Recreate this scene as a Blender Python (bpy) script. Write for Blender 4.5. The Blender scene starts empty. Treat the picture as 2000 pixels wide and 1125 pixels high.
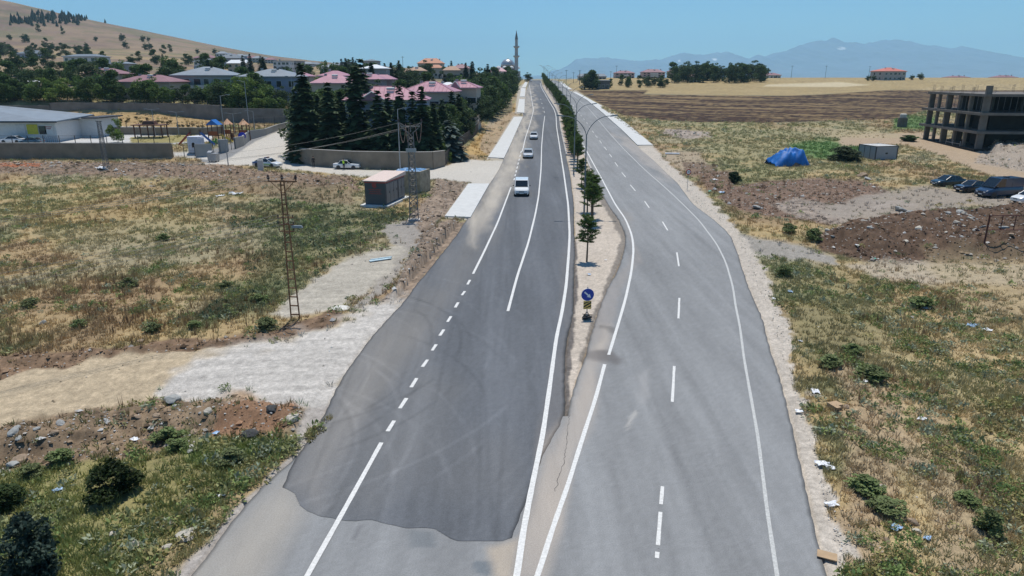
import bpy, math, random
import numpy as np
from mathutils import Vector, Matrix
R=math.radians
scene=bpy.context.scene
col=bpy.data.collections.new('place'); scene.collection.children.link(col)

# ---------------------------------------------------------------- camera, sky, sun, exposure
CAM_H=14.0; PITCH=R(17.0); F=1350.0
cd=bpy.data.cameras.new('camera'); cd.sensor_width=36; cd.lens=F/2000*36; cd.clip_start=0.5; cd.clip_end=60000
cam=bpy.data.objects.new('camera',cd); scene.collection.objects.link(cam)
cam.location=(0,0,CAM_H); cam.rotation_euler=(math.pi/2-PITCH,0,0); scene.camera=cam
SUN_EL,SUN_AZ=73.0,3.0     # azimuth from +Y towards +X
w=bpy.data.worlds.new('World'); scene.world=w; w.use_nodes=True
nt=w.node_tree; bg=nt.nodes['Background']; sky=nt.nodes.new('ShaderNodeTexSky')
sky.sky_type='NISHITA'; sky.sun_disc=False; sky.sun_elevation=R(SUN_EL); sky.sun_rotation=R(SUN_AZ)
sky.altitude=1100; sky.air_density=1.0; sky.dust_density=0.3; sky.ozone_density=3.0
tint=nt.nodes.new('ShaderNodeMix'); tint.data_type='RGBA'; tint.blend_type='MULTIPLY'; tint.inputs[0].default_value=1.0; tint.inputs[7].default_value=(.52,.84,1.0,1)   # clear high-altitude blue
nt.links.new(sky.outputs[0],tint.inputs[6]); nt.links.new(tint.outputs[2],bg.inputs[0]); bg.inputs[1].default_value=0.112
sl=bpy.data.lights.new('sun','SUN'); sl.energy=4.3; sl.angle=R(0.53); sl.color=(1.0,0.955,0.88)
so=bpy.data.objects.new('sun',sl); scene.collection.objects.link(so)
sd=Vector((math.sin(R(SUN_AZ))*math.cos(R(SUN_EL)),math.cos(R(SUN_AZ))*math.cos(R(SUN_EL)),math.sin(R(SUN_EL))))
so.rotation_euler=sd.to_track_quat('Z','Y').to_euler(); so.location=(0,0,80)
vs=scene.view_settings; vs.view_transform='Standard'; vs.look='None'; vs.gamma=1; vs.exposure=0.0; vs.use_curve_mapping=False
cy=scene.cycles; cy.max_bounces=6; cy.diffuse_bounces=2; cy.glossy_bounces=2; cy.transmission_bounces=3; cy.volume_bounces=2; cy.transparent_max_bounces=6
cy.use_denoising=True; cy.caustics_reflective=False; cy.caustics_refractive=False; cy.use_adaptive_sampling=True; cy.adaptive_threshold=0.015

# ---------------------------------------------------------------- camera rays to ground
SP,CP=math.sin(PITCH),math.cos(PITCH)
def slope(py): return (-SP*F+CP*(562.5-py))/(CP*F+SP*(562.5-py))
def Xat(px,py,Y):                     # world X for pixel column at world Y
    k=Y/(CP*F+SP*(562.5-py)); return (px-1000)*k
def Zat(py,Y): return CAM_H+Y*slope(py)
def proj(X,Y,Z):
    d=Y*CP-(Z-CAM_H)*SP; u=Y*SP+(Z-CAM_H)*CP
    d=np.maximum(d,0.5)
    return 1000+F*X/d, 562.5-F*u/d

# ---------------------------------------------------------------- noise
def _h(ix,iy,s):
    n=(ix.astype(np.int64)*374761393+iy.astype(np.int64)*668265263+s*1442695041)&0x7fffffff
    n=((n^(n>>13))*1274126177)&0x7fffffff
    n=((n^(n>>16))*1911520717)&0x7fffffff
    return ((n^(n>>15))&0xffff)/65535.0
def vnoise(x,y,s=0):
    x=np.asarray(x,float); y=np.asarray(y,float)
    ix=np.floor(x); iy=np.floor(y); fx=x-ix; fy=y-iy
    fx=fx*fx*(3-2*fx); fy=fy*fy*(3-2*fy)
    a=_h(ix,iy,s); b=_h(ix+1,iy,s); c=_h(ix,iy+1,s); d=_h(ix+1,iy+1,s)
    return (a+(b-a)*fx)*(1-fy)+(c+(d-c)*fx)*fy
def fbm(x,y,s=0,o=4,g=0.5):
    v=0;a=1;t=0
    for i in range(o):
        v=v+a*vnoise(np.asarray(x)*2**i+17.3*i,np.asarray(y)*2**i-9.1*i,s+i); t+=a; a*=g
    return v/t          # 0..1
def sm(a,b,x): t=np.clip((x-a)/(b-a),0,1); return t*t*(3-2*t)

# ---------------------------------------------------------------- road profile and edges
_py=[0,110,140,165,200,278,350,430,500,540,600,700,1000,1500,3000,13000]
_pz=[0,0,.45,1.2,2.15,4.4,6.7,9.35,11.35,11.5,11.2,10,8,6,0,-20]
_yy=np.linspace(0,13000,26001); _zz=np.interp(_yy,_py,_pz)
_k=np.ones(41)/41; _zz2=np.convolve(np.pad(_zz,20,mode='edge'),_k,'valid')
def P(Y): return np.interp(Y,_yy,_zz2)
def GP(px,py):                        # pixel -> point on the road profile
    Y=12.0
    s=slope(py)
    while Y<560 and CAM_H+Y*s>P(Y): Y*=1.004
    lo,hi=Y/1.004,Y
    for _ in range(20):
        m=(lo+hi)/2
        if CAM_H+m*s>P(m): lo=m
        else: hi=m
    return Xat(px,py,hi),hi
def edge(pts,extend=True):
    q=sorted([GP(*p) for p in pts],key=lambda a:a[1])
    xs=np.array([a[0] for a in q]); ys=np.array([a[1] for a in q])
    if extend:
        s=(xs[-1]-xs[-3])/(ys[-1]-ys[-3]); s=max(-.12,min(.12,s))
        xs=np.append(xs,[xs[-1]+s*400]); ys=np.append(ys,[ys[-1]+400])
        s=(xs[1]-xs[0])/(ys[1]-ys[0]); xs=np.insert(xs,0,xs[0]-s*(ys[0]-4)); ys=np.insert(ys,0,4)
    return xs,ys
def smooth_edge(e,n=7):
    xs,ys=e; Y=np.geomspace(ys[0],ys[-1],500); X=np.interp(Y,ys,xs)
    X=np.convolve(np.pad(X,n//2,mode='edge'),np.ones(n)/n,'valid'); return X,Y
E_NEWL=smooth_edge(edge([(555,950),(570,905),(600,860),(640,800),(655,768),(682,715),(704,683),(742,640),(790,590),(835,530),(878,478),(905,440),(925,412),(940,385),(956,360),(975,330),(984,310),(1004,270),(1021,229),(1025,200),(1027,180),(1031,166),(1033,160)]),5)
E_NEWR=smooth_edge(edge([(960,1400),(985,1150),(1001,1048),(1028,985),(1058,900),(1086,845),(1104,813),(1102,780),(1101,740),(1107,660),(1119,603),(1120.6,548),(1122.4,469),(1120,400),(1113,337),(1102,290),(1094,252),(1091,226),(1085,212),(1077,200),(1067,183.5),(1059,170),(1057,160)]))
E_MEDR=smooth_edge(edge([(1020,1400),(1035,1150),(1050,1048),(1075,960),(1096,880),(1107,815),(1115.5,788),(1125,751),(1136,710),(1150,665),(1162,631),(1175.6,590),(1199,543),(1217,502),(1223,469),(1219.5,451),(1208,425),(1195,410),(1173,374),(1160,337),(1144,303),(1129,272),(1120,246),(1112,226),(1100,205),(1088,186),(1077,172),(1068,160)]))
E_OLDR=smooth_edge(edge([(1660,1300),(1612,1125),(1601,1070),(1578,964),(1550,840),(1518,722),(1487,622),(1460,555),(1442,501),(1427,458),(1400,433),(1352,398),(1324,358),(1280,316),(1245,286),(1212,252),(1175,220),(1145,195),(1118,180),(1103,170),(1092,160)]))
E_OLDL=smooth_edge(edge([(230,1350),(370,1125),(430,1050),(480,985),(530,935),(575,895),(640,850)],False),3)
def ex(e,Y): return np.interp(Y,e[1],e[0])
def roadL(Y): return ex(E_NEWL,Y)
def roadR(Y): return ex(E_OLDR,Y)

# ---------------------------------------------------------------- terrain height
LU=np.array([-400,0,150,300,450,570,700,850,950,1000.])
LY=np.array([0,112,123.6,127,152,184,188,220,270,330,450,600,800,1200,1500,2500,5000,13000.])
LZ=np.array([
 [0]*10,[0]*10,
 [0,0,0,0,.5,.2,0,0,0,0],
 [1.5,1.5,1.5,1.5,1.2,.6,2.3,2.2,.6,0],
 [2.1,2.1,2.1,2.1,2.2,2.2,2.5,2.4,1.2,.8],
 [5,5,5,4.6,3.0,3.0,4,3.6,2.5,1.8],
 [8,8,8,7.6,6.4,5.0,5,4.4,2.8,1.9],
 [8.5,8.5,8.5,8.3,8,7,7,6.2,4.2,2.7],
 [13,13,13,12,11,10,9,8.2,6.2,4.2],
 [19,19,18.6,16,14,12.5,11.5,10.5,8.2,6.0],
 [26,25,25,23,20,18,16,15,12.5,10.0],
 [36,34,34,30,27,22.5,21.5,20,16.5,11.3],
 [64,63,57,48,37,29,26,22,17,10],
 [175,152,111,90,60,43,33,25,17,9],
 [165,145,105,80,52,38,30,22,14,8],
 [70,60,50,40,30,20,16,10,8,5],
 [10]*10,[-20]*10],float)
RY=np.array([0,120,165,200,278,350,420,500,600,800,1500,13000.])
RZ=np.array([0,0,.9,2.0,4.4,6.9,10.3,13.0,13.35,12.6,8,-20.])
def _L1(X,Y):
    u=1000+F*X/(Y*CP+4)
    iu=np.clip(np.searchsorted(LU,u)-1,0,len(LU)-2); iy=np.clip(np.searchsorted(LY,Y)-1,0,len(LY)-2)
    fu=np.clip((u-LU[iu])/(LU[iu+1]-LU[iu]),0,1); fy=np.clip((Y-LY[iy])/(LY[iy+1]-LY[iy]),0,1)
    return (LZ[iy,iu]*(1-fu)+LZ[iy,iu+1]*fu)*(1-fy)+(LZ[iy+1,iu]*(1-fu)+LZ[iy+1,iu+1]*fu)*fy
def Lz(X,Y):
    a=_L1(X,Y); b=0
    for k in (-.07,-.035,0,.035,.07): b=b+_L1(X+k*Y*.5,Y*(1+k))
    b=b/5; w=sm(205,260,Y); return a*(1-w)+b*w
def Rz(X,Y):
    b=0
    for k in (-.08,-.04,0,.04,.08): b=b+np.interp(Y*(1+k),RY,RZ)
    return b/5
def T0(X,Y):
    X=np.asarray(X,float); Y=np.asarray(Y,float)
    xl=roadL(Y); xr=roadR(Y); p=P(Y)
    wl=sm(0,1,(xl-3.5-X)/(5+.02*Y)); wr=sm(0,1,(X-xr-4)/(14+.05*Y))
    z=p+wl*(Lz(X,Y)-p)+wr*(Rz(X,Y)-p)
    # foreground verge falls away a little from the road shoulders
    z=z-.55*sm(1.5,7,X-xr-1.5)*sm(75,45,Y)*1.0
    xo=np.where(Y<26,ex(E_OLDL,Y),xl)
    z=z-.45*sm(1.5,7,xo-X-1.5)*sm(34,26,Y)
    return z
def G0(px,py,Ymin=10.0):
    s=slope(py); Y=Ymin
    f=lambda q: CAM_H+q*s-float(T0(Xat(px,py,q),q))
    while Y<3000 and f(Y)>0: Y*=1.01
    lo,hi=Y/1.01,Y
    for _ in range(18):
        m=(lo+hi)/2
        if f(m)>0: lo=m
        else: hi=m
    return Xat(px,py,hi),hi

# ---------------------------------------------------------------- ground zones (areas of soil, gravel, field)
def seg_dist(px,py,poly):
    n=len(poly); inside=np.zeros(px.shape,bool); d=np.full(px.shape,1e9)
    for i in range(n):
        x1,y1=poly[i]; x2,y2=poly[(i+1)%n]
        c=((y1>py)!=(y2>py)); xx=(x2-x1)*(py-y1)/((y2-y1) if y2!=y1 else 1e-9)+x1
        inside^=c&(px<xx)
        dx,dy=x2-x1,y2-y1; L=dx*dx+dy*dy+1e-9
        t=np.clip(((px-x1)*dx+(py-y1)*dy)/L,0,1)
        d=np.minimum(d,(px-x1-t*dx)**2+(py-y1-t*dy)**2)
    d=np.sqrt(d); return np.where(inside,d,-d)
# each zone: polygon, colour, feather, colour jitter, vegetation 0..1, roughness of relief (m), strength
Z=[]
def zone(poly,c,f=6,j=.25,veg=0,amp=.03,st=1.0,wob=1.0): Z.append((poly,np.array(c,float),f,j,veg,amp,st,wob))
# right side
zone([(1127,176),(1190,176),(1265,176),(1257,183),(1365,185),(1540,186),(1625,183),(1750,174),(1825,175),(2500,176),(2500,150),(1800,148),(1400,148),(1130,150),(1105,160)],(.33,.25,.125),2,.3,0,.12,1,.4)
zone([(1700,180),(1820,176),(2500,178),(2500,163),(1900,165)],(.33,.255,.14),3,.45,0,.2,.8,.6)
zone([(1500,165),(1640,160),(1700,166),(1640,170),(1490,169)],(.55,.47,.32),2,.1,0,.1,.7,.4)
zone([(1127,177),(1190,177),(1265,177),(1257,184),(1365,186),(1540,187),(1625,183.5),(1750,175),(1825,176),(2500,178),(2500,210),(1812,215),(1750,232),(1675,235),(1500,240),(1365,239),(1252,232),(1215,225),(1180,207),(1150,190)],(.046,.024,.014),2,.6,0,.22,1,.5)
zone([(1590,445),(1620,455),(1700,430),(1850,415),(2000,400),(2600,380),(2600,530),(2000,515),(1850,520),(1700,512),(1600,490)],(.10,.064,.042),8,.5,.05,.42,1)
zone([(1400,385),(1430,365),(1500,352),(1600,348),(1690,352),(1740,372),(1700,405),(1620,440),(1520,425),(1440,410)],(.165,.108,.078),8,.4,.06,.2,.95)
zone([(1500,400),(1560,385),(1640,400),(1690,420),(1640,440),(1560,425)],(.27,.225,.185),7,.4,.1,.12,.85)
zone([(1590,415),(1690,380),(1810,362),(1990,387),(2200,400),(2200,415),(1900,402),(1760,425),(1650,430)],(.275,.235,.195),12,.3,.05,.06,.9)
zone([(1700,395),(1760,388),(1790,400),(1700,412)],(.33,.28,.24),6,.2,.02,.04,.6)
zone([(1640,268),(1700,262),(1820,258),(1850,270),(1900,285),(2000,320),(2400,420),(2400,470),(2040,380),(1940,345),(1880,322),(1830,300),(1770,282),(1700,285),(1640,285)],(.37,.28,.19),5,.14,0,.04,1)
zone([(1545,246),(1640,252),(1760,262),(1760,270),(1640,270),(1560,256)],(.36,.29,.18),4,.2,.1,.05,.7)
zone([(1300,293),(1370,297),(1385,330),(1350,345),(1295,305)],(.34,.27,.19),6,.25,.1,.06,.9)
zone([(1300,252),(1385,258),(1390,268),(1340,272),(1295,264)],(.33,.27,.24),4,.4,.1,.3,.8)
zone([(1352,333),(1440,335),(1430,380),(1380,372)],(.155,.10,.07),6,.4,.1,.2,.9)
zone([(1330,315),(1395,322),(1400,340),(1345,345)],(.15,.10,.07),5,.4,.1,.25,.8)
zone([(1424,452),(1470,462),(1560,478),(1640,505),(1640,518),(1560,508),(1500,505),(1440,480)],(.29,.265,.23),9,.25,.03,.05,1)
zone([(1650,520),(1750,508),(2000,520),(2400,540),(2400,580),(2000,560),(1800,555),(1700,540)],(.40,.34,.26),9,.22,.12,.04,.8)
zone([(1960,270),(2000,285),(2300,290),(2300,350),(2000,335),(1900,318),(1920,290)],(.32,.27,.22),5,.35,.1,.4,.9)
zone([(1630,700),(1760,740),(1800,900),(1730,1000),(1700,1125),(1620,1125),(1650,900)],(.34,.255,.165),35,.25,.22,.08,.75)
zone([(1800,760),(1900,900),(2000,1000),(2000,1125),(1850,1125),(1780,900)],(.33,.25,.165),35,.25,.25,.08,.6)
zone([(1800,500),(2500,500),(2500,640),(1900,620)],(.34,.27,.16),25,.25,.2,.05,.6)
# gravel shoulder right, both sides of the verge
zone([(1245,286),(1275,284),(1310,322),(1340,348),(1375,377),(1400,402),(1432,440),(1476,494),(1504,537),(1512,576),(1531,622),(1557,712),(1567,775),(1583,851),(1596,911),(1618,987),(1660,1063),(1685,1125),(1730,1300),(1600,1300),(1500,800),(1400,480),(1300,360)],(.445,.395,.335),6,.2,0,.035,1)
# left side
zone([(-600,262),(-200,258),(0,256),(165,246),(400,250),(418,262),(412,276),(330,283),(0,284),(-600,286)],(.50,.49,.47),1.5,.06,0,.01,1,.15)
zone([(255,268),(380,262),(392,274),(320,281),(255,281)],(.28,.24,.10),2,.3,.15,.03,1,.3)
zone([(-600,232),(0,225),(128,220),(300,217),(400,226),(420,240),(412,250),(165,246),(0,254),(-600,258)],(.36,.25,.12),2,.35,.2,.15,1,.5)
zone([(-200,312),(0,315),(330,318),(420,318),(520,335),(690,345),(700,372),(560,372),(420,358),(250,352),(0,345),(-200,345)],(.21,.15,.105),6,.55,.08,.42,1)
zone([(0,322),(80,325),(82,336),(0,334)],(.30,.11,.05),3,.4,0,.25,.9)
zone([(430,350),(560,362),(690,372),(690,400),(560,392),(440,372)],(.22,.16,.10),9,.4,.3,.12,.7)
zone([(395,322),(440,296),(480,283),(530,262),(575,236),(585,262),(570,285),(568,312),(610,322),(690,331),(800,334),(876,323),(900,310),(950,314),(985,312),(1010,330),(985,366),(956,362),(915,357),(860,350),(800,355),(700,345),(600,334),(550,330),(500,324),(440,322)],(.50,.465,.41),3,.10,0,.03,1,.4)
zone([(380,300),(430,288),(480,268),(570,236),(572,243),(500,275),(455,305),(420,318),(395,316)],(.235,.235,.235),3,.1,0,.02,1,.3)
zone([(330,298),(410,292),(410,312),(340,305)],(.50,.48,.44),2,.1,0,.02,1,.3)
zone([(855,350),(915,357),(869,426),(850,450),(905,430),(922,430),(880,480),(838,530),(792,588),(745,590),(770,545),(800,500),(790,470),(760,440),(800,425),(840,380)],(.235,.18,.135),6,.5,.06,.38,1)
zone([(740,440),(800,430),(830,455),(800,500),(765,545),(730,590),(690,610),(740,540),(770,480)],(.30,.275,.245),6,.25,.03,.06,.9)
zone([(520,615),(600,558),(690,500),(775,478),(790,492),(755,535),(700,585),(665,606),(560,622)],(.385,.35,.29),12,.18,0,.02,1)
zone([(905,300),(930,268),(1000,218),(1022,160),(1015,222),(1000,232),(955,306)],(.40,.27,.115),3,.3,.35,.12,1,.6)
zone([(955,235),(1000,218),(1018,222),(1005,235),(985,270),(955,306),(935,290)],(.32,.25,.18),3,.35,.1,.1,.7,.6)
zone([(868,424),(921,428),(1000,310),(1004,226),(1040,226),(1035,300),(930,430)],(.42,.37,.31),2,.12,0,.02,1,.3)
zone([(-600,720),(0,690),(150,685),(300,668),(420,660),(560,640),(650,605),(665,625),(600,650),(500,672),(300,695),(150,712),(0,740),(-600,800)],(.175,.115,.072),5,.4,.06,.16,1)
zone([(-600,880),(0,828),(150,798),(330,773),(480,763),(560,788),(606,812),(590,845),(540,856),(480,838),(400,856),(300,878),(150,898),(0,915),(-600,1000)],(.195,.14,.09),7,.5,.08,.34,1)
zone([(470,790),(560,775),(600,800),(560,850),(470,850),(420,870)],(.24,.13,.075),14,.35,.05,.15,.7)
zone([(-600,800),(0,738),(150,708),(300,692),(420,682),(520,668),(420,705),(320,757),(332,772),(250,788),(150,800),(0,832),(-600,900)],(.42,.335,.225),6,.12,0,.03,1)
zone([(330,765),(400,770),(480,760),(560,780),(500,790),(400,790),(300,790)],(.36,.25,.16),8,.15,0,.04,.8)
zone([(318,757),(400,697),(500,672),(590,655),(700,612),(760,585),(815,585),(780,640),(740,665),(705,710),(675,745),(650,800),(606,812),(560,792),(480,768),(420,777),(330,772)],(.45,.42,.38),34,.16,0,.015,1,1.8)
zone([(606,806),(660,770),(640,820),(600,870),(570,920),(550,965),(480,1010),(420,1080),(380,1200),(300,1400),(220,1350),(330,1125),(400,1050),(470,975),(530,920),(565,875),(590,850)],(.33,.30,.27),9,.22,.02,.04,1)
zone([(560,860),(530,900),(460,985),(390,1060),(350,1125),(280,1200),(200,1200),(330,1080),(440,960),(520,880)],(.32,.24,.14),14,.25,.3,.05,.65)
zone([(380,830),(480,850),(580,850),(560,880),(450,900),(380,900)],(.10,.16,.045),18,.3,.8,.05,.5)
for _q in ([(865,428),(921,428),(958,358),(913,358)],[(949,312),(986,312),(1023,227),(1002,227)],[(1005,223),(1026,223),(1028,160),(1012,170)],[(1244,288),(1279,286),(1126,177),(1110,177)]): zone(_q,(.40,.36,.30),2,.1,0,.01,1,.1)
# median
MED=[(1107,820),(1101,775),(1107,660),(1119,603),(1121,548),(1123,469),(1120,400),(1113,337),(1102,290),(1094,252),(1085,212),(1060,168),(1068,160),(1088,186),(1112,226),(1144,303),(1173,374),(1208,425),(1222,452),(1223,480),(1199,543),(1162,631),(1136,710),(1115,788)]
zone(MED,(.46,.395,.325),3,.2,0,.05,1,.2)
zone([(1100,830),(1098,740),(1104,660),(1116,603),(1118,548),(1120,469),(1125,469),(1128,548),(1127,603),(1118,660),(1112,740),(1112,830)],(.10,.09,.085),2.5,.3,0,.05,.9,.25)
zone([(1142,272),(1176,372),(1212,425),(1226,452),(1226,480),(1202,543),(1165,631),(1140,710),(1130,705),(1150,640),(1186,550),(1205,500),(1212,470),(1200,440),(1160,372)],(.13,.115,.10),3,.3,0,.05,.75,.35)
zone([(1098,235),(1120,240),(1134,300),(1120,310),(1108,300)],(.26,.15,.09),3,.3,.1,.08,.6,.3)

def ground(X,Y,z=None):
    """colour, vegetation and relief amplitude for world points"""
    X=np.asarray(X,float).ravel(); Y=np.asarray(Y,float).ravel()
    if z is None: z=T0(X,Y)
    n1=fbm(X/9,Y/9,3,4); n2=fbm(X/2.3,Y/2.3,11,3); n3=fbm(X/28,Y/28,23,3)
    wx=X+(fbm(X/1.6,Y/1.6,31,3)-.5)*1.5; wy=Y+(fbm(X/1.6,Y/1.6,41,3)-.5)*2.2
    px,py=proj(X,Y,z); qx,qy=proj(wx,wy,z)
    ppm=F/np.maximum(Y,10)
    tan=np.array([.385,.285,.145]); olive=np.array([.225,.21,.105]); brown=np.array([.255,.175,.105]); grey=np.array([.235,.23,.16])
    left=px<1000
    mix=lambda a,b,t: a*(1-t[:,None])+b*t[:,None]
    c=mix(tan,olive,sm(.40,.62,n2*.55+n3*.45)); c=mix(c,brown,.75*sm(.5,.72,n1)); c=mix(c,grey,.6*sm(.5,.68,1-n1*.6-n3*.4+.02))
    veg=.75*sm(.25,.6,n2)+.25
    # greener / browner regions
    def reg(poly,cc,f,st):
        nonlocal c
        m=sm(-f,f,seg_dist(px,py,poly)+ (n2-.5)*f*1.6)*st; c=mix(c,np.array(cc),m)
    reg([(-500,850),(0,880),(300,860),(600,850),(480,960),(330,1125),(200,1300),(-600,1300)],(.16,.185,.06),40,.55)
    reg([(480,400),(640,370),(760,440),(700,470),(560,560),(480,640),(420,600),(520,500)],(.10,.125,.055),30,.6)
    reg([(1500,490),(1640,520),(1800,620),(1900,800),(1700,760),(1560,720),(1520,600)],(.16,.17,.08),30,.55)
    reg([(1700,620),(2100,640),(2100,1200),(1700,1200)],(.43,.34,.19),60,.55)
    reg([(1280,240),(1500,245),(1680,240),(1700,330),(1500,340),(1380,300)],(.25,.235,.12),14,.6)
    reg([(1540,280),(1620,272),(1690,290),(1660,315),(1560,305)],(.09,.17,.05),6,.9)
    reg([(1745,225),(1830,228),(1830,256),(1745,252)],(.09,.16,.05),4,.9)
    reg([(0,390),(150,370),(400,400),(420,460),(100,470)],(.35,.27,.11),35,.4)
    far=left&(Y>186)
    hill=sm(190,260,Y)*left
    hc=mix(np.array([.235,.17,.115]),np.array([.185,.13,.10]),sm(.35,.65,fbm(X/60,Y/60,5,4)))
    hc=mix(hc,np.array([.38,.28,.14]),.7*sm(230,420,Y)*sm(800,500,Y)*sm(.35,.6,fbm(X/50,Y/22,8,3)))
    hc=mix(hc,np.array([.12,.125,.06]),.5*sm(.52,.62,fbm(X/30,Y/30,9,4)))
    hc=hc*(1+.45*(fbm(X/14,Y/30,12,4,.7)-.5)+.25*(fbm(X/90,Y/60,14,3)-.5))[:,None]
    c=mix(c,hc,hill); veg=veg*(1-hill)
    vg=veg; amp=np.where(Y<190,.09,.5)
    for poly,cc,f,j,ve,am,st,wob in Z:
        xs=[p[0] for p in poly]; ys=[p[1] for p in poly]; mg=f*3+40
        s=(px>min(xs)-mg)&(px<max(xs)+mg)&(py>min(ys)-mg)&(py<max(ys)+mg)
        if not s.any(): continue
        ax=px[s]+(qx[s]-px[s])*wob; ay=py[s]+(qy[s]-py[s])*wob
        d=seg_dist(ax,ay,poly); m=sm(-f*.5,f*.5,d)*st
        jj=1+j*2.2*(fbm(X[s]/.38,Y[s]/.38,77,5,.9)-.5)+j*.8*(n1[s]-.5)
        if j>=.4: jj=jj*(1+.75*(vnoise(X[s]/.35,Y[s]/.35,5)-.5))
        zc=cc[None,:]*jj[:,None]
        c[s]=c[s]*(1-m[:,None])+zc*m[:,None]; vg[s]=vg[s]*(1-m)+ve*m; amp[s]=amp[s]*(1-m)+am*m
    # furrow streaks and straw on the ploughed field
    pl=seg_dist(px,py,Z[3][0])>0
    if pl.any():
        st=fbm((X[pl]-Y[pl]*.3)/30,(Y[pl]+X[pl]*.42)/3.4,63,4,.65); fl=fbm(X[pl]/2.2,Y[pl]/1.1,66,3)
        c[pl]*=(.55+.9*_h(np.floor(X[pl]/.8),np.floor(Y[pl]/1.5),17))[:,None]; t=np.clip(sm(.52,.62,st)*.75+.5*sm(.56,.72,fl),0,.9)
        c[pl]=c[pl]*(1-t[:,None])+np.array([.25,.175,.085])*t[:,None]
    # wheel tracks along the dirt road on the left
    dr=(px<760)&(py>560)&(py<900)&(amp<.05)
    if dr.any():
        t=.16*(fbm(X[dr]/7+Y[dr]*.02,(Y[dr]-X[dr]*.10)/.28,91,3)-.5)*2
        c[dr]*=(1+t)[:,None]
    gv=(px>300)&(px<830)&(py>480)&(py<800)&(amp<.045)
    if gv.any():
        t=.20*(fbm(X[gv]/5,(Y[gv]-X[gv]*.15)/.35,95,4)-.5)*2; c[gv]*=(1+t)[:,None]
    c*=(1+.35*(vnoise(X/.22,Y/.22,55)-.5)*sm(90,30,Y))[:,None]
    # trodden soil and stones vary in tone at clod scale
    xl=roadL(Y); xr=roadR(Y)
    cor=((X>np.where(Y<27,ex(E_OLDL,Y),xl)-.5)&(X<xr+.5))
    amp=np.where(cor,.02,amp)
    return c,vg,amp,(px,py)
MOUNDS=[([(860,432),(905,432),(880,478),(835,530),(795,585),(760,585),(790,520),(820,470)],14,.65),([(-300,318),(330,322),(440,326),(560,345),(690,355),(690,380),(560,378),(420,365),(0,350),(-300,350)],12,.7),([(1600,460),(1700,432),(1850,418),(2000,405),(2500,400),(2500,500),(2000,500),(1850,505),(1700,498)],16,1.1),([(1930,275),(2000,282),(2300,290),(2300,335),(1990,325),(1935,312)],10,1.6),([(-400,880),(0,848),(150,820),(330,792),(470,782),(560,800),(590,830),(480,830),(330,840),(150,872),(0,895),(-400,960)],18,.5),([(-400,730),(0,700),(150,693),(300,678),(420,668),(560,648),(560,655),(420,676),(150,703),(0,718)],8,.3),([(1130,150),(1420,380),(1460,372),(1500,352)],3,.0),([(1300,256),(1385,260),(1380,270),(1310,268)],5,.5),([(1355,338),(1440,340),(1425,375),(1385,370)],8,.4)]
def relief(X,Y,amp):
    X=np.asarray(X,float); Y=np.asarray(Y,float); mz=np.zeros(X.shape); s=Y<240
    if s.any():
        px,py=proj(X[s],Y[s],T0(X[s],Y[s])); q=mz[s]
        for poly,f,h in MOUNDS:
            b=(px>min(p[0] for p in poly)-40)&(px<max(p[0] for p in poly)+40)&(py>min(p[1] for p in poly)-40)&(py<max(p[1] for p in poly)+40)
            if h and b.any(): q[b]=np.maximum(q[b],h*sm(-f*.3,f,seg_dist(px[b],py[b],poly))*(.45+1.1*fbm(X[s][b]/3.2,Y[s][b]/3.2,171,4,.6)))
        mz[s]=q
    return mz+_relief(X,Y,amp)
def _relief(X,Y,amp):
    b=fbm(X/1.1,Y/1.1,101,5,.6)-.5
    big=fbm(X/5,Y/5,131,3)-.5
    far=sm(190,260,Y)
    return amp*(2.0*b+1.0*big)*(1-far)+far*amp*2*(fbm(X/35,Y/35,151,4)-.5)*np.where(amp<.05,.1,1)
def T(x,y):
    X=np.array([x],float); Y=np.array([y],float); z=T0(X,Y)
    c,v,a,_=ground(X,Y,z); under=((X>np.where(Y<27,ex(E_OLDL,Y),roadL(Y))-.2)&(X<roadR(Y)+.2))
    return float(z[0]+relief(X,Y,a)[0])
def G(px,py,Ymin=10.0):
    x,y=G0(px,py,Ymin); return Vector((x,y,T(x,y)))

# ---------------------------------------------------------------- materials
MATS={}
def mat(name,c,rough=.7,metal=0.0,vary=.12,scale=3.0,bump=0.0,spec=.5,coat=0.0,emit=None,alpha=None):
    if name in MATS: return MATS[name]
    m=bpy.data.materials.new(name); m.use_nodes=True; n=m.node_tree; b=n.nodes['Principled BSDF']
    b.inputs['Roughness'].default_value=rough; b.inputs['Metallic'].default_value=metal
    b.inputs['Specular IOR Level'].default_value=spec; b.inputs['Coat Weight'].default_value=coat
    tc=n.nodes.new('ShaderNodeTexCoord'); nz=n.nodes.new('ShaderNodeTexNoise'); nz.inputs['Scale'].default_value=scale; nz.inputs['Detail'].default_value=6
    n.links.new(tc.outputs['Object'],nz.inputs['Vector'])
    mr=n.nodes.new('ShaderNodeMapRange'); mr.inputs[1].default_value=.3; mr.inputs[2].default_value=.7
    mr.inputs[3].default_value=1-vary; mr.inputs[4].default_value=1+vary; n.links.new(nz.outputs[0],mr.inputs[0])
    mx=n.nodes.new('ShaderNodeVectorMath'); mx.operation='SCALE'; mx.inputs[0].default_value=c[:3]
    n.links.new(mr.outputs[0],mx.inputs['Scale']); n.links.new(mx.outputs[0],b.inputs['Base Color'])
    if bump:
        bp=n.nodes.new('ShaderNodeBump'); bp.inputs['Strength'].default_value=bump; bp.inputs['Distance'].default_value=.05
        n.links.new(nz.outputs[0],bp.inputs['Height']); n.links.new(bp.outputs[0],b.inputs['Normal'])
    MATS[name]=m; return m
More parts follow.
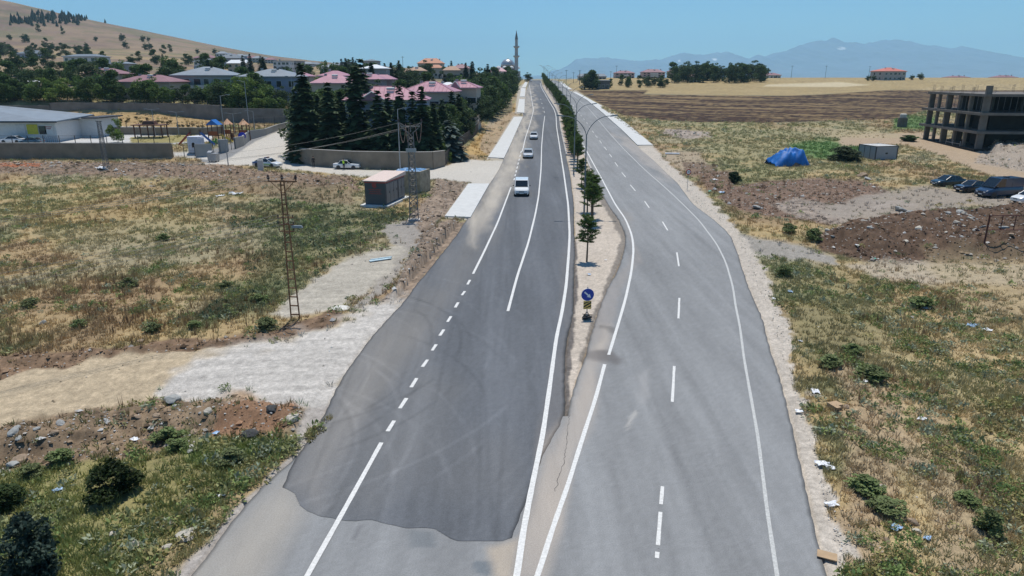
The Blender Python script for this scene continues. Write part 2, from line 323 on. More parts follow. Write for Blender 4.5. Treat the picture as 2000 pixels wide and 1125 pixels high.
def attr_mat(name,rough=.95,spec=.2,fine=None,bump=0.0,trans=0.0,grain=None):
    m=bpy.data.materials.new(name); m.use_nodes=True; n=m.node_tree; b=n.nodes['Principled BSDF']
    b.inputs['Roughness'].default_value=rough; b.inputs['Specular IOR Level'].default_value=spec
    at=n.nodes.new('ShaderNodeAttribute'); at.attribute_name='tone'
    out=at.outputs['Color']
    if fine:
        tc=n.nodes.new('ShaderNodeTexCoord'); mp=n.nodes.new('ShaderNodeMapping'); mp.inputs['Scale'].default_value=fine[2]
        nz=n.nodes.new('ShaderNodeTexNoise'); nz.inputs['Scale'].default_value=fine[0]; nz.inputs['Detail'].default_value=5; nz.inputs['Roughness'].default_value=.7
        n.links.new(tc.outputs['Object'],mp.inputs[0]); n.links.new(mp.outputs[0],nz.inputs['Vector'])
        mr=n.nodes.new('ShaderNodeMapRange'); mr.inputs[1].default_value=.3; mr.inputs[2].default_value=.7; mr.inputs[3].default_value=1-fine[1]; mr.inputs[4].default_value=1+fine[1]
        n.links.new(nz.outputs[0],mr.inputs[0])
        v=n.nodes.new('ShaderNodeVectorMath'); v.operation='SCALE'; n.links.new(out,v.inputs[0]); n.links.new(mr.outputs[0],v.inputs['Scale']); out=v.outputs[0]
        if grain:
            g=n.nodes.new('ShaderNodeTexNoise'); g.inputs['Scale'].default_value=grain[0]; g.inputs['Detail'].default_value=3; n.links.new(tc.outputs['Object'],g.inputs['Vector'])
            gr=n.nodes.new('ShaderNodeMapRange'); gr.inputs[1].default_value=.3; gr.inputs[2].default_value=.7; gr.inputs[3].default_value=1-grain[1]; gr.inputs[4].default_value=1+grain[1]; n.links.new(g.outputs[0],gr.inputs[0])
            g2=n.nodes.new('ShaderNodeVectorMath'); g2.operation='SCALE'; n.links.new(out,g2.inputs[0]); n.links.new(gr.outputs[0],g2.inputs['Scale']); out=g2.outputs[0]
        if bump:
            bp=n.nodes.new('ShaderNodeBump'); bp.inputs['Strength'].default_value=bump; bp.inputs['Distance'].default_value=.06
            n.links.new(nz.outputs[0],bp.inputs['Height']); n.links.new(bp.outputs[0],b.inputs['Normal'])
    n.links.new(out,b.inputs['Base Color'])
    if trans:
        tr=n.nodes.new('ShaderNodeBsdfTranslucent'); n.links.new(out,tr.inputs[0]); ms=n.nodes.new('ShaderNodeMixShader'); ms.inputs[0].default_value=trans
        o=n.nodes['Material Output']; n.links.new(b.outputs[0],ms.inputs[1]); n.links.new(tr.outputs[0],ms.inputs[2]); n.links.new(ms.outputs[0],o.inputs[0])
    return m
M_GROUND=attr_mat('soil',fine=(5.5,.24,(1,1,1)),bump=.45,grain=(20,.18))
M_ROAD=attr_mat('asphalt',rough=.88,spec=.25,fine=(2.0,.07,(1,.12,1)),bump=.04,grain=(22,.13))
M_LEAF=attr_mat('leaf',rough=.75,spec=.25,trans=.25)
M_HILL=attr_mat('mountain rock',fine=(.004,.2,(1,1,1)))

# ---------------------------------------------------------------- mesh helpers
def np_mesh(name,V,Fq,tone=None,m=None,smooth=False):
    """V (n,3), Fq (f,k) faces, tone (n,3)"""
    me=bpy.data.meshes.new(name); V=np.ascontiguousarray(V,np.float32); Fq=np.ascontiguousarray(Fq,np.int32); f,k=Fq.shape
    me.vertices.add(len(V)); me.vertices.foreach_set('co',V.ravel())
    me.loops.add(f*k); me.loops.foreach_set('vertex_index',Fq.ravel())
    me.polygons.add(f); me.polygons.foreach_set('loop_start',np.arange(0,f*k,k,dtype=np.int32)); me.polygons.foreach_set('loop_total',np.full(f,k,np.int32))
    if smooth: me.polygons.foreach_set('use_smooth',np.ones(f,bool))
    if tone is not None:
        a=me.attributes.new('tone','FLOAT_COLOR','POINT'); c=np.ones((len(V),4),np.float32); c[:,:3]=np.clip(tone,0,1); a.data.foreach_set('color',c.ravel())
    me.update(calc_edges=True)
    if m: me.materials.append(m)
    return me
def link(name,data,parent=None,**props):
    o=bpy.data.objects.new(name,data); col.objects.link(o)
    if parent is not None: o.parent=parent
    for k,v in props.items(): o[k]=v
    return o
def grid_faces(nr,nc):
    i=np.arange((nr-1)*nc).reshape(nr-1,nc)[:,:-1].ravel()
    return np.stack([i,i+1,i+nc+1,i+nc],1)

# ---------------------------------------------------------------- the ground sheet
def build_ground():
    ys=[7.0]
    while ys[-1]<16000: ys.append(ys[-1]*(1.0068 if ys[-1]<400 else 1.02))
    ys=np.array(ys); nc=860; t=np.linspace(-1,1,nc); t=np.sign(t)*np.abs(t)**1.12
    hw=.92*ys+24
    Y=np.repeat(ys[:,None],nc,1); X=t[None,:]*hw[:,None]
    X=X.ravel(); Y=Y.ravel(); z=T0(X,Y); c,v,a,_=ground(X,Y,z); z=z+relief(X,Y,a)
    # under the carriageways the sheet lies lower
    ol=np.where(Y<26.5,ex(E_OLDL,Y),roadL(Y))
    med=(X>ex(E_NEWR,Y)+.05)&(X<ex(E_MEDR,Y)-.05)&(Y>27.5)
    und=(X>ol-.1)&(X<roadR(Y)+.1)&~med
    z=np.where(und,P(Y)-.14,z); z=np.where(med,z-.03,z)
    d=np.minimum(np.abs(X-roadR(Y)),np.abs(X-ol)); nr=(~und)&(d<.8)&(Y<400); z=np.where(nr&~med,np.minimum(z,P(Y)-.05),z)
    me=np_mesh('ground',np.stack([X,Y,z],1),grid_faces(len(ys),nc),c,M_GROUND,True)
    link('ground',me,kind='structure')
build_ground()

# ---------------------------------------------------------------- carriageways
def inpoly(X,Y,poly):
    return seg_dist(np.asarray(X,float),np.asarray(Y,float),poly)
def asphalt_tone(X,Y,base,new):
    px,py=proj(X,Y,P(Y))
    n=fbm(X/1.3,Y/9,201,4); n2=fbm(X/.5,Y/30,211,3); n3=fbm(X/6,Y/14,221,3)
    n4=fbm(X/.22,Y/11,261,3); k=1+.26*(n-.5)+.22*(n2-.5)+.24*(n3-.5)+.16*(n4-.5)+.16*(vnoise(X/.12,Y/.12,9)-.5)
    c=np.array(base)[None,:]*k[:,None]
    qx=px+(n-.5)*40; qy=py+(fbm(X/2,Y/2,231,3)-.5)*25*np.clip(40/Y,.1,1)
    def dust(poly,cc,f,st):
        nonlocal c
        m=sm(-f,f,seg_dist(qx,qy,poly))*st*(.6+.8*fbm(X/.8,Y/5,241,4)); m=np.clip(m,0,1)[:,None]; c=c*(1-m)+np.array(cc)*m
    if new:
        dust([(600,1000),(700,860),(760,760),(830,700),(900,760),(820,900),(740,1000)],(.19,.185,.175),40,.35)
        dust([(560,950),(600,860),(655,765),(740,640),(830,640),(740,760),(690,850),(620,990)],(.235,.222,.205),45,.75)
        dust([(640,640),(760,600),(850,560),(1000,300),(1020,240),(1040,215),(1040,250),(1000,350),(960,460),(880,590),(760,760),(660,830)],(.20,.19,.175),30,.45)
        dust([(920,430),(956,350),(985,300),(1020,220),(1026,170),(1038,170),(1042,215),(1020,300),(995,366),(960,430),(925,480)],(.40,.36,.305),15,.9)
        dust([(1015,1100),(1050,860),(1095,650),(1106,500),(1110,420),(1125,420),(1125,620),(1110,800),(1010,1060)],(.17,.158,.15),10,.4)
        dust([(1000,1060),(1040,960),(1075,850),(1100,810),(1110,820),(1070,960),(1010,1100)],(.36,.31,.26),14,.85)
        dust([(700,830),(1000,850),(1020,990),(780,960)],(.155,.155,.155),40,.35)
        c*=(1+.05*np.sin((X+.02*Y)*1.9+2))[:,None]
        ra=np.random.default_rng(12)
        for i in range(26):   # curved tyre tracks of vehicles turning in from the side road
            cx0,cy0,rr=(-16+ra.uniform(-3,3),20+ra.uniform(-3,16),ra.uniform(9,17)); d=np.abs(np.hypot(X-cx0,Y-cy0)-rr); m=sm(.16,.04,d)*sm(.2,.7,fbm(X/1.5,Y/1.5,600+i,2))*ra.uniform(.05,.16)*(1 if i%3 else -1); c*=(1+m)[:,None]
        for i in range(14):
            x0=ra.uniform(-9,2); sl_=ra.uniform(-.06,.03); d=np.abs(X-x0-sl_*(Y-20)-.25*np.sin(Y/9+i)); c*=(1-sm(.14,.03,d)*sm(.4,.7,fbm(X*0+i,Y/6,640+i,2))*.10)[:,None]
    else:
        ra=np.random.default_rng(15)
        for i in range(16):
            x0=ra.uniform(0,11); sl_=ra.uniform(-.02,.05); d=np.abs(X-x0-sl_*(Y-20)-.2*np.sin(Y/8+i)); c*=(1+sm(.16,.03,d)*sm(.4,.7,fbm(X*0+i,Y/7,660+i,2))*(.09 if i%2 else -.09))[:,None]
        dust([(330,1130),(480,985),(560,930),(590,1000),(520,1130),(400,1300)],(.37,.335,.285),35,.65)
        dust([(985,1130),(1010,1040),(1108,800),(1165,640),(1190,640),(1140,850),(1060,1130)],(.40,.35,.30),16,.75)
        dust([(950,1062),(1000,1045),(985,1125),(960,1160)],(.43,.36,.28),9,.8)
        dust([(1190,260),(1275,288),(1340,345),(1300,350),(1240,300)],(.37,.33,.29),10,.6)
        dust([(1100,700),(1110,650),(1190,560),(1230,500),(1235,440),(1210,410),(1240,420),(1245,500),(1190,640)],(.30,.27,.245),9,.5)
        dust([(1222,830),(1246,800),(1250,812),(1225,838)],(.42,.40,.37),3,.7)
        dust([(1240,735),(1262,720),(1262,770),(1252,790)],(.36,.35,.34),6,.35)
        dust([(1125,688),(1190,690),(1215,712),(1200,716),(1160,706),(1125,708)],(.11,.10,.095),6,.65)
        dust([(1160,640),(1205,650),(1200,655),(1160,646)],(.13,.12,.11),2.5,.6)
        dust([(800,1030),(840,1036),(842,1068),(800,1070)],(.13,.145,.155),5,.7)
        dust([(925,1092),(952,1092),(950,1122),(922,1120)],(.13,.15,.165),3,.85)
        dust([(700,1018),(712,1020),(690,1048),(680,1050)],(.15,.15,.155),3,.6)
    return c
def road_sheet(name,eL,eR,y0,y1,lift,base,new,nc,mask=None,skirt=.35):
    ys=[y0]
    while ys[-1]<y1: ys.append(ys[-1]+max(.09,ys[-1]*.006))
    ys=np.array(ys)
    if ys[-1]>y1: ys[-1]=y1
    l=ex(eL,ys); r=ex(eR,ys)
    jl=(fbm(ys/.5,ys*0,303,3)-.5)*.10+(vnoise(ys/4.2,ys*0,304)-.5)*.16; jr=(fbm(ys/.5,ys*0,305,3)-.5)*.10+(vnoise(ys/5,ys*0,306)-.5)*.12
    fade=sm(130,60,ys); l=l+jl*fade; r=r+jr*fade
    t=np.linspace(0,1,nc); X=(l[:,None]*(1-t)+r[:,None]*t); Y=np.repeat(ys[:,None],nc,1)
    X=X.ravel(); Y=Y.ravel(); z=P(Y)+lift
    tone=asphalt_tone(X,Y,base,new)
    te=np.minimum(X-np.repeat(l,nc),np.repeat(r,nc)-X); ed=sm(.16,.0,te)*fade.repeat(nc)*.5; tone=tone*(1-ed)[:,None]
    Fq=grid_faces(len(ys),nc)
    if mask is not None:
        yb=mask(X); nxt=np.append(Y[nc:],Y[-nc:]+1); below=Y<yb; sn=below&(nxt>=yb); Y=np.where(sn,yb,Y); below=below&~sn
        Fq=Fq[~below[Fq].any(1)]; z=P(Y)+lift
    V=np.stack([X,Y,z],1); n=len(V); nr=len(ys)
    # raw side faces of the asphalt
    side=[]; V2=V.copy(); 
    for cidx in (0,nc-1):
        idx=np.arange(nr)*nc+cidx; low=V[idx].copy(); low[:,2]-=skirt; low[:,0]+=(-.12 if cidx==0 else .12)
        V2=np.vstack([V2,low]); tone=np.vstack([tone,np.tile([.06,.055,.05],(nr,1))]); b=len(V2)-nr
        if mask is not None: ok=~below[idx]
        else: ok=np.ones(nr,bool)
        for i in range(nr-1):
            if ok[i] and ok[i+1]: side.append([idx[i],idx[i+1],b+i+1,b+i] if cidx==0 else [idx[i+1],idx[i],b+i,b+i+1])
    used=np.vstack([Fq,np.array(side,dtype=Fq.dtype)]) if side else Fq
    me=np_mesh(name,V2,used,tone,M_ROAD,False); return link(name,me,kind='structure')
# worn grey asphalt of the far carriageway, which also carries the whole near end
def olden(X,Y): return ~((X>ex(E_NEWR,Y)+.02)&(X<ex(E_MEDR,Y))&(Y>27.9))
Yt=GP(1106,813)[1]
E_OLDALL=(np.where(E_MEDR[1]<Yt,np.nan,E_MEDR[0]),E_MEDR[1])
_ys=np.geomspace(8,950,900)
_l=np.where(_ys<Yt,np.where(_ys<24.5,ex(E_OLDL,_ys),np.maximum(ex(E_OLDL,24.5)+(_ys-24.5)*.9,roadL(_ys)+.8)),ex(E_MEDR,_ys))
_a=_ys<Yt; _na=(np.append(_l[_a],_l[_a][-1]),np.append(_ys[_a],Yt+.4))
road_sheet('road',_na,E_OLDR,8.5,Yt,0.0,(.235,.238,.238),False,130)
road_sheet('road',E_MEDR,E_OLDR,Yt,930,0.0,(.235,.238,.238),False,80)
# newer dark asphalt with its ragged seam
PATCH=[(551,950),(560,955),(575,964),(585,987),(598,999),(632,1009.5),(660,1013),(714,1016),(760,1024),(799,1030),(850,1035),(884,1052),(918,1064),(952,1069),(969,1059),(1002,1048)]
_pp=sorted([GP(*p) for p in PATCH]); _px=np.array([a[0] for a in _pp]); _pyy=np.array([a[1] for a in _pp])
def newmask(X): return np.interp(X,_px,_pyy)+(fbm(X/.9,X*0,401,4)-.5)*.30
road_sheet('road',E_NEWL,E_NEWR,18.5,930,0.012,(.118,.125,.136),True,150,newmask)

# ---------------------------------------------------------------- painted markings
M_PAINT=mat('road paint',(.64,.63,.60),.6,vary=.16,scale=11)
M_PAINT2=mat('worn road paint',(.46,.46,.44),.7,vary=.2,scale=11)
def stripe(V,Fc,pts,w,lift):
    q=np.array([GP(*p) for p in pts]); q=q[np.argsort(q[:,1])]
    Y=[q[0,1]]
    while Y[-1]<q[-1,1]: Y.append(min(q[-1,1],Y[-1]+max(.25,Y[-1]*.012)))
    Y=np.array(Y); X=np.interp(Y,q[:,1],q[:,0])
    if len(Y)>8: X=np.convolve(np.pad(X,3,mode='edge'),np.ones(7)/7,'valid')
    if len(Y)>8: X[:3]=np.interp(Y[:3],q[:,1],q[:,0]); X[-3:]=np.interp(Y[-3:],q[:,1],q[:,0])
    tx=np.gradient(X,Y) if len(Y)>1 else Y*0; nx=1/np.sqrt(1+tx*tx); ny=-tx*nx
    b=len(V); wv=w*(1+.14*(vnoise(Y/.6,Y*0,7)-.5))/2
    for i in range(len(Y)):
        for s in (-1,1):
            yy=Y[i]+s*ny[i]*wv[i]; V.append((X[i]+s*nx[i]*wv[i],yy,float(P(yy))+lift))
    for i in range(len(Y)-1): Fc.append((b+2*i,b+2*i+1,b+2*i+3,b+2*i+2))
def marking(name,lists,w,lift,m):
    V=[];Fc=[]
    for p in lists: stripe(V,Fc,p,w,lift)
    me=bpy.data.meshes.new(name); me.from_pydata(V,[],Fc); me.materials.append(m); link(name,me,kind='structure')
W1=.17
marking('road_marking',[[(570,1180),(600,1125),(672,997),(745,865)],[(924,535),(945,493),(972,435),(998,366)],[(1020,296),(1026,270),(1034,246),(1041,220),(1042,214),(1038,192),(1036,180),(1034,166)]],W1,.017,M_PAINT)
marking('road_marking',[[(757,843),(770,822)],[(781,798),(794,778)],[(803,757),(814,739)],[(825,717),(835,703)],[(844,685),(852,673)],[(859,656),(867,644)],[(874,629),(881,618)],[(889,601),(895,591)],[(902,577),(908,569)],[(913,556),(918,547)]]+[[(1003.8+i*1.9,352-i*7.6),(1005+i*1.9,348-i*7.6)] for i in range(8)],W1,.017,M_PAINT)
marking('road_marking',[[(992,608),(1010,540),(1032,474),(1045.5,419),(1052,383),(1056.7,330),(1057.8,285.5),(1061,248),(1064,226.5)]]+[[(1063.2,220),(1062.9,217.5)],[(1061,212),(1060.5,210)],[(1058.4,203),(1058,201)],[(1056.5,195),(1056,193)]],W1,.017,M_PAINT)
marking('road_marking',[[(985,1240),(1010,1125),(1020,1050),(1037,960),(1060,850),(1073,760),(1086.6,660),(1098,608),(1106,557),(1111,492.5),(1112.7,458),(1109.7,400),(1101,337),(1093,285.5),(1087,248),(1086,226),(1082,213),(1073.6,199.7),(1063.6,182),(1056.8,170),(1055,162)]],.2,.017,M_PAINT)
marking('road_marking',[[(1005,1240),(1050,1125),(1080,1030),(1110,945),(1130,880),(1147,827),(1162,782.5),(1181,711.5)],[(1189,693),(1200,656.6),(1208,631),(1222,582.7),(1233.4,529.5),(1237.6,488),(1234.6,460),(1222,428),(1202,400),(1171,341),(1149,301),(1133,270),(1122,239.5),(1114.7,219.6),(1105,203),(1092,184),(1080,170)]],.17,.006,M_PAINT)
marking('road_marking',[[(1535,1240),(1518,1125),(1499,1002),(1480,851),(1453,700),(1445,637),(1436,594.6),(1431.7,561),(1418,513),(1400,476.7),(1365,430),(1330,395),(1290,358),(1266,337.5),(1220,292.5),(1190,260),(1165,230),(1150,212),(1130,195),(1112,180)]],.125,.006,M_PAINT2)
dd=[[(1283,1090),(1284,1078)],[(1285,1065),(1290,1000)],[(1291,985),(1294,950)],[(1313,785),(1317,715)],[(1325,622),(1327,582)],[(1326,520),(1322,493)],[(1304,450),(1294,433)],[(1268,406),(1259,393)],[(1241,373),(1231,361)],[(1222,346),(1214.5,337)],[(1206.7,325),(1201,317)],[(1195,307),(1190.3,300.7)],[(1185,293),(1180,287)],[(1175,280),(1171,274.4)],[(1166.7,269),(1162.7,264.4)],[(1159.6,259),(1156.7,255.6)],[(1153.5,249.5),(1151.3,247)],[(1147.5,241.5),(1145.5,239)],[(1141.5,234),(1139.5,231.6)],[(1136,227),(1134,224.6)],[(1131,220.4),(1129,218)],[(1126,214),(1124,211.6)],[(1121,207.6),(1119,205)]]
marking('road_marking',dd,.125,.006,M_PAINT)

# ---------------------------------------------------------------- footpaths and kerbs
M_CONC=mat('pale paving',(.56,.56,.54),.9,vary=.07,scale=1.2,bump=.1)
M_KERB=mat('kerb concrete',(.42,.40,.38),.9,vary=.12,scale=2)
def slab_path(name,quad,h=.13,m=None,sub=40):
    """quad: near-left, near-right, far-right, far-left pixels on the road surface"""
    a,b,c,d=[np.array(GP(*p)) for p in quad]
    V=[];Fc=[]; n=sub
    for i in range(n+1):
        t=i/n; l=a*(1-t)+d*t; r=b*(1-t)+c*t
        for p,z in ((l,-.3),(l,h),(r,h),(r,-.3)): V.append((p[0],p[1],float(P(p[1]))+z))
    for i in range(n):
        for k in range(3): Fc.append((i*4+k,i*4+k+1,i*4+k+5,i*4+k+4))
    Fc+= [(3,2,1,0),(n*4,n*4+1,n*4+2,n*4+3)]
    me=bpy.data.meshes.new(name); me.from_pydata(V,[],Fc); me.materials.append(m or M_CONC); return link(name,me,kind='structure')
slab_path('sidewalk',[(869,424),(919,426),(956,360),(915,360)])
slab_path('sidewalk',[(953,308),(984,310),(1021,229),(1004,229)])
slab_path('sidewalk',[(1009,220),(1024,221),(1025,194),(1014,194)])
slab_path('sidewalk',[(1015,189),(1025,189),(1026.5,173),(1018,172)])
slab_path('sidewalk',[(1019,171),(1027,171),(1031,161),(1026,160)])
def curve_path(name,Lp,Rp,h=.13,m=None):
    A=np.array([GP(*p) for p in Lp]); B=np.array([GP(*p) for p in Rp]); y0=max(A[:,1].min(),B[:,1].min()); y1=min(A[:,1].max(),B[:,1].max())
    A=A[np.argsort(A[:,1])];B=B[np.argsort(B[:,1])]
    Y=np.geomspace(y0,y1,160); xa=np.interp(Y,A[:,1],A[:,0]); xb=np.interp(Y,B[:,1],B[:,0]); V=[];Fc=[]
    for i in range(160):
        z=float(P(Y[i]))
        for x,dz in ((xa[i],-.3),(xa[i],h),(xb[i],h),(xb[i],-.3)): V.append((x,Y[i],z+dz))
    for i in range(159):
        for k in range(3): Fc.append((i*4+k,i*4+k+1,i*4+k+5,i*4+k+4))
    Fc+=[(3,2,1,0),(636,637,638,639)]
    me=bpy.data.meshes.new(name); me.from_pydata(V,[],Fc); me.materials.append(m or M_CONC); return link(name,me,kind='structure')
curve_path('sidewalk',[(1247,286),(1212,252),(1176,220),(1146,195.5),(1119,180.5)],[(1275,284),(1225,242.5),(1181,210),(1141,188),(1124,180)])
curve_path('sidewalk',[(1112,176),(1100,168),(1093,160)],[(1118,175),(1106,167),(1099,160)])
def offset_kerb(name,e,side,y0,y1,w=.28,h=.14,m=None):
    Y=np.geomspace(y0,y1,160); x=ex(e,Y); V=[];Fc=[]
    for i in range(160):
        z=float(P(Y[i])); a=x[i]+side*.03; b=x[i]+side*(w+.03)
        for xx,dz in ((min(a,b),-.2),(min(a,b),h),(max(a,b),h),(max(a,b),-.2)): V.append((xx,Y[i],z+dz))
    for i in range(159):
        for k in range(3): Fc.append((i*4+k,i*4+k+1,i*4+k+5,i*4+k+4))
    Fc+=[(3,2,1,0),(636,637,638,639)]
    me=bpy.data.meshes.new(name); me.from_pydata(V,[],Fc); me.materials.append(m or M_KERB); return link(name,me,kind='structure')
offset_kerb('kerb',E_NEWR,1,128,520)
offset_kerb('kerb',E_MEDR,-1,110,520)

# ---------------------------------------------------------------- distant mountains
RIDGE=[(700,150),(1000,150),(1060,147),(1090,135),(1112,120),(1132,112),(1147,111),(1180,110),(1195,116),(1235,121),(1255,119.5),(1277,116),(1300,110),(1327,105),(1352,105),(1385,102.5),(1400,102),(1415,100),(1430,106),(1452,112.5),(1472,107.5),(1502,106),(1532,100),(1555,89),(1580,82),(1600,78),(1620,77),(1635,84),(1642,81),(1660,81),(1680,86),(1707,82),(1737,80.5),(1757,79),(1777,84),(1807,84),(1825,89),(1832,96),(1842,95),(1870,94),(1890,101),(1905,111),(1937,119),(1967,124),(1997,114),(2080,95),(2250,100),(2500,120)]
def build_mountains():
    D=13000.; A=np.array(RIDGE); xs=(A[:,0]-1000)/F*(D*CP); hs=np.array([float(Zat(y,D)) for y in A[:,1]])
    nx,ny=520,60; X=np.linspace(xs[0],xs[-1],nx); Yr=np.append(np.linspace(7500,13000,40),np.linspace(13150,16500,20))
    XX,YY=np.meshgrid(X,Yr); H=np.interp(XX,xs,hs)+30+np.where(XX>xs[2],(fbm(XX/260,YY*0,521,4,.6)-.5)*150,0)
    t=(YY-7500)/(D-7500); prof=np.where(YY<=D,np.clip(t,0,1)**1.5,np.clip(1-(YY-D)/3400,0,1))
    rid=1-np.abs(fbm(XX/600,YY/1300,501,5,.6)-.5)*2
    z=H*prof*(1-.33*(1-rid)*np.sin(np.pi*np.clip(t,0,1)))-30
    z[0]=-60; z[-1]=-60
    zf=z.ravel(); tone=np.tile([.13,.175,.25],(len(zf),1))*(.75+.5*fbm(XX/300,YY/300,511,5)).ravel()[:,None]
    px,py=proj(XX.ravel(),YY.ravel(),zf)
    snow=np.zeros(len(zf))
    for sx,sy,r in ((1642,94,5),(1327,118,2.5),(1395,116,3),(1805,103,4)): snow=np.maximum(snow,((px-sx)**2+((py-sy)*2)**2<r*r*2)*1.0)
    s=(snow*(vnoise(XX/60,YY/60,9).ravel()>.4))[:,None]; tone=tone*(1-s)+np.array([.8,.8,.82])*s
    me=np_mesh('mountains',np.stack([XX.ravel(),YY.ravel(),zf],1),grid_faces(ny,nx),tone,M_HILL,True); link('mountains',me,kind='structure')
build_mountains()

# ---------------------------------------------------------------- the air
def build_haze():
    x0,x1,y0,y1,z0,z1=-17500,21000,-300,17000,-75,820
    V=[(x,y,z) for z in (z0,z1) for y in (y0,y1) for x in (x0,x1)]
    Fc=[(0,2,3,1),(4,5,7,6),(0,1,5,4),(2,6,7,3),(0,4,6,2),(1,3,7,5)]
    me=bpy.data.meshes.new('haze'); me.from_pydata(V,[],Fc)
    m=bpy.data.materials.new('air'); m.use_nodes=True; n=m.node_tree; n.nodes.remove(n.nodes['Principled BSDF'])
    v=n.nodes.new('ShaderNodeVolumePrincipled'); v.inputs['Color'].default_value=(.46,.78,1.0,1); v.inputs['Density'].default_value=0.92e-4; v.inputs['Anisotropy'].default_value=0.0
    n.links.new(v.outputs[0],n.nodes['Material Output'].inputs['Volume']); me.materials.append(m)
    link('haze',me,kind='stuff')
HAZE=True
if HAZE: build_haze()

# ================================================================ things: helpers
class MB:
    def __init__(s): s.v=[]; s.f=[]
    def add(s,V,Fc):
        b=len(s.v); s.v+= [tuple(p) for p in V]; s.f+=[tuple(b+i for i in f) for f in Fc]; return s
    def box(s,x0,x1,y0,y1,z0,z1,tx=0,ty=0):
        """box, optionally tapered inwards at the top by tx,ty"""
        V=[(x0,y0,z0),(x1,y0,z0),(x1,y1,z0),(x0,y1,z0),(x0+tx,y0+ty,z1),(x1-tx,y0+ty,z1),(x1-tx,y1-ty,z1),(x0+tx,y1-ty,z1)]
        return s.add(V,[(3,2,1,0),(4,5,6,7),(0,1,5,4),(1,2,6,5),(2,3,7,6),(3,0,4,7)])
    def tube(s,a,b,r,r2=None,n=8,cap=True):
        a=Vector(a);b=Vector(b); r2=r if r2 is None else r2; d=(b-a)
        if d.length<1e-6: return s
        q=d.to_track_quat('Z','Y'); V=[]
        for p,rr in ((a,r),(b,r2)):
            for i in range(n): t=2*math.pi*i/n; V.append(p+q@Vector((math.cos(t)*rr,math.sin(t)*rr,0)))
        Fc=[(i,(i+1)%n,n+(i+1)%n,n+i) for i in range(n)]
        if cap: Fc+=[tuple(reversed(range(n))),tuple(range(n,2*n))]
        return s.add(V,Fc)
    def path(s,pts,r,n=6):
        for a,b in zip(pts,pts[1:]): s.tube(a,b,r,n=n)
        return s
    def lathe(s,prof,n=20,c=(0,0,0),ax='Z'):
        V=[]
        for r,z in prof:
            for i in range(n):
                t=2*math.pi*i/n; p=(r*math.cos(t),r*math.sin(t),z)
                if ax=='X': p=(p[2],p[0],p[1])
                if ax=='Y': p=(p[0],p[2],p[1])
                V.append((p[0]+c[0],p[1]+c[1],p[2]+c[2]))
        m=len(prof); Fc=[]
        for j in range(m-1):
            for i in range(n): q=(j*n+i,j*n+(i+1)%n,(j+1)*n+(i+1)%n,(j+1)*n+i); Fc.append(q if ax!='Y' else q[::-1])
        Fc+=[tuple(reversed(range(n))),tuple(range((m-1)*n,m*n))]
        return s.add(V,Fc)
    def prism(s,poly,z0,z1):
        n=len(poly); V=[(x,y,z0) for x,y in poly]+[(x,y,z1) for x,y in poly]
        return s.add(V,[tuple(reversed(range(n))),tuple(range(n,2*n))]+[(i,(i+1)%n,n+(i+1)%n,n+i) for i in range(n)])
    def prismx(s,poly,x0,x1):
        """profile poly in (y,z), extruded along x"""
        n=len(poly); V=[(x0,y,z) for y,z in poly]+[(x1,y,z) for y,z in poly]
        return s.add(V,[tuple(range(n)),tuple(reversed(range(n,2*n)))]+[(i,n+i,n+(i+1)%n,(i+1)%n) for i in range(n)])
    def prismy(s,poly,y0,y1):
        """profile poly in (x,z), extruded along y"""
        n=len(poly); V=[(x,y0,z) for x,z in poly]+[(x,y1,z) for x,z in poly]
        return s.add(V,[tuple(range(n)),tuple(reversed(range(n,2*n)))]+[(i,n+i,n+(i+1)%n,(i+1)%n) for i in range(n)])
    def mesh(s,name,m=None,smooth=False,bevel=0):
        me=bpy.data.meshes.new(name); me.from_pydata(s.v,[],s.f)
        if m: me.materials.append(m)
        if smooth:
            for p in me.polygons: p.use_smooth=True
        return me
def thing(name,label,cat,loc=(0,0,0),rz=0,group=None):
    if len(label.split())>16: print('LONG',label)
    o=bpy.data.objects.new(name,None); col.objects.link(o); o.location=loc; o.rotation_euler=(0,0,rz); o['label']=label; o['category']=cat
    if group: o['group']=group
    return o
def part(name,mb,m,parent,label=None,smooth=False,bevel=0):
    o=bpy.data.objects.new(name,mb.mesh(name,m,smooth) if isinstance(mb,MB) else mb); col.objects.link(o); o.parent=parent
    if bevel:
        b=o.modifiers.new('bevel','BEVEL'); b.width=bevel; b.segments=2; b.limit_method='ANGLE'
    if label: o['label']=label
    return o
def solo(name,mb,m,label,cat,loc=(0,0,0),rz=0,group=None,smooth=False,bevel=0):
    o=part(name,mb,m,None,None,smooth,bevel); o.location=loc; o.rotation_euler=(0,0,rz); o['label']=label; o['category']=cat
    if group: o['group']=group
    return o
KIDS={}
def dup(root,loc,rz=0,sc=1.0,label=None,group=None):
    r=root.copy(); col.objects.link(r); r.location=loc; r.rotation_euler=(0,0,rz); r.scale=(sc,sc,sc) if isinstance(sc,(int,float)) else sc
    if label: r['label']=label
    if group: r['group']=group
    if root.name not in KIDS: KIDS[root.name]=[(c,list(c.children)) for c in root.children]
    for ch,gs in KIDS[root.name]:
        c=ch.copy(); col.objects.link(c); c.parent=r
        for g in gs:
            d=g.copy(); col.objects.link(d); d.parent=c
    return r
class Proto:
    """first placement moves the original, later ones copy it"""
    def __init__(s,root): s.root=root; s.used=False; KIDS[root.name]=[(c,list(c.children)) for c in root.children]
    def put(s,loc,rz=0,sc=1.0,label=None,group=None):
        if not s.used:
            s.used=True; r=s.root; r.location=loc; r.rotation_euler=(0,0,rz); r.scale=(sc,sc,sc) if isinstance(sc,(int,float)) else sc
            if label: r['label']=label
            if group: r['group']=group
            return r
        return dup(s.root,loc,rz,sc,label,group)
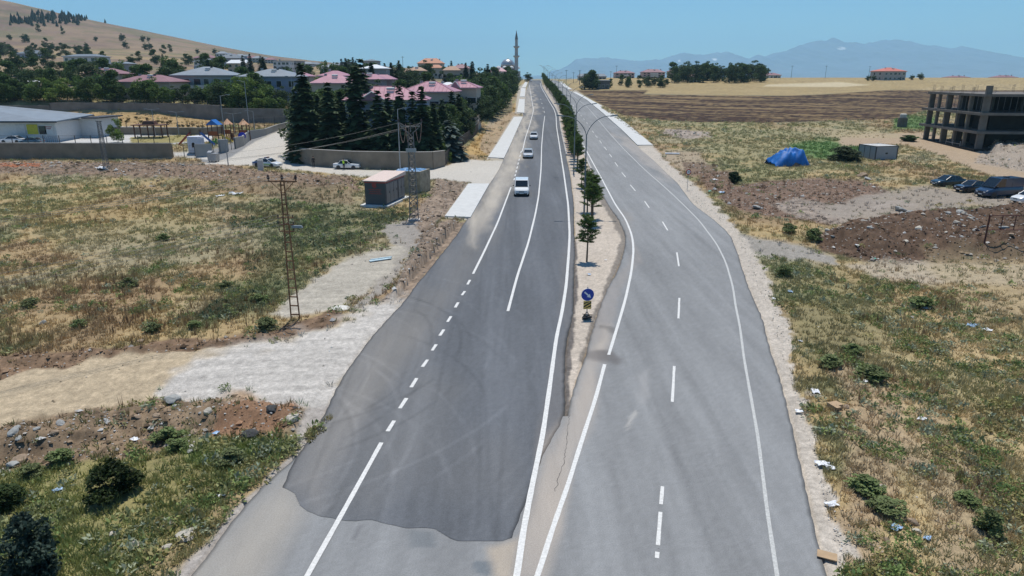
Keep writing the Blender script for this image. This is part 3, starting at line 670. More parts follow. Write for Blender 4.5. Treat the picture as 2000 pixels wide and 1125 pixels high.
ORD=['first','second','third','fourth','fifth','sixth','seventh','eighth','ninth','tenth','eleventh','twelfth','thirteenth','fourteenth','fifteenth','sixteenth','seventeenth','eighteenth','nineteenth','twentieth']
def ordn(i):
    if i<20: return ORD[i]
    t=['twenty','thirty','forty','fifty','sixty'][(i+1)//10-2] if (i+1)%10 else None
    return f'{t}-{ORD[(i+1)%10-1]}' if t else ['twentieth','thirtieth','fortieth','fiftieth','sixtieth'][(i+1)//10-2]

# ================================================================ grass, weeds and stones (uncountable)
rng=np.random.default_rng(7)
def build_scatter(name,protos,X,Y,Zp,sxy,sz,tone,jit,m=M_LEAF,k=3):
    """protos: list of (V (n,k,3)); places one proto per point"""
    Vs=[];Cs=[]; pid=rng.integers(0,len(protos),len(X))
    for j,pv in enumerate(protos):
        s=np.where(pid==j)[0]
        if len(s)==0: continue
        a=rng.uniform(0,2*np.pi,len(s)); ca,sa=np.cos(a)[:,None],np.sin(a)[:,None]; q=pv.reshape(-1,3)
        x=(q[None,:,0]*ca-q[None,:,1]*sa)*sxy[s][:,None]+X[s][:,None]; y=(q[None,:,0]*sa+q[None,:,1]*ca)*sxy[s][:,None]+Y[s][:,None]; z=q[None,:,2]*sz[s][:,None]+Zp[s][:,None]
        Vs.append(np.stack([x,y,z],2).reshape(-1,3))
        nb=len(pv); r=1+jit*(rng.random((len(s),nb,1))-.5)*2
        c=tone[s][:,None,:]*r; Cs.append(np.repeat(c.reshape(-1,3),pv.shape[1],0))
    V=np.vstack(Vs); C=np.vstack(Cs); Fq=np.arange(len(V)).reshape(-1,k)
    return link(name,np_mesh(name,V,Fq,C,m),kind='stuff')
def blades(n,spread,lean,w,seed):
    r=np.random.default_rng(seed); out=[]
    for i in range(n):
        a=r.uniform(0,6.283); rad=r.uniform(0,spread); bx,by=rad*math.cos(a),rad*math.sin(a); h=r.uniform(.55,1); t=r.uniform(0,6.283)
        lx,ly=lean*h*math.cos(a)*r.uniform(.3,1.3),lean*h*math.sin(a)*r.uniform(.3,1.3); wx,wy=w*math.cos(t),w*math.sin(t)
        out.append([(bx-wx,by-wy,-.05),(bx+wx,by+wy,-.05),(bx+lx,by+ly,h)])
    return np.array(out)
def leafball(n,seed,flat=.8,size=.2):
    r=np.random.default_rng(seed); out=[]
    for i in range(n):
        d=r.normal(size=3); d/=np.linalg.norm(d); d[2]=abs(d[2]); rad=r.uniform(.35,1)**.6; c=np.array([d[0]*rad,d[1]*rad,d[2]*rad*flat+.02])
        u=r.normal(size=3); u/=np.linalg.norm(u); v=np.cross(u,r.normal(size=3)); v/=np.linalg.norm(v); s=size*r.uniform(.6,1.3)
        out.append([c-u*s,c-v*s*.45,c+u*s,c+v*s*.45])
    return np.array(out)
TUFT=[blades(8,.5,.55,.10,i) for i in range(5)]
STEM=[blades(7,.35,.18,.045,20+i) for i in range(4)]
HERB=[leafball(20,40+i,.75,.30) for i in range(5)]
HERBBIG=[leafball(60,60+i,.8,.17) for i in range(4)]
def sample(n,ymin,ymax,pw=1.0):
    u=rng.random(n); Y=ymin*(ymax/ymin)**u; X=rng.uniform(-1,1,n)*(.95*Y+10); return X,Y
def keep(X,Y):
    cor=(X>np.where(Y<27,ex(E_OLDL,Y),roadL(Y))-.25)&(X<roadR(Y)+.5); return ~cor
def points(n,ymin,ymax):
    X,Y=sample(n,ymin,ymax); k=keep(X,Y); X,Y=X[k],Y[k]; z=T0(X,Y); c,v,a,(px,py)=ground(X,Y,z); z=z+relief(X,Y,a)
    ins=(px>-520)&(px<2520); return X[ins],Y[ins],z[ins],c[ins],v[ins],px[ins],py[ins]
def veg():
    # short dry grass and green grass, coloured after the soil cover they grow in
    X,Y,z,c,v,px,py=points(225000,13,250); k=rng.random(len(X))<v*.95; X,Y,z,c,px,py=X[k],Y[k],z[k],c[k],px[k],py[k]
    g=fbm(X/3,Y/3,301,3); tone=c*1.5; gt=np.array([.25,.265,.12]); t=(sm(.52,.68,g)*.55)[:,None]; tone=tone*(1-t)+gt*t
    near=(py>760); tone=np.where(near[:,None]&(px[:,None]<700),tone*np.array([.86,.98,.8]),tone)
    s=rng.uniform(.10,.22,len(X))*(1+Y/90); build_scatter('grass',TUFT,X,Y,z,s*1.25,s*rng.uniform(.55,1.35,len(X)),tone,.14)
    # leafy herbs, grey green and dark green
    X,Y,z,c,v,px,py=points(128000,13,240); d=fbm(X/4.5,Y/4.5,311,4)
    reg=seg_dist(px,py,[(440,400),(640,360),(800,360),(860,400),(700,480),(600,560),(540,640),(380,620),(480,520)])>0
    regr=seg_dist(px,py,[(1410,400),(1600,440),(1660,520),(1900,640),(2200,700),(2200,1300),(1640,1200),(1560,900),(1500,560),(1440,430)])>0
    rego=seg_dist(px,py,[(-200,880),(300,880),(600,840),(540,930),(380,1060),(250,1200),(-300,1300)])>0
    pr=sm(.52,.68,d)*v*.34+.42*reg*v*sm(.38,.56,d)+.16*regr*v*sm(.42,.6,d)+.25*rego*v*sm(.4,.65,d)
    k=rng.random(len(X))<pr; X,Y,z,c,px,py,reg=X[k],Y[k],z[k],c[k],px[k],py[k],reg[k]
    h=fbm(X/6,Y/6,321,3)[:,None]; a=np.array([.26,.27,.12]); b=np.array([.33,.36,.24]); e=np.array([.26,.31,.11]); q=rng.random(len(X))[:,None]
    tone=np.where(q<.45,a,np.where(q<.75,b,e)); tone=np.where((h>.6)&(q<.5),np.array([.34,.29,.13]),tone)
    tone=np.where(reg[:,None]&(q<.7),np.array([.14,.17,.09]),tone)
    s=rng.uniform(.13,.34,len(X))*(1+Y/130); build_scatter('weeds',HERB,X,Y,z,s,s*rng.uniform(.7,1.2,len(X)),tone,.35,k=4)
    # red-brown dead stems standing in drifts
    X,Y,z,c,v,px,py=points(72000,20,130); d=fbm(X/6,Y/4,331,4)
    band=seg_dist(px,py,[(0,560),(200,520),(420,470),(700,440),(640,520),(480,600),(350,640),(0,680)])>0
    pr=sm(.54,.66,d)*v*.5+band*.6*v*sm(.44,.6,d); k=rng.random(len(X))<pr; X,Y,z=X[k],Y[k],z[k]
    q=rng.random(len(X))[:,None]; tone=np.where(q<.5,np.array([.22,.14,.08]),np.array([.40,.27,.13]))
    s=rng.uniform(.2,.4,len(X)); build_scatter('dry_weeds',STEM,X,Y,z,s*(1+Y/200),s*rng.uniform(1.3,2.2,len(X)),tone,.3)
    # taller verge plants at both sides of the near road
    X,Y,z,c,v,px,py=points(24000,13,60); d=fbm(X/3,Y/3,341,3); k=rng.random(len(X))<sm(.52,.68,d)*v*.8; X,Y,z=X[k],Y[k],z[k]
    q=rng.random(len(X))[:,None]; tone=np.where(q<.5,np.array([.18,.25,.08]),np.where(q<.8,np.array([.34,.31,.12]),np.array([.24,.28,.19])))
    s=rng.uniform(.22,.5,len(X)); build_scatter('weeds',HERBBIG,X,Y,z,s,s*rng.uniform(.7,1.1,len(X)),tone,.4,k=4)
veg()
def stoneproto(seed):
    r=np.random.default_rng(seed); V=[(0,0,1),(0,0,-1),(1,0,0),(-1,0,0),(0,1,0),(0,-1,0)]; V=np.array(V)*r.uniform(.6,1.15,(6,1))*np.array([1,.8,.6])
    T8=[(0,2,4),(0,4,3),(0,3,5),(0,5,2),(1,4,2),(1,3,4),(1,5,3),(1,2,5)]; return V[np.array(T8)]
STONE=[stoneproto(i) for i in range(6)]
M_STONE=attr_mat('stone',fine=(9,.15,(1,1,1)))
def stones():
    X,Y=sample(145000,13,140); k=keep(X,Y)|((X>ex(E_NEWR,Y)+.3)&(X<ex(E_MEDR,Y)-.3)&(Y>30)); X,Y=X[k],Y[k]; z=T0(X,Y); c,v,a,(px,py)=ground(X,Y,z); z=z+relief(X,Y,a)
    d=fbm(X/2.5,Y/2.5,351,3)
    sh=((X-roadR(Y))>.3)&((X-roadR(Y))<1.9)
    pr=np.where(a>.13,.55,0)+np.where(sh,.6,0)+.035*sm(.5,.7,d)+np.where((a>.18),.25,0)
    k=rng.random(len(X))<pr; X,Y,z,c,a,sh=X[k],Y[k],z[k],c[k],a[k],sh[k]
    s=rng.uniform(.02,.06,len(X))*(1+Y/50); big=(rng.random(len(X))<.08)&(a>.13); s=np.where(big,s*2.6,s); s=np.where(sh,s*.7,s)
    q=rng.random((len(X),1)); tone=np.where(q<.4,c*1.5,np.where(q<.7,c*.7,np.where(q<.9,np.array([.42,.38,.33]),np.array([.55,.53,.5]))))
    build_scatter('rubble',STONE,X,Y,z+s*.2,s,s*rng.uniform(.6,1.1,len(X)),np.clip(tone,.03,.6),.12,M_STONE,3)
stones()

# ================================================================ trees
M_BARK=mat('bark',(.13,.095,.065),.95,vary=.3,scale=6,bump=.4)
def quads_to_mesh(name,C,U,Vv,tone):
    """leaf quads from centres and half axes"""
    P4=np.stack([C-U,C-Vv,C+U,C+Vv],1).reshape(-1,3); return np_mesh(name,P4,np.arange(len(P4)).reshape(-1,4),np.repeat(tone,4,0),M_LEAF)
def rnd_axes(r,n,size,asp=.5):
    u=r.normal(size=(n,3)); u/=np.linalg.norm(u,axis=1)[:,None]; v=np.cross(u,r.normal(size=(n,3))); v/=np.linalg.norm(v,axis=1)[:,None]
    s=(size*r.uniform(.6,1.4,n))[:,None]; return u*s,v*s*asp
def broad_crown(name,seed,n,base,size,lobes=14,flat=.85,z0=.06,cols=((.055,.09,.03),(.085,.13,.04))):
    """crown of a tree of unit height 1: lobes scattered in an uneven ovoid"""
    r=np.random.default_rng(seed); L=[]
    for i in range(lobes):
        a=r.uniform(0,6.283); h=r.uniform(0,1); rad=(.30*math.sin(math.pi*min(1,h*.85+.15))**.7)*r.uniform(.35,1.05); L.append((rad*math.cos(a),rad*math.sin(a),z0+.10+h*(.80-z0),r.uniform(.10,.19)*(1.1-.4*h)))
    L=np.array(L); k=r.choice(len(L),n,p=L[:,3]**2/np.sum(L[:,3]**2)); d=r.normal(size=(n,3)); d/=np.linalg.norm(d,axis=1)[:,None]
    rr=r.uniform(.25,1,n)**.45*(1+.25*(r.random(n)-.5)); C=L[k,:3]+d*(L[k,3]*rr)[:,None]*np.array([1.1,1.1,flat])
    U,V=rnd_axes(r,n,size,.55); lt=r.uniform(.75,1.3,len(L))[k][:,None]; q=r.random((n,1)); t=(np.array(cols[0])*(1-q)+np.array(cols[1])*q)*lt
    return quads_to_mesh(name,C,U,V,t)
def trunk_mesh(h,r,seed,limbs=5,lh=.55,lr=.25):
    rr=random.Random(seed); m=MB(); p=Vector((0,0,-.05)); rad=r
    for i in range(4):
        q=p+Vector((rr.uniform(-.02,.02),rr.uniform(-.02,.02),h/4)); m.tube(p,q,rad,rad*.82,7); p=q; rad*=.82
    for i in range(limbs):
        a=rr.uniform(0,6.28); z=h*rr.uniform(.45,1); m.tube((0,0,z),(lr*math.cos(a),lr*math.sin(a),z+lh*rr.uniform(.3,.6)),r*.45,r*.12,5)
    return m.mesh('trunk',M_BARK)
def spruce_crown(name,seed,whorls=30,per=9,w=.17,cols=((.04,.066,.03),(.08,.12,.048)),z0=.05,size=1.0,blunt=1.0):
    r=np.random.default_rng(seed); C=[];U=[];V=[];Tn=[]
    for i in range(whorls):
        t=(i+r.uniform(-.3,.3))/whorls; z=z0+(1-z0)*t; L=w*(1-t)**(.8*blunt)*r.uniform(.8,1.15)+.012
        for j in range(per if t<.8 else 5):
            a=r.uniform(0,6.283); l=L*r.uniform(.7,1.15); dr=-.22*l+r.uniform(-.01,.01); dx,dy=math.cos(a),math.sin(a); up=.12*(1 if t>.5 else 0)
            kk=4
            for q in range(kk):
                f=(q+.6)/kk; c=(dx*l*f,dy*l*f,z+dr*f*f+up*l*f); s=size*(.020+.022*(1-f*.6))*(.6+.6*(1-t)); sd=np.array([-dy,dx,r.uniform(-.35,.35)])*s*1.15; fw=np.array([dx,dy,dr/l*f*2+r.uniform(-.3,.3)])*s*1.5
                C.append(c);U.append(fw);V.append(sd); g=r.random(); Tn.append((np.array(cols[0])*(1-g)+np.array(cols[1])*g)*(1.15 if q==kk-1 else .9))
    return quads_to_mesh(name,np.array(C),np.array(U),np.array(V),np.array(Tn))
def tree(name,label,cat,crown,trunk):
    t=thing(name,label,cat); part('trunk',trunk,None,t); part('crown',crown,None,t); return Proto(t)
SAP=tree('sapling','sapling','sapling',broad_crown('crown',860,260,0,.05,8,cols=((.09,.055,.03),(.10,.11,.035))),trunk_mesh(.45,.02,33))
SPR=[tree('spruce_tree','dark spruce','spruce tree',spruce_crown('crown',700+i,34,10,[.165,.15,.19][i]),trunk_mesh(.5,.016,i,0)) for i in range(3)]
BLUE=tree('cedar_tree','blue-grey weeping cedar spreading over the fence of the villa garden','cedar tree',spruce_crown('crown',720,18,12,.42,((.07,.10,.085),(.12,.155,.135)),.06,2.0,.7),trunk_mesh(.5,.02,9,0))
BRO=[tree('broadleaf_tree','green broadleaf tree','tree',broad_crown('crown',800+i,2600,0,.026,15,cols=c),trunk_mesh(.30,.02,20+i)) for i,c in enumerate([((.05,.085,.028),(.085,.135,.038)),((.07,.12,.03),(.12,.185,.045)),((.036,.062,.026),(.065,.10,.036)),((.12,.18,.035),(.19,.26,.055)),((.08,.11,.05),(.14,.17,.08))])]
COL=[tree('poplar_tree','narrow dark conifer','conifer',spruce_crown('crown',740+i,22,8,.11,((.03,.052,.022),(.05,.08,.03)),.08,1.3,.8),trunk_mesh(.4,.018,31,0)) for i in range(2)]
def young_pine(seed):
    r=np.random.default_rng(seed); C=[];U=[];V=[];Tn=[]; mb=MB(); h=1.0
    mb.tube((0,0,-.03),(.01,0,.5),.022,.016,7); mb.tube((.01,0,.5),(0,.01,.95),.016,.006,6)
    cl=[]
    for z in np.linspace(.44,.93,7):
        L=.21*(1-((z-.42)/.62))**.6*r.uniform(.7,1.2)+.035
        for j in range(6):
            a=j*1.047+r.uniform(-.4,.4)+z*9; l=L*r.uniform(.7,1.15); e=(math.cos(a)*l,math.sin(a)*l,z+l*r.uniform(.1,.9)+r.uniform(-.03,.03)); mb.tube((0,0,z),e,.006,.003,4)
            for f in (.45,.75,1.0): cl.append((e[0]*f,e[1]*f,z+(e[2]-z)*f,r.uniform(.05,.075)))
    cl.append((0,0,.97,.06)); cl.append((0,0,.9,.07))
    for x,y,z,s in cl:
        for k in range(30):
            d=r.normal(size=3); d/=np.linalg.norm(d); d[2]=abs(d[2])*.8+d[2]*.2; l=s*r.uniform(.7,1.2)
            c=np.array([x,y,z])+d*l*.6; w=np.cross(d,r.normal(size=3)); w/=np.linalg.norm(w)+1e-6; C.append(c);U.append(d*l*.6);V.append(w*.0065); g=r.random(); Tn.append(np.array([.07,.115,.032])*(1-g)+np.array([.14,.20,.055])*g)
    t=thing('pine_tree','young pine','pine tree'); part('trunk',mb,M_BARK,t); part('crown',quads_to_mesh('crown',np.array(C),np.array(U),np.array(V),np.array(Tn)),None,t); return Proto(t)
PINE=[young_pine(900+i) for i in range(3)]

rt=random.Random(5)
# the row of pines along the median: positions between the two carriageways
def med_x(Y,f=.5): return float(ex(E_NEWR,Y)*(1-f)+ex(E_MEDR,Y)*f)
rows=[]
rows.append((1146,510,4.3,'young pine standing alone nearest the blue arrow sign in the median'))
for i,(px_,Y_,h,lab) in enumerate([(1146,None,4.3,'young pine standing alone in the median, nearest the blue arrow sign')]):
    p=G(1146,511); PINE[0].put(p,.4,3.5,lab,'pines planted along the median')
spots=[(67,.36,4.1),(70.4,.42,4.4),(74,.34,4.1),(91,.36,3.7)]
Y=109
while Y<500:
    spots.append((Y,.34+rt.uniform(-.05,.05) if Y<150 else .42+rt.uniform(-.08,.08),rt.uniform(3.3,5.2)))
    if Y>150: spots.append((Y+1.5,.64,rt.uniform(3.8,5.0)))
    Y+=rt.uniform(2.7,3.9) if Y<200 else rt.uniform(5,8)
for k,(Y,f,h) in enumerate(spots):
    x=med_x(Y,f); lab=f'median pine, {ordn(k+1)} behind the blue arrow sign, in the line of pines' if k<9 else 'pine in the dense far stretch of the median row'
    PINE[(k+1)%3].put((x,Y,T(x,Y)),rt.uniform(0,6),h,lab,'pines planted along the median' if k<9 else 'pines in the dense far stretch of the median row')

def at_ground(px,Y): 
    x=(px-1000)/F*(Y*CP+4); return x
# spruces behind the compound wall: (px base, Y, top py)
for j,(px_,Y,top,lab) in enumerate([
 (603,119,121,'tallest dark spruce at the left corner of the compound wall'),
 (586,122,170,'lower spruce at the very corner of the compound, left of the tallest one'),
 (650,118,158,'slim dark spruce second from the corner of the compound wall'),
 (628,128,185,'short spruce filling the gap behind the two corner spruces'),
 (703,117,126,'tall spruce with a thin tip in front of the pink-roofed villa gable'),
 (714,130,112,'tallest thin-tipped spruce standing behind the villa corner'),
 (672,121,176,'dense lower spruce between the slim one and the tall thin-tipped one'),
 (810,119,176,'dark spruce between the lamp post spruce and the rightmost tall one'),
 (764,119,180,'dark spruce between the broad one and the one behind the lamp post'),
 (866,126,192,'dark spruce at the back right corner of the compound'),
 (850,117,200,'short spruce at the right end of the compound, before the cedar'),
 (744,114.5,174,'broad spruce in front of the pink roof left of the lamp post'),
 (786,114,165,'spruce behind the lamp post in front of the villa wall'),
 (828,114,166,'rightmost tall spruce of the compound, before the lattice pylon'),
 (690,131,150,'spruce half hidden between the compound spruces, darker at its top')]):
    x=at_ground(px_,Y); z=T(x,Y); h=Zat(top,Y)-z; SPR[j%3].put((x,Y,z),j*1.3,(h*1.2,h*1.2,h),lab,'spruces behind the compound wall')
x=at_ground(878,121); BLUE.put((x,121,T(x,121)),.3,(8.5,8.5,7.0))

# ================================================================ vehicles
M_GLASS=mat('dark glass',(.012,.016,.02),.06,vary=0,spec=.8)
M_TYRE=mat('tyre rubber',(.02,.02,.02),.85,vary=.1)
M_RIM=mat('wheel rim',(.35,.36,.37),.35,metal=.7,vary=.05)
M_PLAST=mat('black plastic',(.025,.025,.027),.5,vary=.05)
M_LAMPG=mat('headlamp glass',(.62,.65,.68),.1,vary=.03,spec=.8)
M_RED=mat('tail lamp',(.35,.02,.02),.2,vary=.03)
M_PLATE=mat('number plate',(.75,.75,.72),.5,vary=.03)
def paint(n,c): return mat(n+' paint',c,.28,vary=.03,coat=.7,spec=.5)
def loft_body(st,name):
    """st: (x, half width, z bottom, z belt, tumble) along the length; ring of 10 points"""
    V=[];n=10
    for x,w,zb,zt in st:
        h=zt-zb
        ring=[(-w*.90,zb),(-w,zb+.18*h),(-w,zb+.62*h),(-w*.94,zb+.92*h),(-w*.80,zt),(w*.80,zt),(w*.94,zb+.92*h),(w,zb+.62*h),(w,zb+.18*h),(w*.90,zb)]
        V+=[(x,y,z) for y,z in ring]
    m=MB(); Fc=[]
    for i in range(len(st)-1):
        for j in range(n): Fc.append((i*n+j,i*n+(j+1)%n,(i+1)*n+(j+1)%n,(i+1)*n+j))
    Fc+=[tuple(reversed(range(n))),tuple(range((len(st)-1)*n,len(st)*n))]
    return m.add(V,Fc)
def quad_slab(a,b,c,d,t=.02):
    a,b,c,d=map(Vector,(a,b,c,d)); n=(b-a).cross(d-a).normalized()*t
    m=MB(); m.add([a,b,c,d,a-n,b-n,c-n,d-n],[(0,1,2,3),(7,6,5,4),(0,4,5,1),(1,5,6,2),(2,6,7,3),(3,7,4,0)]); return m
def make_car(name,label,cat,L,W,H,pm,st,cab,wheelr=.31,wb=None,plate=True,lights=True,van=False,panel=False):
    """st: body stations as fractions; cab: (x rear base, x rear roof, x front roof, x front base, belt z)"""
    t=thing(name,label,cat); hw=W/2
    S=[(x*L/2,w*hw,zb,zt) for x,w,zb,zt in st]
    part('body',loft_body(S,'body'),pm,t,smooth=False,bevel=.03)
    x0,x1,x2,x3,zb=cab; x0,x1,x2,x3=[x*L/2 for x in (x0,x1,x2,x3)]; wb_,wr=hw*.88,hw*(.74 if not van else .84); zr=H
    # roof with its pillars
    rf=MB(); rf.prismy([(x1-.03,zr-.05),(x2+.03,zr-.05),(x2-.10,zr),(x1+.10,zr)],-wr,wr)
    for s in (-1,1):
        for (xa,xb) in ((x0,x1),(x3,x2)): rf.tube((xa,s*wb_*.985,zb-.02),(xb,s*wr*.985,zr-.03),.045,.04,5)
        xm=(x1+x2)/2; rf.tube((xm,s*wb_*1.0,zb-.02),(xm,s*wr*1.0,zr-.03),.035,n=5)
    part('roof',rf,pm,t)
    e=.03
    part('windscreen',quad_slab((x3-e,-wb_+.06,zb),(x3-e,wb_-.06,zb),(x2-.02,wr-.05,zr-.04),(x2-.02,-wr+.05,zr-.04)),M_GLASS,t)
    rm=M_GLASS if not panel else pm
    part('rear_window' if not panel else 'rear_panel',quad_slab((x0+e,wb_-.06,zb),(x0+e,-wb_+.06,zb),(x1+.02,-wr+.05,zr-.04),(x1+.02,wr-.05,zr-.04)),rm,t)
    xs=x0+(x3-x0)*(.62 if panel else 0)
    for s in (-1,1):
        def sp(x,z):
            f=(z-zb)/(zr-zb); return (x,s*(wb_+(wr-wb_)*f),z)
        def edge_x(z,rear): f=(z-zb)/(zr-zb); return (x0+(x1-x0)*f) if rear else (x3+(x2-x3)*f)
        if panel:
            q=[sp(x0+.02,zb),sp(xs,zb),sp(xs,zr-.04),sp(x1+.02,zr-.04)]
            if s>0: q=q[::-1]
            part('side_panel',quad_slab(*q),pm,t)
        q=[sp(max(xs,x0+.05),zb),sp(x3-.05,zb),sp(x2-.02,zr-.05),sp(max(xs,x1+.02),zr-.05)]
        if s>0: q=q[::-1]
        part('side_window',quad_slab(*q),M_GLASS,t)
    # fill the cabin so that no light passes under the glass
    part('cabin',MB().prismy([(x0+.06,zb-.25),(x3-.06,zb-.25),(x3-.1,zb),(x2-.06,zr-.08),(x1+.06,zr-.08),(x0+.1,zb)],-wr*.93,wr*.93),M_PLAST,t)
    wbx=wb or .29*L
    for sx in (-1,1):
        for s in (-1,1):
            y=s*(hw-.10); w=part('wheel',MB().lathe([(wheelr*.55,-.10),(wheelr*.93,-.10),(wheelr,-.06),(wheelr,.06),(wheelr*.93,.10),(wheelr*.55,.10)],18,(0,0,0),'Y'),M_TYRE,t); w.location=(sx*wbx,y,wheelr)
            part('rim',MB().lathe([(wheelr*.10,-.105),(wheelr*.58,-.10),(wheelr*.60,-.02),(wheelr*.60,.02),(wheelr*.58,.10),(wheelr*.10,.105)],12,(0,0,0),'Y'),M_RIM,w)
            part('wheel_arch',MB().lathe([(wheelr+.05,-.012),(wheelr+.05,.012)],16,(sx*wbx,s*(hw+.002),wheelr+.02),'Y'),M_PLAST,t)
    xf=S[-1][0]; xr=S[0][0]; fw=S[-1][1]; zf0,zf1=S[-1][2],S[-1][3]; rw=S[0][1]; zr0,zr1=S[0][2],S[0][3]
    for s in (-1,1):
        part('headlight',MB().box(xf-.16,xf+.015,s*fw*.62-.14,s*fw*.62+.14,zf0+(zf1-zf0)*.62,zf0+(zf1-zf0)*.88),M_LAMPG,t,bevel=.02)
        part('tail_light',MB().box(xr-.015,xr+.14,s*rw*.70-.10,s*rw*.70+.10,zr0+(zr1-zr0)*.58,zr0+(zr1-zr0)*.86),M_RED,t,bevel=.02)
        part('mirror',MB().box(x3-.42,x3-.28,s*(hw+.02)-.0,s*(hw+.16),zb+.02,zb+.15),pm if not van else M_PLAST,t,bevel=.02)
    part('grille',MB().box(xf-.05,xf+.02,-fw*.42,fw*.42,zf0+(zf1-zf0)*.60,zf0+(zf1-zf0)*.80),M_PLAST,t)
    part('bumper',MB().box(xf-.1,xf+.035,-fw*.88,fw*.88,zf0-.02,zf0+(zf1-zf0)*.32),M_PLAST if van else pm,t,bevel=.03)
    part('bumper',MB().box(xr-.035,xr+.1,-rw*.9,rw*.9,zr0-.02,zr0+(zr1-zr0)*.30),pm,t,bevel=.03)
    part('number_plate',MB().box(xf+.03,xf+.045,-.26,.26,zf0+(zf1-zf0)*.18,zf0+(zf1-zf0)*.18+.11),M_PLATE,t)
    return t
SEDAN=[(-1,.80,.30,.86),(-.97,.90,.26,.93),(-.70,.98,.20,.96),(-.3,1,.20,.95),(.3,1,.20,.93),(.62,.98,.20,.86),(.88,.92,.24,.76),(.97,.84,.28,.68),(1,.74,.30,.62)]
BOXY=[(-1,.88,.32,.86),(-.98,.94,.28,.92),(-.6,.97,.24,.94),(0,.98,.24,.93),(.5,.97,.24,.90),(.95,.94,.28,.84),(1,.90,.32,.80)]
HATCH=[(-1,.84,.30,.98),(-.95,.95,.24,1.02),(-.5,1,.20,1.0),(.2,1,.20,.96),(.62,.98,.20,.90),(.9,.92,.24,.76),(1,.76,.30,.66)]
VANB=[(-1,.92,.30,1.12),(-.96,.98,.24,1.16),(0,1,.22,1.16),(.45,1,.22,1.12),(.72,.98,.24,1.02),(.93,.93,.26,.88),(1,.82,.30,.74)]
WHITE=paint('white',(.78,.78,.77)); SILV=paint('silver',(.60,.61,.62))
def on_road(px,py):
    x,y=GP(px,py); return (x,y,float(P(y))+.012)
def heading(px,py,px2,py2):
    a=Vector(on_road(px,py)); b=Vector(on_road(px2,py2)); d=b-a; return math.atan2(d.y,d.x)
v=make_car('delivery_van','white compact van driving towards the viewer in front of two white cars','van',4.4,1.86,1.84,WHITE,VANB,(-.96,-.93,.28,.60,1.12),.32,1.38,van=True)
v.location=on_road(1019,379); v.rotation_euler.z=heading(1023,330,1017,420)
v=make_car('car','silver-white saloon with a dark grille driving just behind the white van','car',4.6,1.84,1.43,SILV,SEDAN,(-.80,-.42,.14,.50,.93),.33,1.35)
v.location=on_road(1031.5,307); v.rotation_euler.z=heading(1034,290,1029,330)
v=make_car('car','white saloon driving last in line behind the silver-white saloon','car',4.4,1.78,1.42,WHITE,SEDAN,(-.80,-.42,.14,.50,.93),.31,1.3)
v.location=on_road(1042.5,271); v.rotation_euler.z=heading(1044,255,1040,290)
v=make_car('car','tiny white car at the crest of the road beside the footpath','car',4.4,1.78,1.45,WHITE,HATCH,(-.92,-.70,.14,.50,.96),.31,1.3)
v.location=on_road(1036,158.5); v.rotation_euler.z=-math.pi/2
# patrol car
M_PBLUE=paint('patrol blue',(.02,.09,.30)); M_PGREEN=paint('patrol green',(.40,.62,.30))
v=make_car('police_car','white patrol saloon with blue and green stripes and a roof light bar','police car',4.8,1.85,1.44,WHITE,SEDAN,(-.80,-.40,.16,.52,.94),.33,1.38)
for s in (-1,1):
    part('stripe',MB().box(-1.2,1.25,s*.935-.012,s*.935+.012,.45,.66),M_PGREEN,v); part('stripe',MB().box(-2.05,-1.22,s*.915-.012,s*.925+.012,.62,.86),M_PBLUE,v)
lb=part('light_bar',MB().box(-.15,.12,-.55,.55,1.46,1.58),M_PLAST,v,bevel=.02); part('lamp',MB().box(-.12,.09,-.5,-.08,1.50,1.61),paint('beacon blue',(.03,.08,.5)),lb); part('lamp',MB().box(-.12,.09,.08,.5,1.50,1.61),paint('beacon red',(.5,.03,.03)),lb)
p=G(523,326); v.location=p; v.rotation_euler.z=R(-18)
v=make_car('car','old boxy white saloon stopped beside the compound wall with two officers next to it','car',4.2,1.62,1.40,WHITE,BOXY,(-.62,-.42,.06,.36,.90),.29,1.22)
p=G(679,330); v.location=p; v.rotation_euler.z=R(-6)
# cars in the school yard
def place(v,x,y,rz,dz=0.0): v.location=(x,y,T(x,y)+dz); v.rotation_euler.z=rz
v=make_car('car','white saloon parked in the school yard at the front of the low building','car',4.5,1.8,1.42,WHITE,SEDAN,(-.80,-.42,.14,.50,.93)); place(v,at_ground(30,136),136,R(178))
v=make_car('car','blue-grey saloon parked in the school yard beside the white saloon','car',4.4,1.78,1.40,paint('steel blue',(.10,.17,.22)),SEDAN,(-.80,-.42,.14,.50,.93)); place(v,at_ground(66,133.5),133.5,R(176))
v=make_car('car','white hatchback half hidden behind the corner of the low school building','car',4.0,1.75,1.48,WHITE,HATCH,(-.92,-.70,.14,.50,.96)); place(v,at_ground(128,147),147,R(2))
# vehicles on the waste ground on the right
DKB=paint('dark teal',(.008,.026,.038)); NAVY=paint('navy',(.006,.010,.026)); BLUEV=paint('deep blue',(.006,.032,.085))
v=make_car('car','dark teal saloon parked leftmost beside the dirt track on the waste ground','car',4.4,1.74,1.40,DKB,SEDAN,(-.78,-.44,.12,.48,.92)); p=G(1850,363); v.location=p; v.rotation_euler.z=R(192)
v=make_car('car','dark navy saloon parked between the teal saloon and the blue van','car',4.3,1.72,1.40,NAVY,BOXY,(-.66,-.44,.08,.42,.91)); p=G(1896,374); v.location=p; v.rotation_euler.z=R(196)
v=make_car('panel_van','tall deep blue panel van parked in a row with two dark saloons','van',5.3,2.02,2.35,BLUEV,[(-1,.95,.32,1.3),(-.97,1,.26,1.34),(0,1,.24,1.34),(.4,1,.24,1.32),(.70,.98,.26,1.14),(.93,.94,.28,.98),(1,.85,.32,.86)],(-.985,-.965,.28,.66,1.3),.34,1.65,van=True,panel=True); p=G(1948,384); v.location=p; v.rotation_euler.z=R(193)
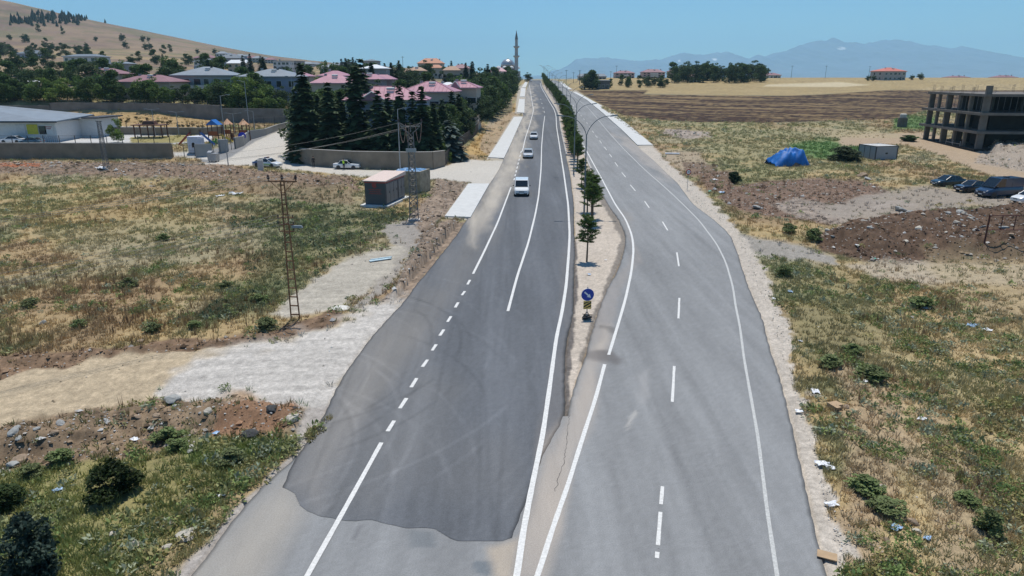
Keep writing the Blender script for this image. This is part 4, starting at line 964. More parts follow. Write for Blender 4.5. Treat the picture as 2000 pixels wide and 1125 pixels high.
part('roof_vent',MB().box(-1.0,-.55,-.25,.25,2.35,2.45),M_PLAST,v)
v=make_car('car','white car at the frame edge, in front of the blue panel van','car',4.3,1.74,1.45,WHITE,HATCH,(-.92,-.70,.14,.50,.96)); p=G(2012,396); v.location=p; v.rotation_euler.z=R(190)

# ================================================================ people
M_SKIN=mat('skin',(.42,.25,.17),.6,vary=.05); M_HAIR=mat('black hair',(.02,.015,.012),.8)
def person(name,label,top,legs,vest,armpose,loc,rz):
    """one continuous clothed body grown over a jointed skeleton, with five-fingered hands"""
    t=thing(name,label,'person',loc,rz)
    V=[];E=[];Rr=[]
    def add(p,r,par=None):
        V.append(p);Rr.append(r)
        if par is not None: E.append((par,len(V)-1))
        return len(V)-1
    pel=add((0,0,.95),.14); wa=add((0,.0,1.12),.125,pel); ch=add((0,0,1.36),.155,wa); nk=add((0,.0,1.50),.055,ch); hd=add((0,.02,1.60),.085,nk); hd2=add((0,.02,1.72),.075,hd)
    for s in (-1,1):
        h=add((s*.10,0,.90),.095,pel); k=add((s*.11,.02,.50),.062,h); a=add((s*.115,-.01,.10),.042,k); f=add((s*.13,.14,.04),.035,a)
        sh=add((s*.19,0,1.42),.062,ch)
        el,wr_=armpose[0 if s<0 else 1]
        el=add(el,.043,sh); w=add(wr_,.028,el); d=(Vector(V[w])-Vector(V[el])).normalized(); pm=Vector(V[w])+d*.06; pa=add(tuple(pm),.030,w)
        side=d.cross(Vector((0,1,0))); side=side.normalized() if side.length>.1 else Vector((1,0,0))
        for i,(o,l) in enumerate(((-.03,.07),(-.01,.08),(.01,.075),(.03,.06))):
            q=pm+side*o+d*(.03); m1=add(tuple(q),.010,pa); add(tuple(q+d*l+Vector((0,.015,0))),.008,m1)
        th=add(tuple(Vector(V[w])+side*-.035*s+d*.02),.011,w); add(tuple(Vector(V[w])+side*-.055*s+d*.06),.009,th)
    me=bpy.data.meshes.new('body'); me.from_pydata(V,E,[]); o=bpy.data.objects.new('body',me); col.objects.link(o); o.parent=t
    sk=o.modifiers.new('skin','SKIN'); sb=o.modifiers.new('sub','SUBSURF'); sb.levels=1; sb.render_levels=2
    for i,r in enumerate(Rr): me.skin_vertices[0].data[i].radius=(r,r)
    me.skin_vertices[0].data[0].use_root=True
    # skin and cloth regions by height and reach
    m=bpy.data.materials.new('clothed body'); m.use_nodes=True; n=m.node_tree; b=n.nodes['Principled BSDF']; b.inputs['Roughness'].default_value=.85
    tc=n.nodes.new('ShaderNodeTexCoord'); sp=n.nodes.new('ShaderNodeSeparateXYZ'); n.links.new(tc.outputs['Object'],sp.inputs[0])
    cr=n.nodes.new('ShaderNodeValToRGB'); cr.color_ramp.interpolation='CONSTANT'; mu=n.nodes.new('ShaderNodeMath'); mu.operation='DIVIDE'; mu.inputs[1].default_value=2.0
    n.links.new(sp.outputs[2],mu.inputs[0]); n.links.new(mu.outputs[0],cr.inputs[0]); e=cr.color_ramp.elements
    e[0].position=0; e[0].color=(.015,.013,.012,1); e[1].position=.05; e[1].color=(*legs,1); x=e.new(.49); x.color=(*top,1); x=e.new(.745); x.color=(.42,.25,.17,1)
    n.links.new(cr.outputs[0],b.inputs['Base Color']); me.materials.append(m)
    part('hair',MB().lathe([(.02,.105),(.07,.085),(.092,.03),(.088,-.02),(.05,-.05)],12,(0,-.005,1.70)),M_HAIR,t,smooth=True)
    f=MB(); f.box(-.012,.012,.10,.125,1.60,1.65,.004,0); part('nose',f,M_SKIN,t)
    eyes=MB(); eyes.box(-.045,-.02,.095,.103,1.655,1.67); eyes.box(.02,.045,.095,.103,1.655,1.67); eyes.box(-.025,.025,.097,.104,1.565,1.575); part('eyes_and_mouth',eyes,M_HAIR,t)
    if vest:
        part('vest',MB().lathe([(.135,1.0),(.150,1.02),(.150,1.15),(.178,1.34),(.17,1.43),(.09,1.475)],14,(0,0,0)),mat('hi-vis cloth',(.50,.85,.05),.7,vary=.08),t,smooth=True)
    return t
arms=[((-.27,.02,1.16),(-.26,.12,.93)),((.27,.02,1.16),(.26,.12,.93))]; reach=[((-.27,.12,1.18),(-.18,.34,1.10)),((.27,.12,1.18),(.16,.34,1.12))]
p=G(613,327); person('person','person in dark clothes standing alone by the compound wall',(.035,.03,.025),(.03,.03,.03),False,arms,p,R(30))
p=G(653,324); person('person','person in a yellow-green vest standing behind the old white saloon',(.03,.03,.04),(.02,.022,.03),True,arms,p,R(-100))
p=G(672,332); person('person','person in a yellow-green vest leaning to the side window of the old white saloon',(.03,.03,.04),(.02,.022,.03),True,reach,p,R(-20))

# ================================================================ signs and lamps
M_GALV=mat('galvanised steel',(.36,.37,.38),.5,metal=.3,vary=.12); M_BLUE=mat('sign blue',(.012,.05,.36),.4,vary=.03); M_SWHITE=mat('sign white',(.80,.80,.80),.4,vary=.03)
M_YEL=mat('sign yellow',(.78,.52,.13),.5,vary=.08); M_BLK=mat('sign black',(.02,.02,.02),.5)
t=thing('road_sign','round blue sign with a white arrow pointing down right over a striped board','road sign',(0,0,0))
part('post',MB().tube((0,0,.12),(0,0,2.0),.03,n=10),M_GALV,t)
d=part('disc',MB().lathe([(.375,-.012),(.375,.012)],40,(0,-.045,1.52),'Y'),M_BLUE,t)
part('rim',MB().lathe([(.392,-.008),(.392,.008)],40,(0,-.035,1.52),'Y'),M_SWHITE,d)
ar=MB(); a=R(-42); ca,sa=math.cos(a),math.sin(a); pts=[(-.27,.045),(.05,.045),(.05,.125),(.27,0),(.05,-.125),(.05,-.045),(-.27,-.045)]
ar.prismy([(x*ca-z*sa,1.52+x*sa+z*ca) for x,z in pts],-.068,-.060); part('arrow',ar,M_SWHITE,d)
b=part('striped_board',MB().box(-.24,.24,-.05,-.035,.62,1.13),M_YEL,t)
st=MB()
for k in range(4):
    z0=.50+k*.21; q=[(-.235,z0),(.235,z0+.28),(.235,z0+.38),(-.235,z0+.10)]; q=[(x,min(1.125,max(.625,z))) for x,z in q]
    if q[0][1]<q[3][1]-.005 or q[1][1]<q[2][1]-.005: st.prismy([x for i,x in enumerate(q)],-.058,-.052)
part('stripe',st,M_BLK,b)
for k,(x,y) in enumerate([(-.12,-.08),(.12,-.02),(0,.12)]): part('foot',MB().lathe([(.10,0),(.19,.02),(.19,.09),(.10,.12)],14,(x,y,.02+.03*k)),M_TYRE,t)
part('strut',MB().tube((-.3,0,.30),(.3,.02,.22),.02).tube((-.25,.1,.05),(0,0,.45),.02).tube((.25,.1,.05),(0,0,.45),.02),M_TYRE,t)
p=G(1146,622); t.location=p; t.rotation_euler.z=R(6)
t=thing('speed_sign','small round red-rimmed speed limit sign on a thin pole beside the gravel shoulder','road sign',G(1342,371),R(10))
part('post',MB().tube((0,0,-.1),(0,0,2.6),.03,n=8),M_GALV,t)
d=part('disc',MB().lathe([(.36,-.01),(.36,.01)],28,(0,-.04,2.3),'Y'),M_RED,t); part('face',MB().lathe([(.25,-.004),(.25,.004)],28,(0,-.056,2.3),'Y'),M_SWHITE,d)
def text_mesh(s,size,m,name,parent,loc,rot,label=None,ex=.004):
    c=bpy.data.curves.new(name,'FONT'); c.body=s; c.size=size; c.align_x='CENTER'; c.align_y='CENTER'; c.extrude=ex
    o=bpy.data.objects.new(name,c); dg=bpy.context.evaluated_depsgraph_get(); col.objects.link(o); dg.update(); me=bpy.data.meshes.new_from_object(o.evaluated_get(bpy.context.evaluated_depsgraph_get()))
    bpy.data.objects.remove(o); me.materials.clear(); me.materials.append(m); q=bpy.data.objects.new(name,me); col.objects.link(q); q.parent=parent; q.location=loc; q.rotation_euler=rot; return q
text_mesh('50',.28,M_BLK,'digits',d,(0,-.068,2.3),(math.pi/2,0,0))

M_LAMPP=mat('lamp pole steel',(.20,.22,.23),.5,metal=.4,vary=.1); M_LHEAD=mat('lamp head grey',(.22,.24,.25),.45,vary=.05)
t=thing('street_lamp','lamp','street lamp')
part('pole',MB().lathe([(.12,0),(.10,.5),(.085,4),(.06,8.3)],10),M_LAMPP,t); part('base_plate',MB().box(-.22,.22,-.22,.22,-.1,.06),M_GALV,t)
for s in (-1,1):
    pts=[Vector((s*(2.35*(1-math.cos(u))),0,8.25+1.75*math.sin(u))) for u in [i*math.pi/2/9 for i in range(10)]]
    pts=[Vector((s*2.45*(i/9)**1.35,0,8.25+2.0*(1-(1-i/9)**2.1)))for i in range(10)]
    a=part('arm',MB().path(pts,.042,6),M_LAMPP,t)
    h=part('lamp_head',MB().box(-.42,.42,-.13,.13,-.05,.07,.08,.03),M_LHEAD,t,bevel=.02); h.location=(s*2.75,0,10.28); h.rotation_euler=(0,R(-8*s),0)
    part('lamp_glass',MB().box(-.30,.30,-.09,.09,-.065,-.052),M_LAMPG,h)
LAMP=Proto(t)
lamps=[(72,.42),(104,.60),(138,.62)]+[(138+34*i,.62) for i in range(1,12)]
for i,(Y,f) in enumerate(lamps):
    x=med_x(Y,f)
    if i==0: x=Xat(1141,412,Y)
    if i==1: x=Xat(1121,320,Y)
    lab=['nearest double-arm street lamp, its pole rising between the median pines','second nearest double-arm street lamp in the median','third nearest double-arm street lamp in the median'][i] if i<3 else 'double-arm street lamp far along the median towards the crest'
    LAMP.put((x,Y,T(x,Y)-.05),R(2),1,lab,'double-arm lamps in the median' if i<3 else 'far double-arm lamps in the median')
# single lamps along the side street and in the yard
def single_lamp(label,px,Y,top,arm,dirx=1,twin=False,grp='single lamps by the side street'):
    x=at_ground(px,Y); z=T(x,Y); h=Zat(top,Y)-z; t=thing('street_lamp',label,'street lamp',(x,Y,z),0,grp)
    part('pole',MB().lathe([(.10,-.1),(.09,1),(.05,h)],8),M_GALV,t)
    for s in ((-1,1) if twin else (dirx,)):
        part('arm',MB().tube((0,0,h-.05),(s*arm,0,h+.12),.03,n=6),M_GALV,t); hd=part('lamp_head',MB().box(-.32,.32,-.11,.11,-.04,.05,.05,.02),M_LHEAD,t); hd.location=(s*(arm+.3),0,h+.15)
        part('lamp_glass',MB().box(-.24,.24,-.08,.08,-.052,-.042),M_LAMPG,hd)
single_lamp('tall lamp post rising from the spoil bank beside the grey waste container',446,112,187,.9)
single_lamp('tall lamp post behind the low wall of the playground',491,143,159,-.9 if 0 else .9,-1)
single_lamp('tall lamp post against the high concrete wall at the top of the side street',579,166,150,.8,-1)
single_lamp('tall lamp post standing before the compound wall next to the lattice pylon',782,105,213,.7,1)
single_lamp('small twin-headed lamp in the yard beside the pergola',306,150,214,1.0,1,True,'small lamps in the school yard')
single_lamp('small twin-headed lamp in the yard right of the pergola',352,150,219,1.0,1,True,'small lamps in the school yard')
single_lamp('small twin-headed lamp behind the blue playground roof',461,152,222,1.2,-1,True,'small lamps in the school yard')
single_lamp('small lamp against the high wall right of the playground',500,158,217,1.2,-1,False,'small lamps in the school yard')

# ================================================================ power poles and wires
M_RUST=mat('rusty painted steel',(.20,.095,.045),.8,vary=.4,scale=5); M_INS=mat('brown insulator',(.06,.03,.02),.3); M_DST=mat('grey lattice steel',(.20,.195,.19),.6,metal=.3,vary=.2); M_WIRE=mat('bare wire',(.16,.16,.155),.5,metal=.3)
M_COP=mat('reddish cable',(.42,.24,.18),.5)
def lattice(mb,h,wb,wt,n,r,cross=True):
    for s in (-1,1):
        for q in (-1,1): mb.tube((s*wb,q*wb*.6,0),(s*wt,q*wt*.6,h),r,n=4)
    for i in range(n):
        z0=h*i/n; z1=h*(i+1)/n; a=wb+(wt-wb)*i/n; b=wb+(wt-wb)*(i+1)/n
        for q in (-1,1):
            if cross:
                mb.tube((-a,q*a*.6,z0),(b,q*b*.6,z1),r*.6,n=4); mb.tube((a,q*a*.6,z0),(-b,q*b*.6,z1),r*.6,n=4); mb.tube((q*a,-a*.6,z0),(q*b,b*.6,z1),r*.6,n=4); mb.tube((q*a,a*.6,z0),(q*b,-b*.6,z1),r*.6,n=4)
            mb.tube((-a,q*a*.6,z0),(a,q*a*.6,z0),r*.6,n=4); mb.tube((q*a,-a*.6,z0),(q*a,a*.6,z0),r*.6,n=4)
    return mb
def insulator(parent,p,up=1,s=1.0):
    return part('insulator',MB().lathe([(.02*s,0),(.02*s,.04*s),(.07*s,.06*s),(.05*s,.10*s),(.08*s,.13*s),(.05*s,.17*s),(.06*s,.20*s),(.02*s,.26*s)],10,p),M_INS,parent)
px_=577; p=G(577,622); Yp=p.y; H1=Zat(352,Yp)-p.z
t=thing('power_pole','rusty brown lattice ladder pole with a crossarm standing above the white gravel','power pole',p,R(-4))
mb=MB()
for s in (-1,1): mb.box(s*.22-.035,s*.22+.035,-.04,.04,-.2,H1) if False else mb.tube((s*.27,0,-.2),(s*.10,0,H1),.045,n=4)
for i in range(15): z=H1*(i+.5)/15; a=.27-.17*z/H1; mb.box(-a,a,-.025,.025,z-.035,z+.035)
part('mast',mb,M_RUST,t)
part('crossarm',MB().box(-.85,.85,-.04,.04,H1-.10,H1-.02).tube((-.7,0,H1-.06),(0,0,H1-.75),.022,n=4).tube((.7,0,H1-.06),(0,0,H1-.75),.022,n=4).box(-.5,.5,-.03,.03,H1-2.2,H1-2.14).box(-.45,.45,-.03,.03,H1-2.6,H1-2.54).box(-.45,.45,-.03,.03,H1-3.0,H1-2.94),M_RUST,t)
tops=[]
for x in (-.8,0,.8): insulator(t,(x,0,H1-.02),s=1.3); tops.append(Vector((p.x+x,p.y,p.z+H1+.3)))
low=[]
for z in (H1-2.14,H1-2.54,H1-2.94):
    for x in (-.45,.42): insulator(t,(x,0,z),s=.6); low.append(Vector((p.x+x,p.y,p.z+z+.15)))
part('lamp_head',MB().box(.3,.95,-.10,.10,H1-2.75,H1-2.62,.05,.02).tube((.1,0,H1-2.5),(.45,0,H1-2.68),.025),M_LHEAD,t)
wi=0
def wire(a,b,sag,label,r=.008,m=None,grp='power line wires'):
    pts=[]
    for i in range(25):
        f=i/24; q=a.lerp(b,f); q.z-=sag*4*f*(1-f); pts.append(q)
    o=solo('wire',MB().path(pts,r,4),m or M_WIRE,label,'wire',group=grp); return o
left_end=Vector((-64,34,7.4))
for i,a in enumerate(tops): wire(a,Vector((-48+1.2*i,15+1.5*i,7.6)),.9,f'upper wire from the rusty ladder pole to lower left, {["outer","middle","inner"][i]} one')
for i,a in enumerate(low[:4]): wire(a,Vector((-45+.5*i,14+1.0*i,5.0-.3*i)),.8,f'lower side wire of the rusty ladder pole, {["topmost","second","third","lowest"][i]} of four')
# lattice pylon by the kiosk
p=G(809,429); Yp=p.y; H2=Zat(258,Yp)-p.z
t=thing('lattice_pylon','grey steel lattice pylon with a curved crossarm beside the transformer kiosk','pylon',p,R(4))
part('mast',lattice(MB(),H2,.44,.25,15,.04),M_DST,t); part('footing',MB().box(-.6,.6,-.5,.5,-.4,.12),M_KERB,t)
c=MB(); c.tube((-.95,0,H2+.55),(.95,0,H2+.55),.05,n=5); 
for s in (-1,1): c.tube((s*.95,0,H2+.55),(s*.2,0,H2-.1),.04,n=5); c.tube((s*1.15,0,H2+.95),(s*.85,0,H2+.5),.035,n=5); c.tube((s*1.15,0,H2+.95),(s*.1,0,H2+.35),.03,n=5)
c.tube((0,0,H2),(0,0,H2+.6),.05,n=5); part('crossarm',c,M_DST,t)
for x,z in ((-1.15,.95),(0,.6),(1.1,.95)): insulator(t,(x,0,H2+z),s=1.2)
for x0,x1 in ((-1.1,-.45),(-.45,-.15),(1.1,.5)):
    pts=[Vector((x0+(x1-x0)*f,0,H2+.8-1.9*math.sin(math.pi*f)**.8*.9-.2*f)) for f in [i/12 for i in range(13)]]; part('cable_loop',MB().path(pts,.028,5),M_COP,t)
part('box',MB().box(-.5,.5,-.42,-.30,H2-1.9,H2-1.55),M_GALV,t)
pt=Vector(p); end=G(420,470)
for i,(dx,dz) in enumerate(((-1.1,.9),(-.45,.3),(.2,.6),(1.1,.9))): wire(pt+Vector((dx,0,H2+dz)),tops[1]+Vector((-26+dx*.6,16,-1.0-.3*i)),1.2,f'wire strung left from the grey lattice pylon, {ORD[i]} from its left arm tip')
p=G(210,340); Yp=p.y; H3=Zat(236,Yp)-p.z
t=thing('lattice_post','thin grey lattice post standing in front of the long school wall','pylon',p,R(-3))
part('mast',lattice(MB(),H3,.36,.22,14,.035),M_DST,t); part('crossarm',MB().box(-.5,.5,-.05,.05,H3-.1,H3),M_DST,t); part('footing',MB().box(-.45,.45,-.4,.4,-.3,.1),M_KERB,t)

# ================================================================ transformer kiosk, tank, bins
M_KDARK=mat('slate panel',(.075,.077,.083),.6,vary=.08); M_KLIGHT=mat('grey metal door',(.16,.165,.17),.5,vary=.08); M_KROOF=mat('faded red sheet roof',(.66,.52,.45),.6,vary=.08); M_KRED=mat('dark red band',(.30,.05,.045),.6)
p0=G(713,403); p1=G(748,404); t=thing('transformer_kiosk','dark grey transformer kiosk with a faded pink sloping roof and a white plinth','kiosk',(0,0,0))
KW=2.45; KL=6.0; KH=2.72
M_PLW=mat('white plinth',(.62,.62,.60),.9)
part('plinth',MB().box(-.45,KW+.45,-.55,KL+.5,-.3,.14),M_PLW,t)
bd=part('body',MB().prismy([(0,.14),(KW,.14),(KW,KH),(0,KH)],0,KL),M_KDARK,t)
part('band',MB().box(-.02,KW+.02,-.03,KL+.02,KH-.16,KH+.02),M_KRED,t)
part('roof',MB().add([(-.15,-.2,KH+.02),(KW+.15,-.2,KH+.02),(KW+.15,KL+.2,KH+.02),(-.15,KL+.2,KH+.02),(-.15,-.2,KH+.12),(KW+.15,-.2,KH+.12),(KW+.15,KL+.2,KH+.45),(-.15,KL+.2,KH+.45)],[(3,2,1,0),(4,5,6,7),(0,1,5,4),(1,2,6,5),(2,3,7,6),(3,0,4,7)]),M_KROOF,t)
for i,yy in enumerate((.2,1.32,2.44,3.95,4.95)):
    dd_=part('door',MB().box(KW+.002,KW+.05,yy,yy+(1.05 if i<3 else .9),.3,KH-.28),M_KLIGHT,t,bevel=.01); part('handle',MB().box(KW+.05,KW+.08,yy+.85 if i<3 else yy+.7,yy+.92 if i<3 else yy+.76,1.35,1.6),M_PLAST,dd_)
lg=MB(); lg.prismy([(KW/2-.05-.28,2.2),(KW/2-.05,1.95),(KW/2-.05+.28,2.2),(KW/2+.1,2.35),(KW/2+.22,2.5),(KW/2-.05,2.62),(KW/2-.35,2.48)],-.012,-.002); part('emblem',lg,M_KRED,bd)
wr=MB()
for z,w in ((1.78,1.5),(1.55,1.3),(1.34,1.5)):
    x=KW/2-w/2
    while x<KW/2+w/2: l=.12+.1*((x*7+z*3)%1); wr.box(x,min(x+l,KW/2+w/2),-.01,-.002,z,z+.10); x+=l+.06
part('lettering',wr,M_KRED,bd)
t.location=(p0.x+.1,p0.y-.1,p0.z+.1); t.rotation_euler.z=R(-12)
p=G(806,374)
t=thing('concrete_tank','square weathered concrete tank with blue covers behind the kiosk','tank',p,R(-16))
M_OLDC=mat('weathered board-marked concrete',(.34,.285,.20),.95,vary=.3,scale=2,bump=.2)
w=MB(); 
for (a,b,c_,d_) in ((-1.8,1.8,-1.6,-1.42),(-1.8,1.8,1.42,1.6),(-1.8,-1.62,-1.42,1.42),(1.62,1.8,-1.42,1.42)): w.box(a,b,c_,d_,-.4,2.75)
part('wall',w,M_OLDC,t); part('floor',MB().box(-1.62,1.62,-1.42,1.42,1.9,2.1),M_OLDC,t)
cr_=MB(); rr=random.Random(3)
for k in range(2):
    cx=-.8+1.6*k; n=9; V=[];Fc=[]
    for i in range(n):
        for j in range(n): V.append((cx-.78+1.56*i/(n-1),-1.35+2.7*j/(n-1),2.74+.22*rr.random()*(0<i<n-1)*(0<j<n-1)))
    for i in range(n-1):
        for j in range(n-1): Fc.append((i*n+j,(i+1)*n+j,(i+1)*n+j+1,i*n+j+1))
    b=MB().add(V,Fc); part('cover',b,mat('blue plastic sheet',(.10,.24,.42),.5,vary=.3,scale=2),t)
p=G(418,316)
t=thing('waste_container','grey galvanised waste container on small wheels beside the side street','container',p,R(-8))
part('body',MB().box(-.75,.75,-.55,.55,.2,1.45,-.06,-.06),M_GALV,t,bevel=.03); part('lid',MB().prismx([(-.60,1.46),(.60,1.46),(.55,1.75),(.1,1.85),(-.5,1.62)],-.80,-.05) ,M_GALV,t)
for s in (-1,1):
    for q in (-1,1): wq=part('wheel',MB().lathe([(.10,-.03),(.10,.03)],12,(0,0,0),'Y'),M_TYRE,t); wq.location=(s*.6,q*.4,.1)
solo('concrete_block',MB().box(-.42,.42,-.35,.35,-.2,1.75,.02,.02),mat('painted concrete block',(.55,.53,.50),.8,vary=.1),'pale upright concrete block standing in front of the patrol car','block',G(510,334),R(10),bevel=.03)
solo('manhole_cover',MB().lathe([(.55,-.1),(.55,.07),(.48,.09)],28),mat('pale concrete ring',(.60,.58,.53),.9),'round pale manhole cover on the earth bank near the rusty ladder pole','manhole cover',G(666,604))
solo('plank',MB().box(-.9,.9,-.16,.16,0,.06).box(-.7,1.1,.22,.38,.02,.09),mat('pale blue board',(.45,.58,.63),.6),'pale blue boards lying on the silty ground left of the spoil ridge','boards',G(743,509)+Vector((0,0,.05)),R(32))

# ================================================================ walls and fences
M_WALLC=mat('grey retaining concrete',(.20,.185,.17),.95,vary=.22,scale=.5,bump=.15); M_WALLB=mat('brown-grey wall concrete',(.25,.205,.155),.95,vary=.22,scale=.5,bump=.15); M_COPE=mat('coping',(.40,.38,.35),.9)
M_FEN=mat('dark fence steel',(.05,.05,.055),.6); M_LOWW=mat('low wall render',(.33,.33,.32),.9,vary=.1,scale=.7)
def wall(name,label,pts,thick,m,cope=None,grp=None,seams=0,cat='wall'):
    """pts: (x,y,zbottom,ztop)"""
    t=thing(name,label,cat,(0,0,0),0,grp); b=MB(); c=MB(); s_=MB()
    for (x0,y0,a0,b0),(x1,y1,a1,b1) in zip(pts,pts[1:]):
        d=Vector((x1-x0,y1-y0,0)).normalized(); n=Vector((-d.y,d.x,0))*thick/2
        V=[(x0-n.x,y0-n.y,a0),(x1-n.x,y1-n.y,a1),(x1+n.x,y1+n.y,a1),(x0+n.x,y0+n.y,a0),(x0-n.x,y0-n.y,b0),(x1-n.x,y1-n.y,b1),(x1+n.x,y1+n.y,b1),(x0+n.x,y0+n.y,b0)]
        b.add(V,[(3,2,1,0),(4,5,6,7),(0,1,5,4),(1,2,6,5),(2,3,7,6),(3,0,4,7)])
        if cope:
            n2=n*1.25; V=[(x0-n2.x,y0-n2.y,b0),(x1-n2.x,y1-n2.y,b1),(x1+n2.x,y1+n2.y,b1),(x0+n2.x,y0+n2.y,b0)]; V+=[(x,y,z+.08) for x,y,z in V]
            c.add(V,[(3,2,1,0),(4,5,6,7),(0,1,5,4),(1,2,6,5),(2,3,7,6),(3,0,4,7)])
        if seams:
            L=math.hypot(x1-x0,y1-y0); k=int(L/seams)
            for i in range(1,k+1):
                f=i*seams/L
                if f>=1: break
                x,y=x0+(x1-x0)*f,y0+(y1-y0)*f; zb=a0+(a1-a0)*f; zt=b0+(b1-b0)*f; q=n*1.12; e=d*.06
                V=[(x-e.x-q.x,y-e.y-q.y,zb),(x+e.x-q.x,y+e.y-q.y,zb),(x+e.x+q.x,y+e.y+q.y,zb),(x-e.x+q.x,y-e.y+q.y,zb)]; V+=[(a,b_,zt-.02) for a,b_,_ in V]
                s_.add(V,[(3,2,1,0),(4,5,6,7),(0,1,5,4),(1,2,6,5),(2,3,7,6),(3,0,4,7)])
    part('wall_body',b,m,t)
    if cope: part('coping',c,M_COPE,t)
    if seams and s_.v: part('seam',s_,m,t)
    return t
def pw(px,Y,zb,top,dz=0):
    x=at_ground(px,Y); z=T(x,Y) if zb is None else zb; return (x,Y,z-.6,Zat(top,Y) if top>30 else z+top)
wall('school_wall','long brown-grey concrete wall between the spoil bank and the school yard',[pw(px,123.9,0,279.6+.002*px) for px in (-320,-150,0,150,300,338)],.35,M_WALLB,True,None,14)
wall('retaining_wall','high grey concrete wall stepping above the dry grass slope behind the school',[pw(-300,184.5,4.4,207),pw(0,184.5,4.4,206),pw(107,185,4.4,205.5)],.5,M_WALLC,None,'long high retaining wall',9)
wall('retaining_wall','taller middle stretch of high concrete wall, above the slope and pergola',[pw(108,185,4.4,200.5),pw(200,185.5,4.3,200),pw(300,185.5,3.8,201),pw(380,184,3.2,203),pw(436,182,2.5,206)],.5,M_WALLC,None,None,9)
wall('retaining_wall','right end of the high concrete wall, in the shade behind the playground',[pw(437,180,2.2,211),pw(500,178,2.2,212),pw(600,177,2.2,213)],.5,M_WALLC,None,None,9)
wall('inner_wall','low wall with a fence at the foot of the dry grass slope in the yard',[pw(128,153,1.6,249),pw(250,152,1.6,249),pw(400,151,1.6,250),pw(440,153,1.6,247)],.3,M_WALLB,True)
wall('compound_wall','weathered concrete garden wall in front of the dark spruces',[pw(567,124,0,280),pw(590,117,0,290),pw(612,114,0,292),pw(690,110.6,0,296),pw(800,109,0,297.5),pw(845,110,0,297),pw(868,114,0,294.5)],.35,M_WALLB,True,None,8)
wall('compound_wall','rear flank of the garden wall running up the side street under the spruces',[pw(567,124.2,0,280),pw(572,140,.5,262),pw(578,160,2,244)],.3,M_WALLB,True)
wall('low_wall','low grey wall stepping up the side street behind the playground',[pw(383,124,.3,281.5),pw(416,124.5,.3,281)],.3,M_LOWW,None,'low grey walls of the playground')
wall('gate_pillar','grey block pillar of the playground gate behind the lamp post',[pw(431,126,.3,272),pw(446,127,.3,272)],1.0,M_LOWW)
wall('low_wall','second low grey wall, starting at the gate pillar and climbing the side street',[pw(461,129.5,.5,268.5),pw(476,134,.6,266),pw(490,143,1.0,255),pw(520,150,1.3,251.5),pw(545,160,2.0,243),pw(575,168,2.6,235.5)],.3,M_LOWW)
def fence(label,pts,h,step,rail=True,mesh=False,name='fence'):
    t=thing(name,label,'fence'); P_=MB(); r=MB()
    for (x0,y0,z0),(x1,y1,z1) in zip(pts,pts[1:]):
        L=math.hypot(x1-x0,y1-y0); k=max(1,int(L/step))
        for i in range(k+1):
            f=i/k; x,y,z=x0+(x1-x0)*f,y0+(y1-y0)*f,z0+(z1-z0)*f; part('post',MB().box(x-.045,x+.045,y-.045,y+.045,z,z+h),M_FEN,t)
        if rail:
            for hz in (.15,h*.55,h-.05): r.tube((x0,y0,z0+hz),(x1,y1,z1+hz),.015,n=4)
            n=int(L/.5)
            if mesh:
                for i in range(n): f=(i+.5)/n; r.tube((x0+(x1-x0)*f,y0+(y1-y0)*f,z0+(z1-z0)*f+.1),(x0+(x1-x0)*f,y0+(y1-y0)*f,z0+(z1-z0)*f+h-.05),.008,n=3)
    if rail: part('rail',r,M_FEN,t)
    return t
zt=Zat(279.6,123.9)
fence('wire fence with dark posts on top of the long school wall',[(at_ground(0,123.9),123.9,zt),(at_ground(336,123.9),123.9,Zat(280,123.9))],1.35,2.6)
fence('thin dark fence on the low wall below the dry grass slope',[(at_ground(130,152.5),152.5,Zat(249,152.5)),(at_ground(400,151),151,Zat(250,151))],1.1,2.6)
fence('tall dark fence in front of the high wall behind the playground',[(at_ground(476,160),160,T(at_ground(476,160),160)),(at_ground(560,167),167,T(at_ground(560,167),167))],2.6,2.2,True,True)
fence('thin dark fence along the top of the high retaining wall',[(at_ground(108,186),186,Zat(200.5,186)),(at_ground(436,183),183,Zat(206,183))],1.2,3.2)
t=fence('sliding black yard gate between the long wall and the white booth',[(at_ground(339,124.3),124.3,T(at_ground(339,124.3),124.3)),(at_ground(382,124.3),124.3,T(at_ground(382,124.3),124.3))],1.9,1.8,True,True,'gate')
t=fence('black barred gate between the low grey wall and the gate pillar',[(at_ground(418,125),125,T(at_ground(418,125),125)),(at_ground(431,126),126,T(at_ground(431,126),126))],1.9,1.2,True,True,'gate')
t=fence('black barred gate right of the grey gate pillar',[(at_ground(446,127),127,T(at_ground(446,127),127)),(at_ground(461,129.5),129.5,T(at_ground(461,129.5),129.5))],1.9,1.2,True,True,'gate')
# slatted fence beside the embankment
t=thing('board_fence','dark upright board fence climbing along the dry grass embankment','fence')
fp=[]; 
for px,Y,hh in ((868,114,1.9),(893,128,1.9),(915,145,2.0),(934,163,2.0)): x=at_ground(px,Y); fp.append((x,Y,T(x,Y),hh))
b=MB()
for (x0,y0,z0,h0),(x1,y1,z1,h1) in zip(fp,fp[1:]):
    L=math.hypot(x1-x0,y1-y0); n=int(L/.45)
    for i in range(n):
        f=i/n; x,y,z=x0+(x1-x0)*f,y0+(y1-y0)*f,z0+(z1-z0)*f; b.box(x-.05,x+.05,y,y+.36,z-.3,z+h0+(.08 if i%2 else 0))
part('boards',b,mat('grey-brown boards',(.12,.10,.085),.9,vary=.3),t)

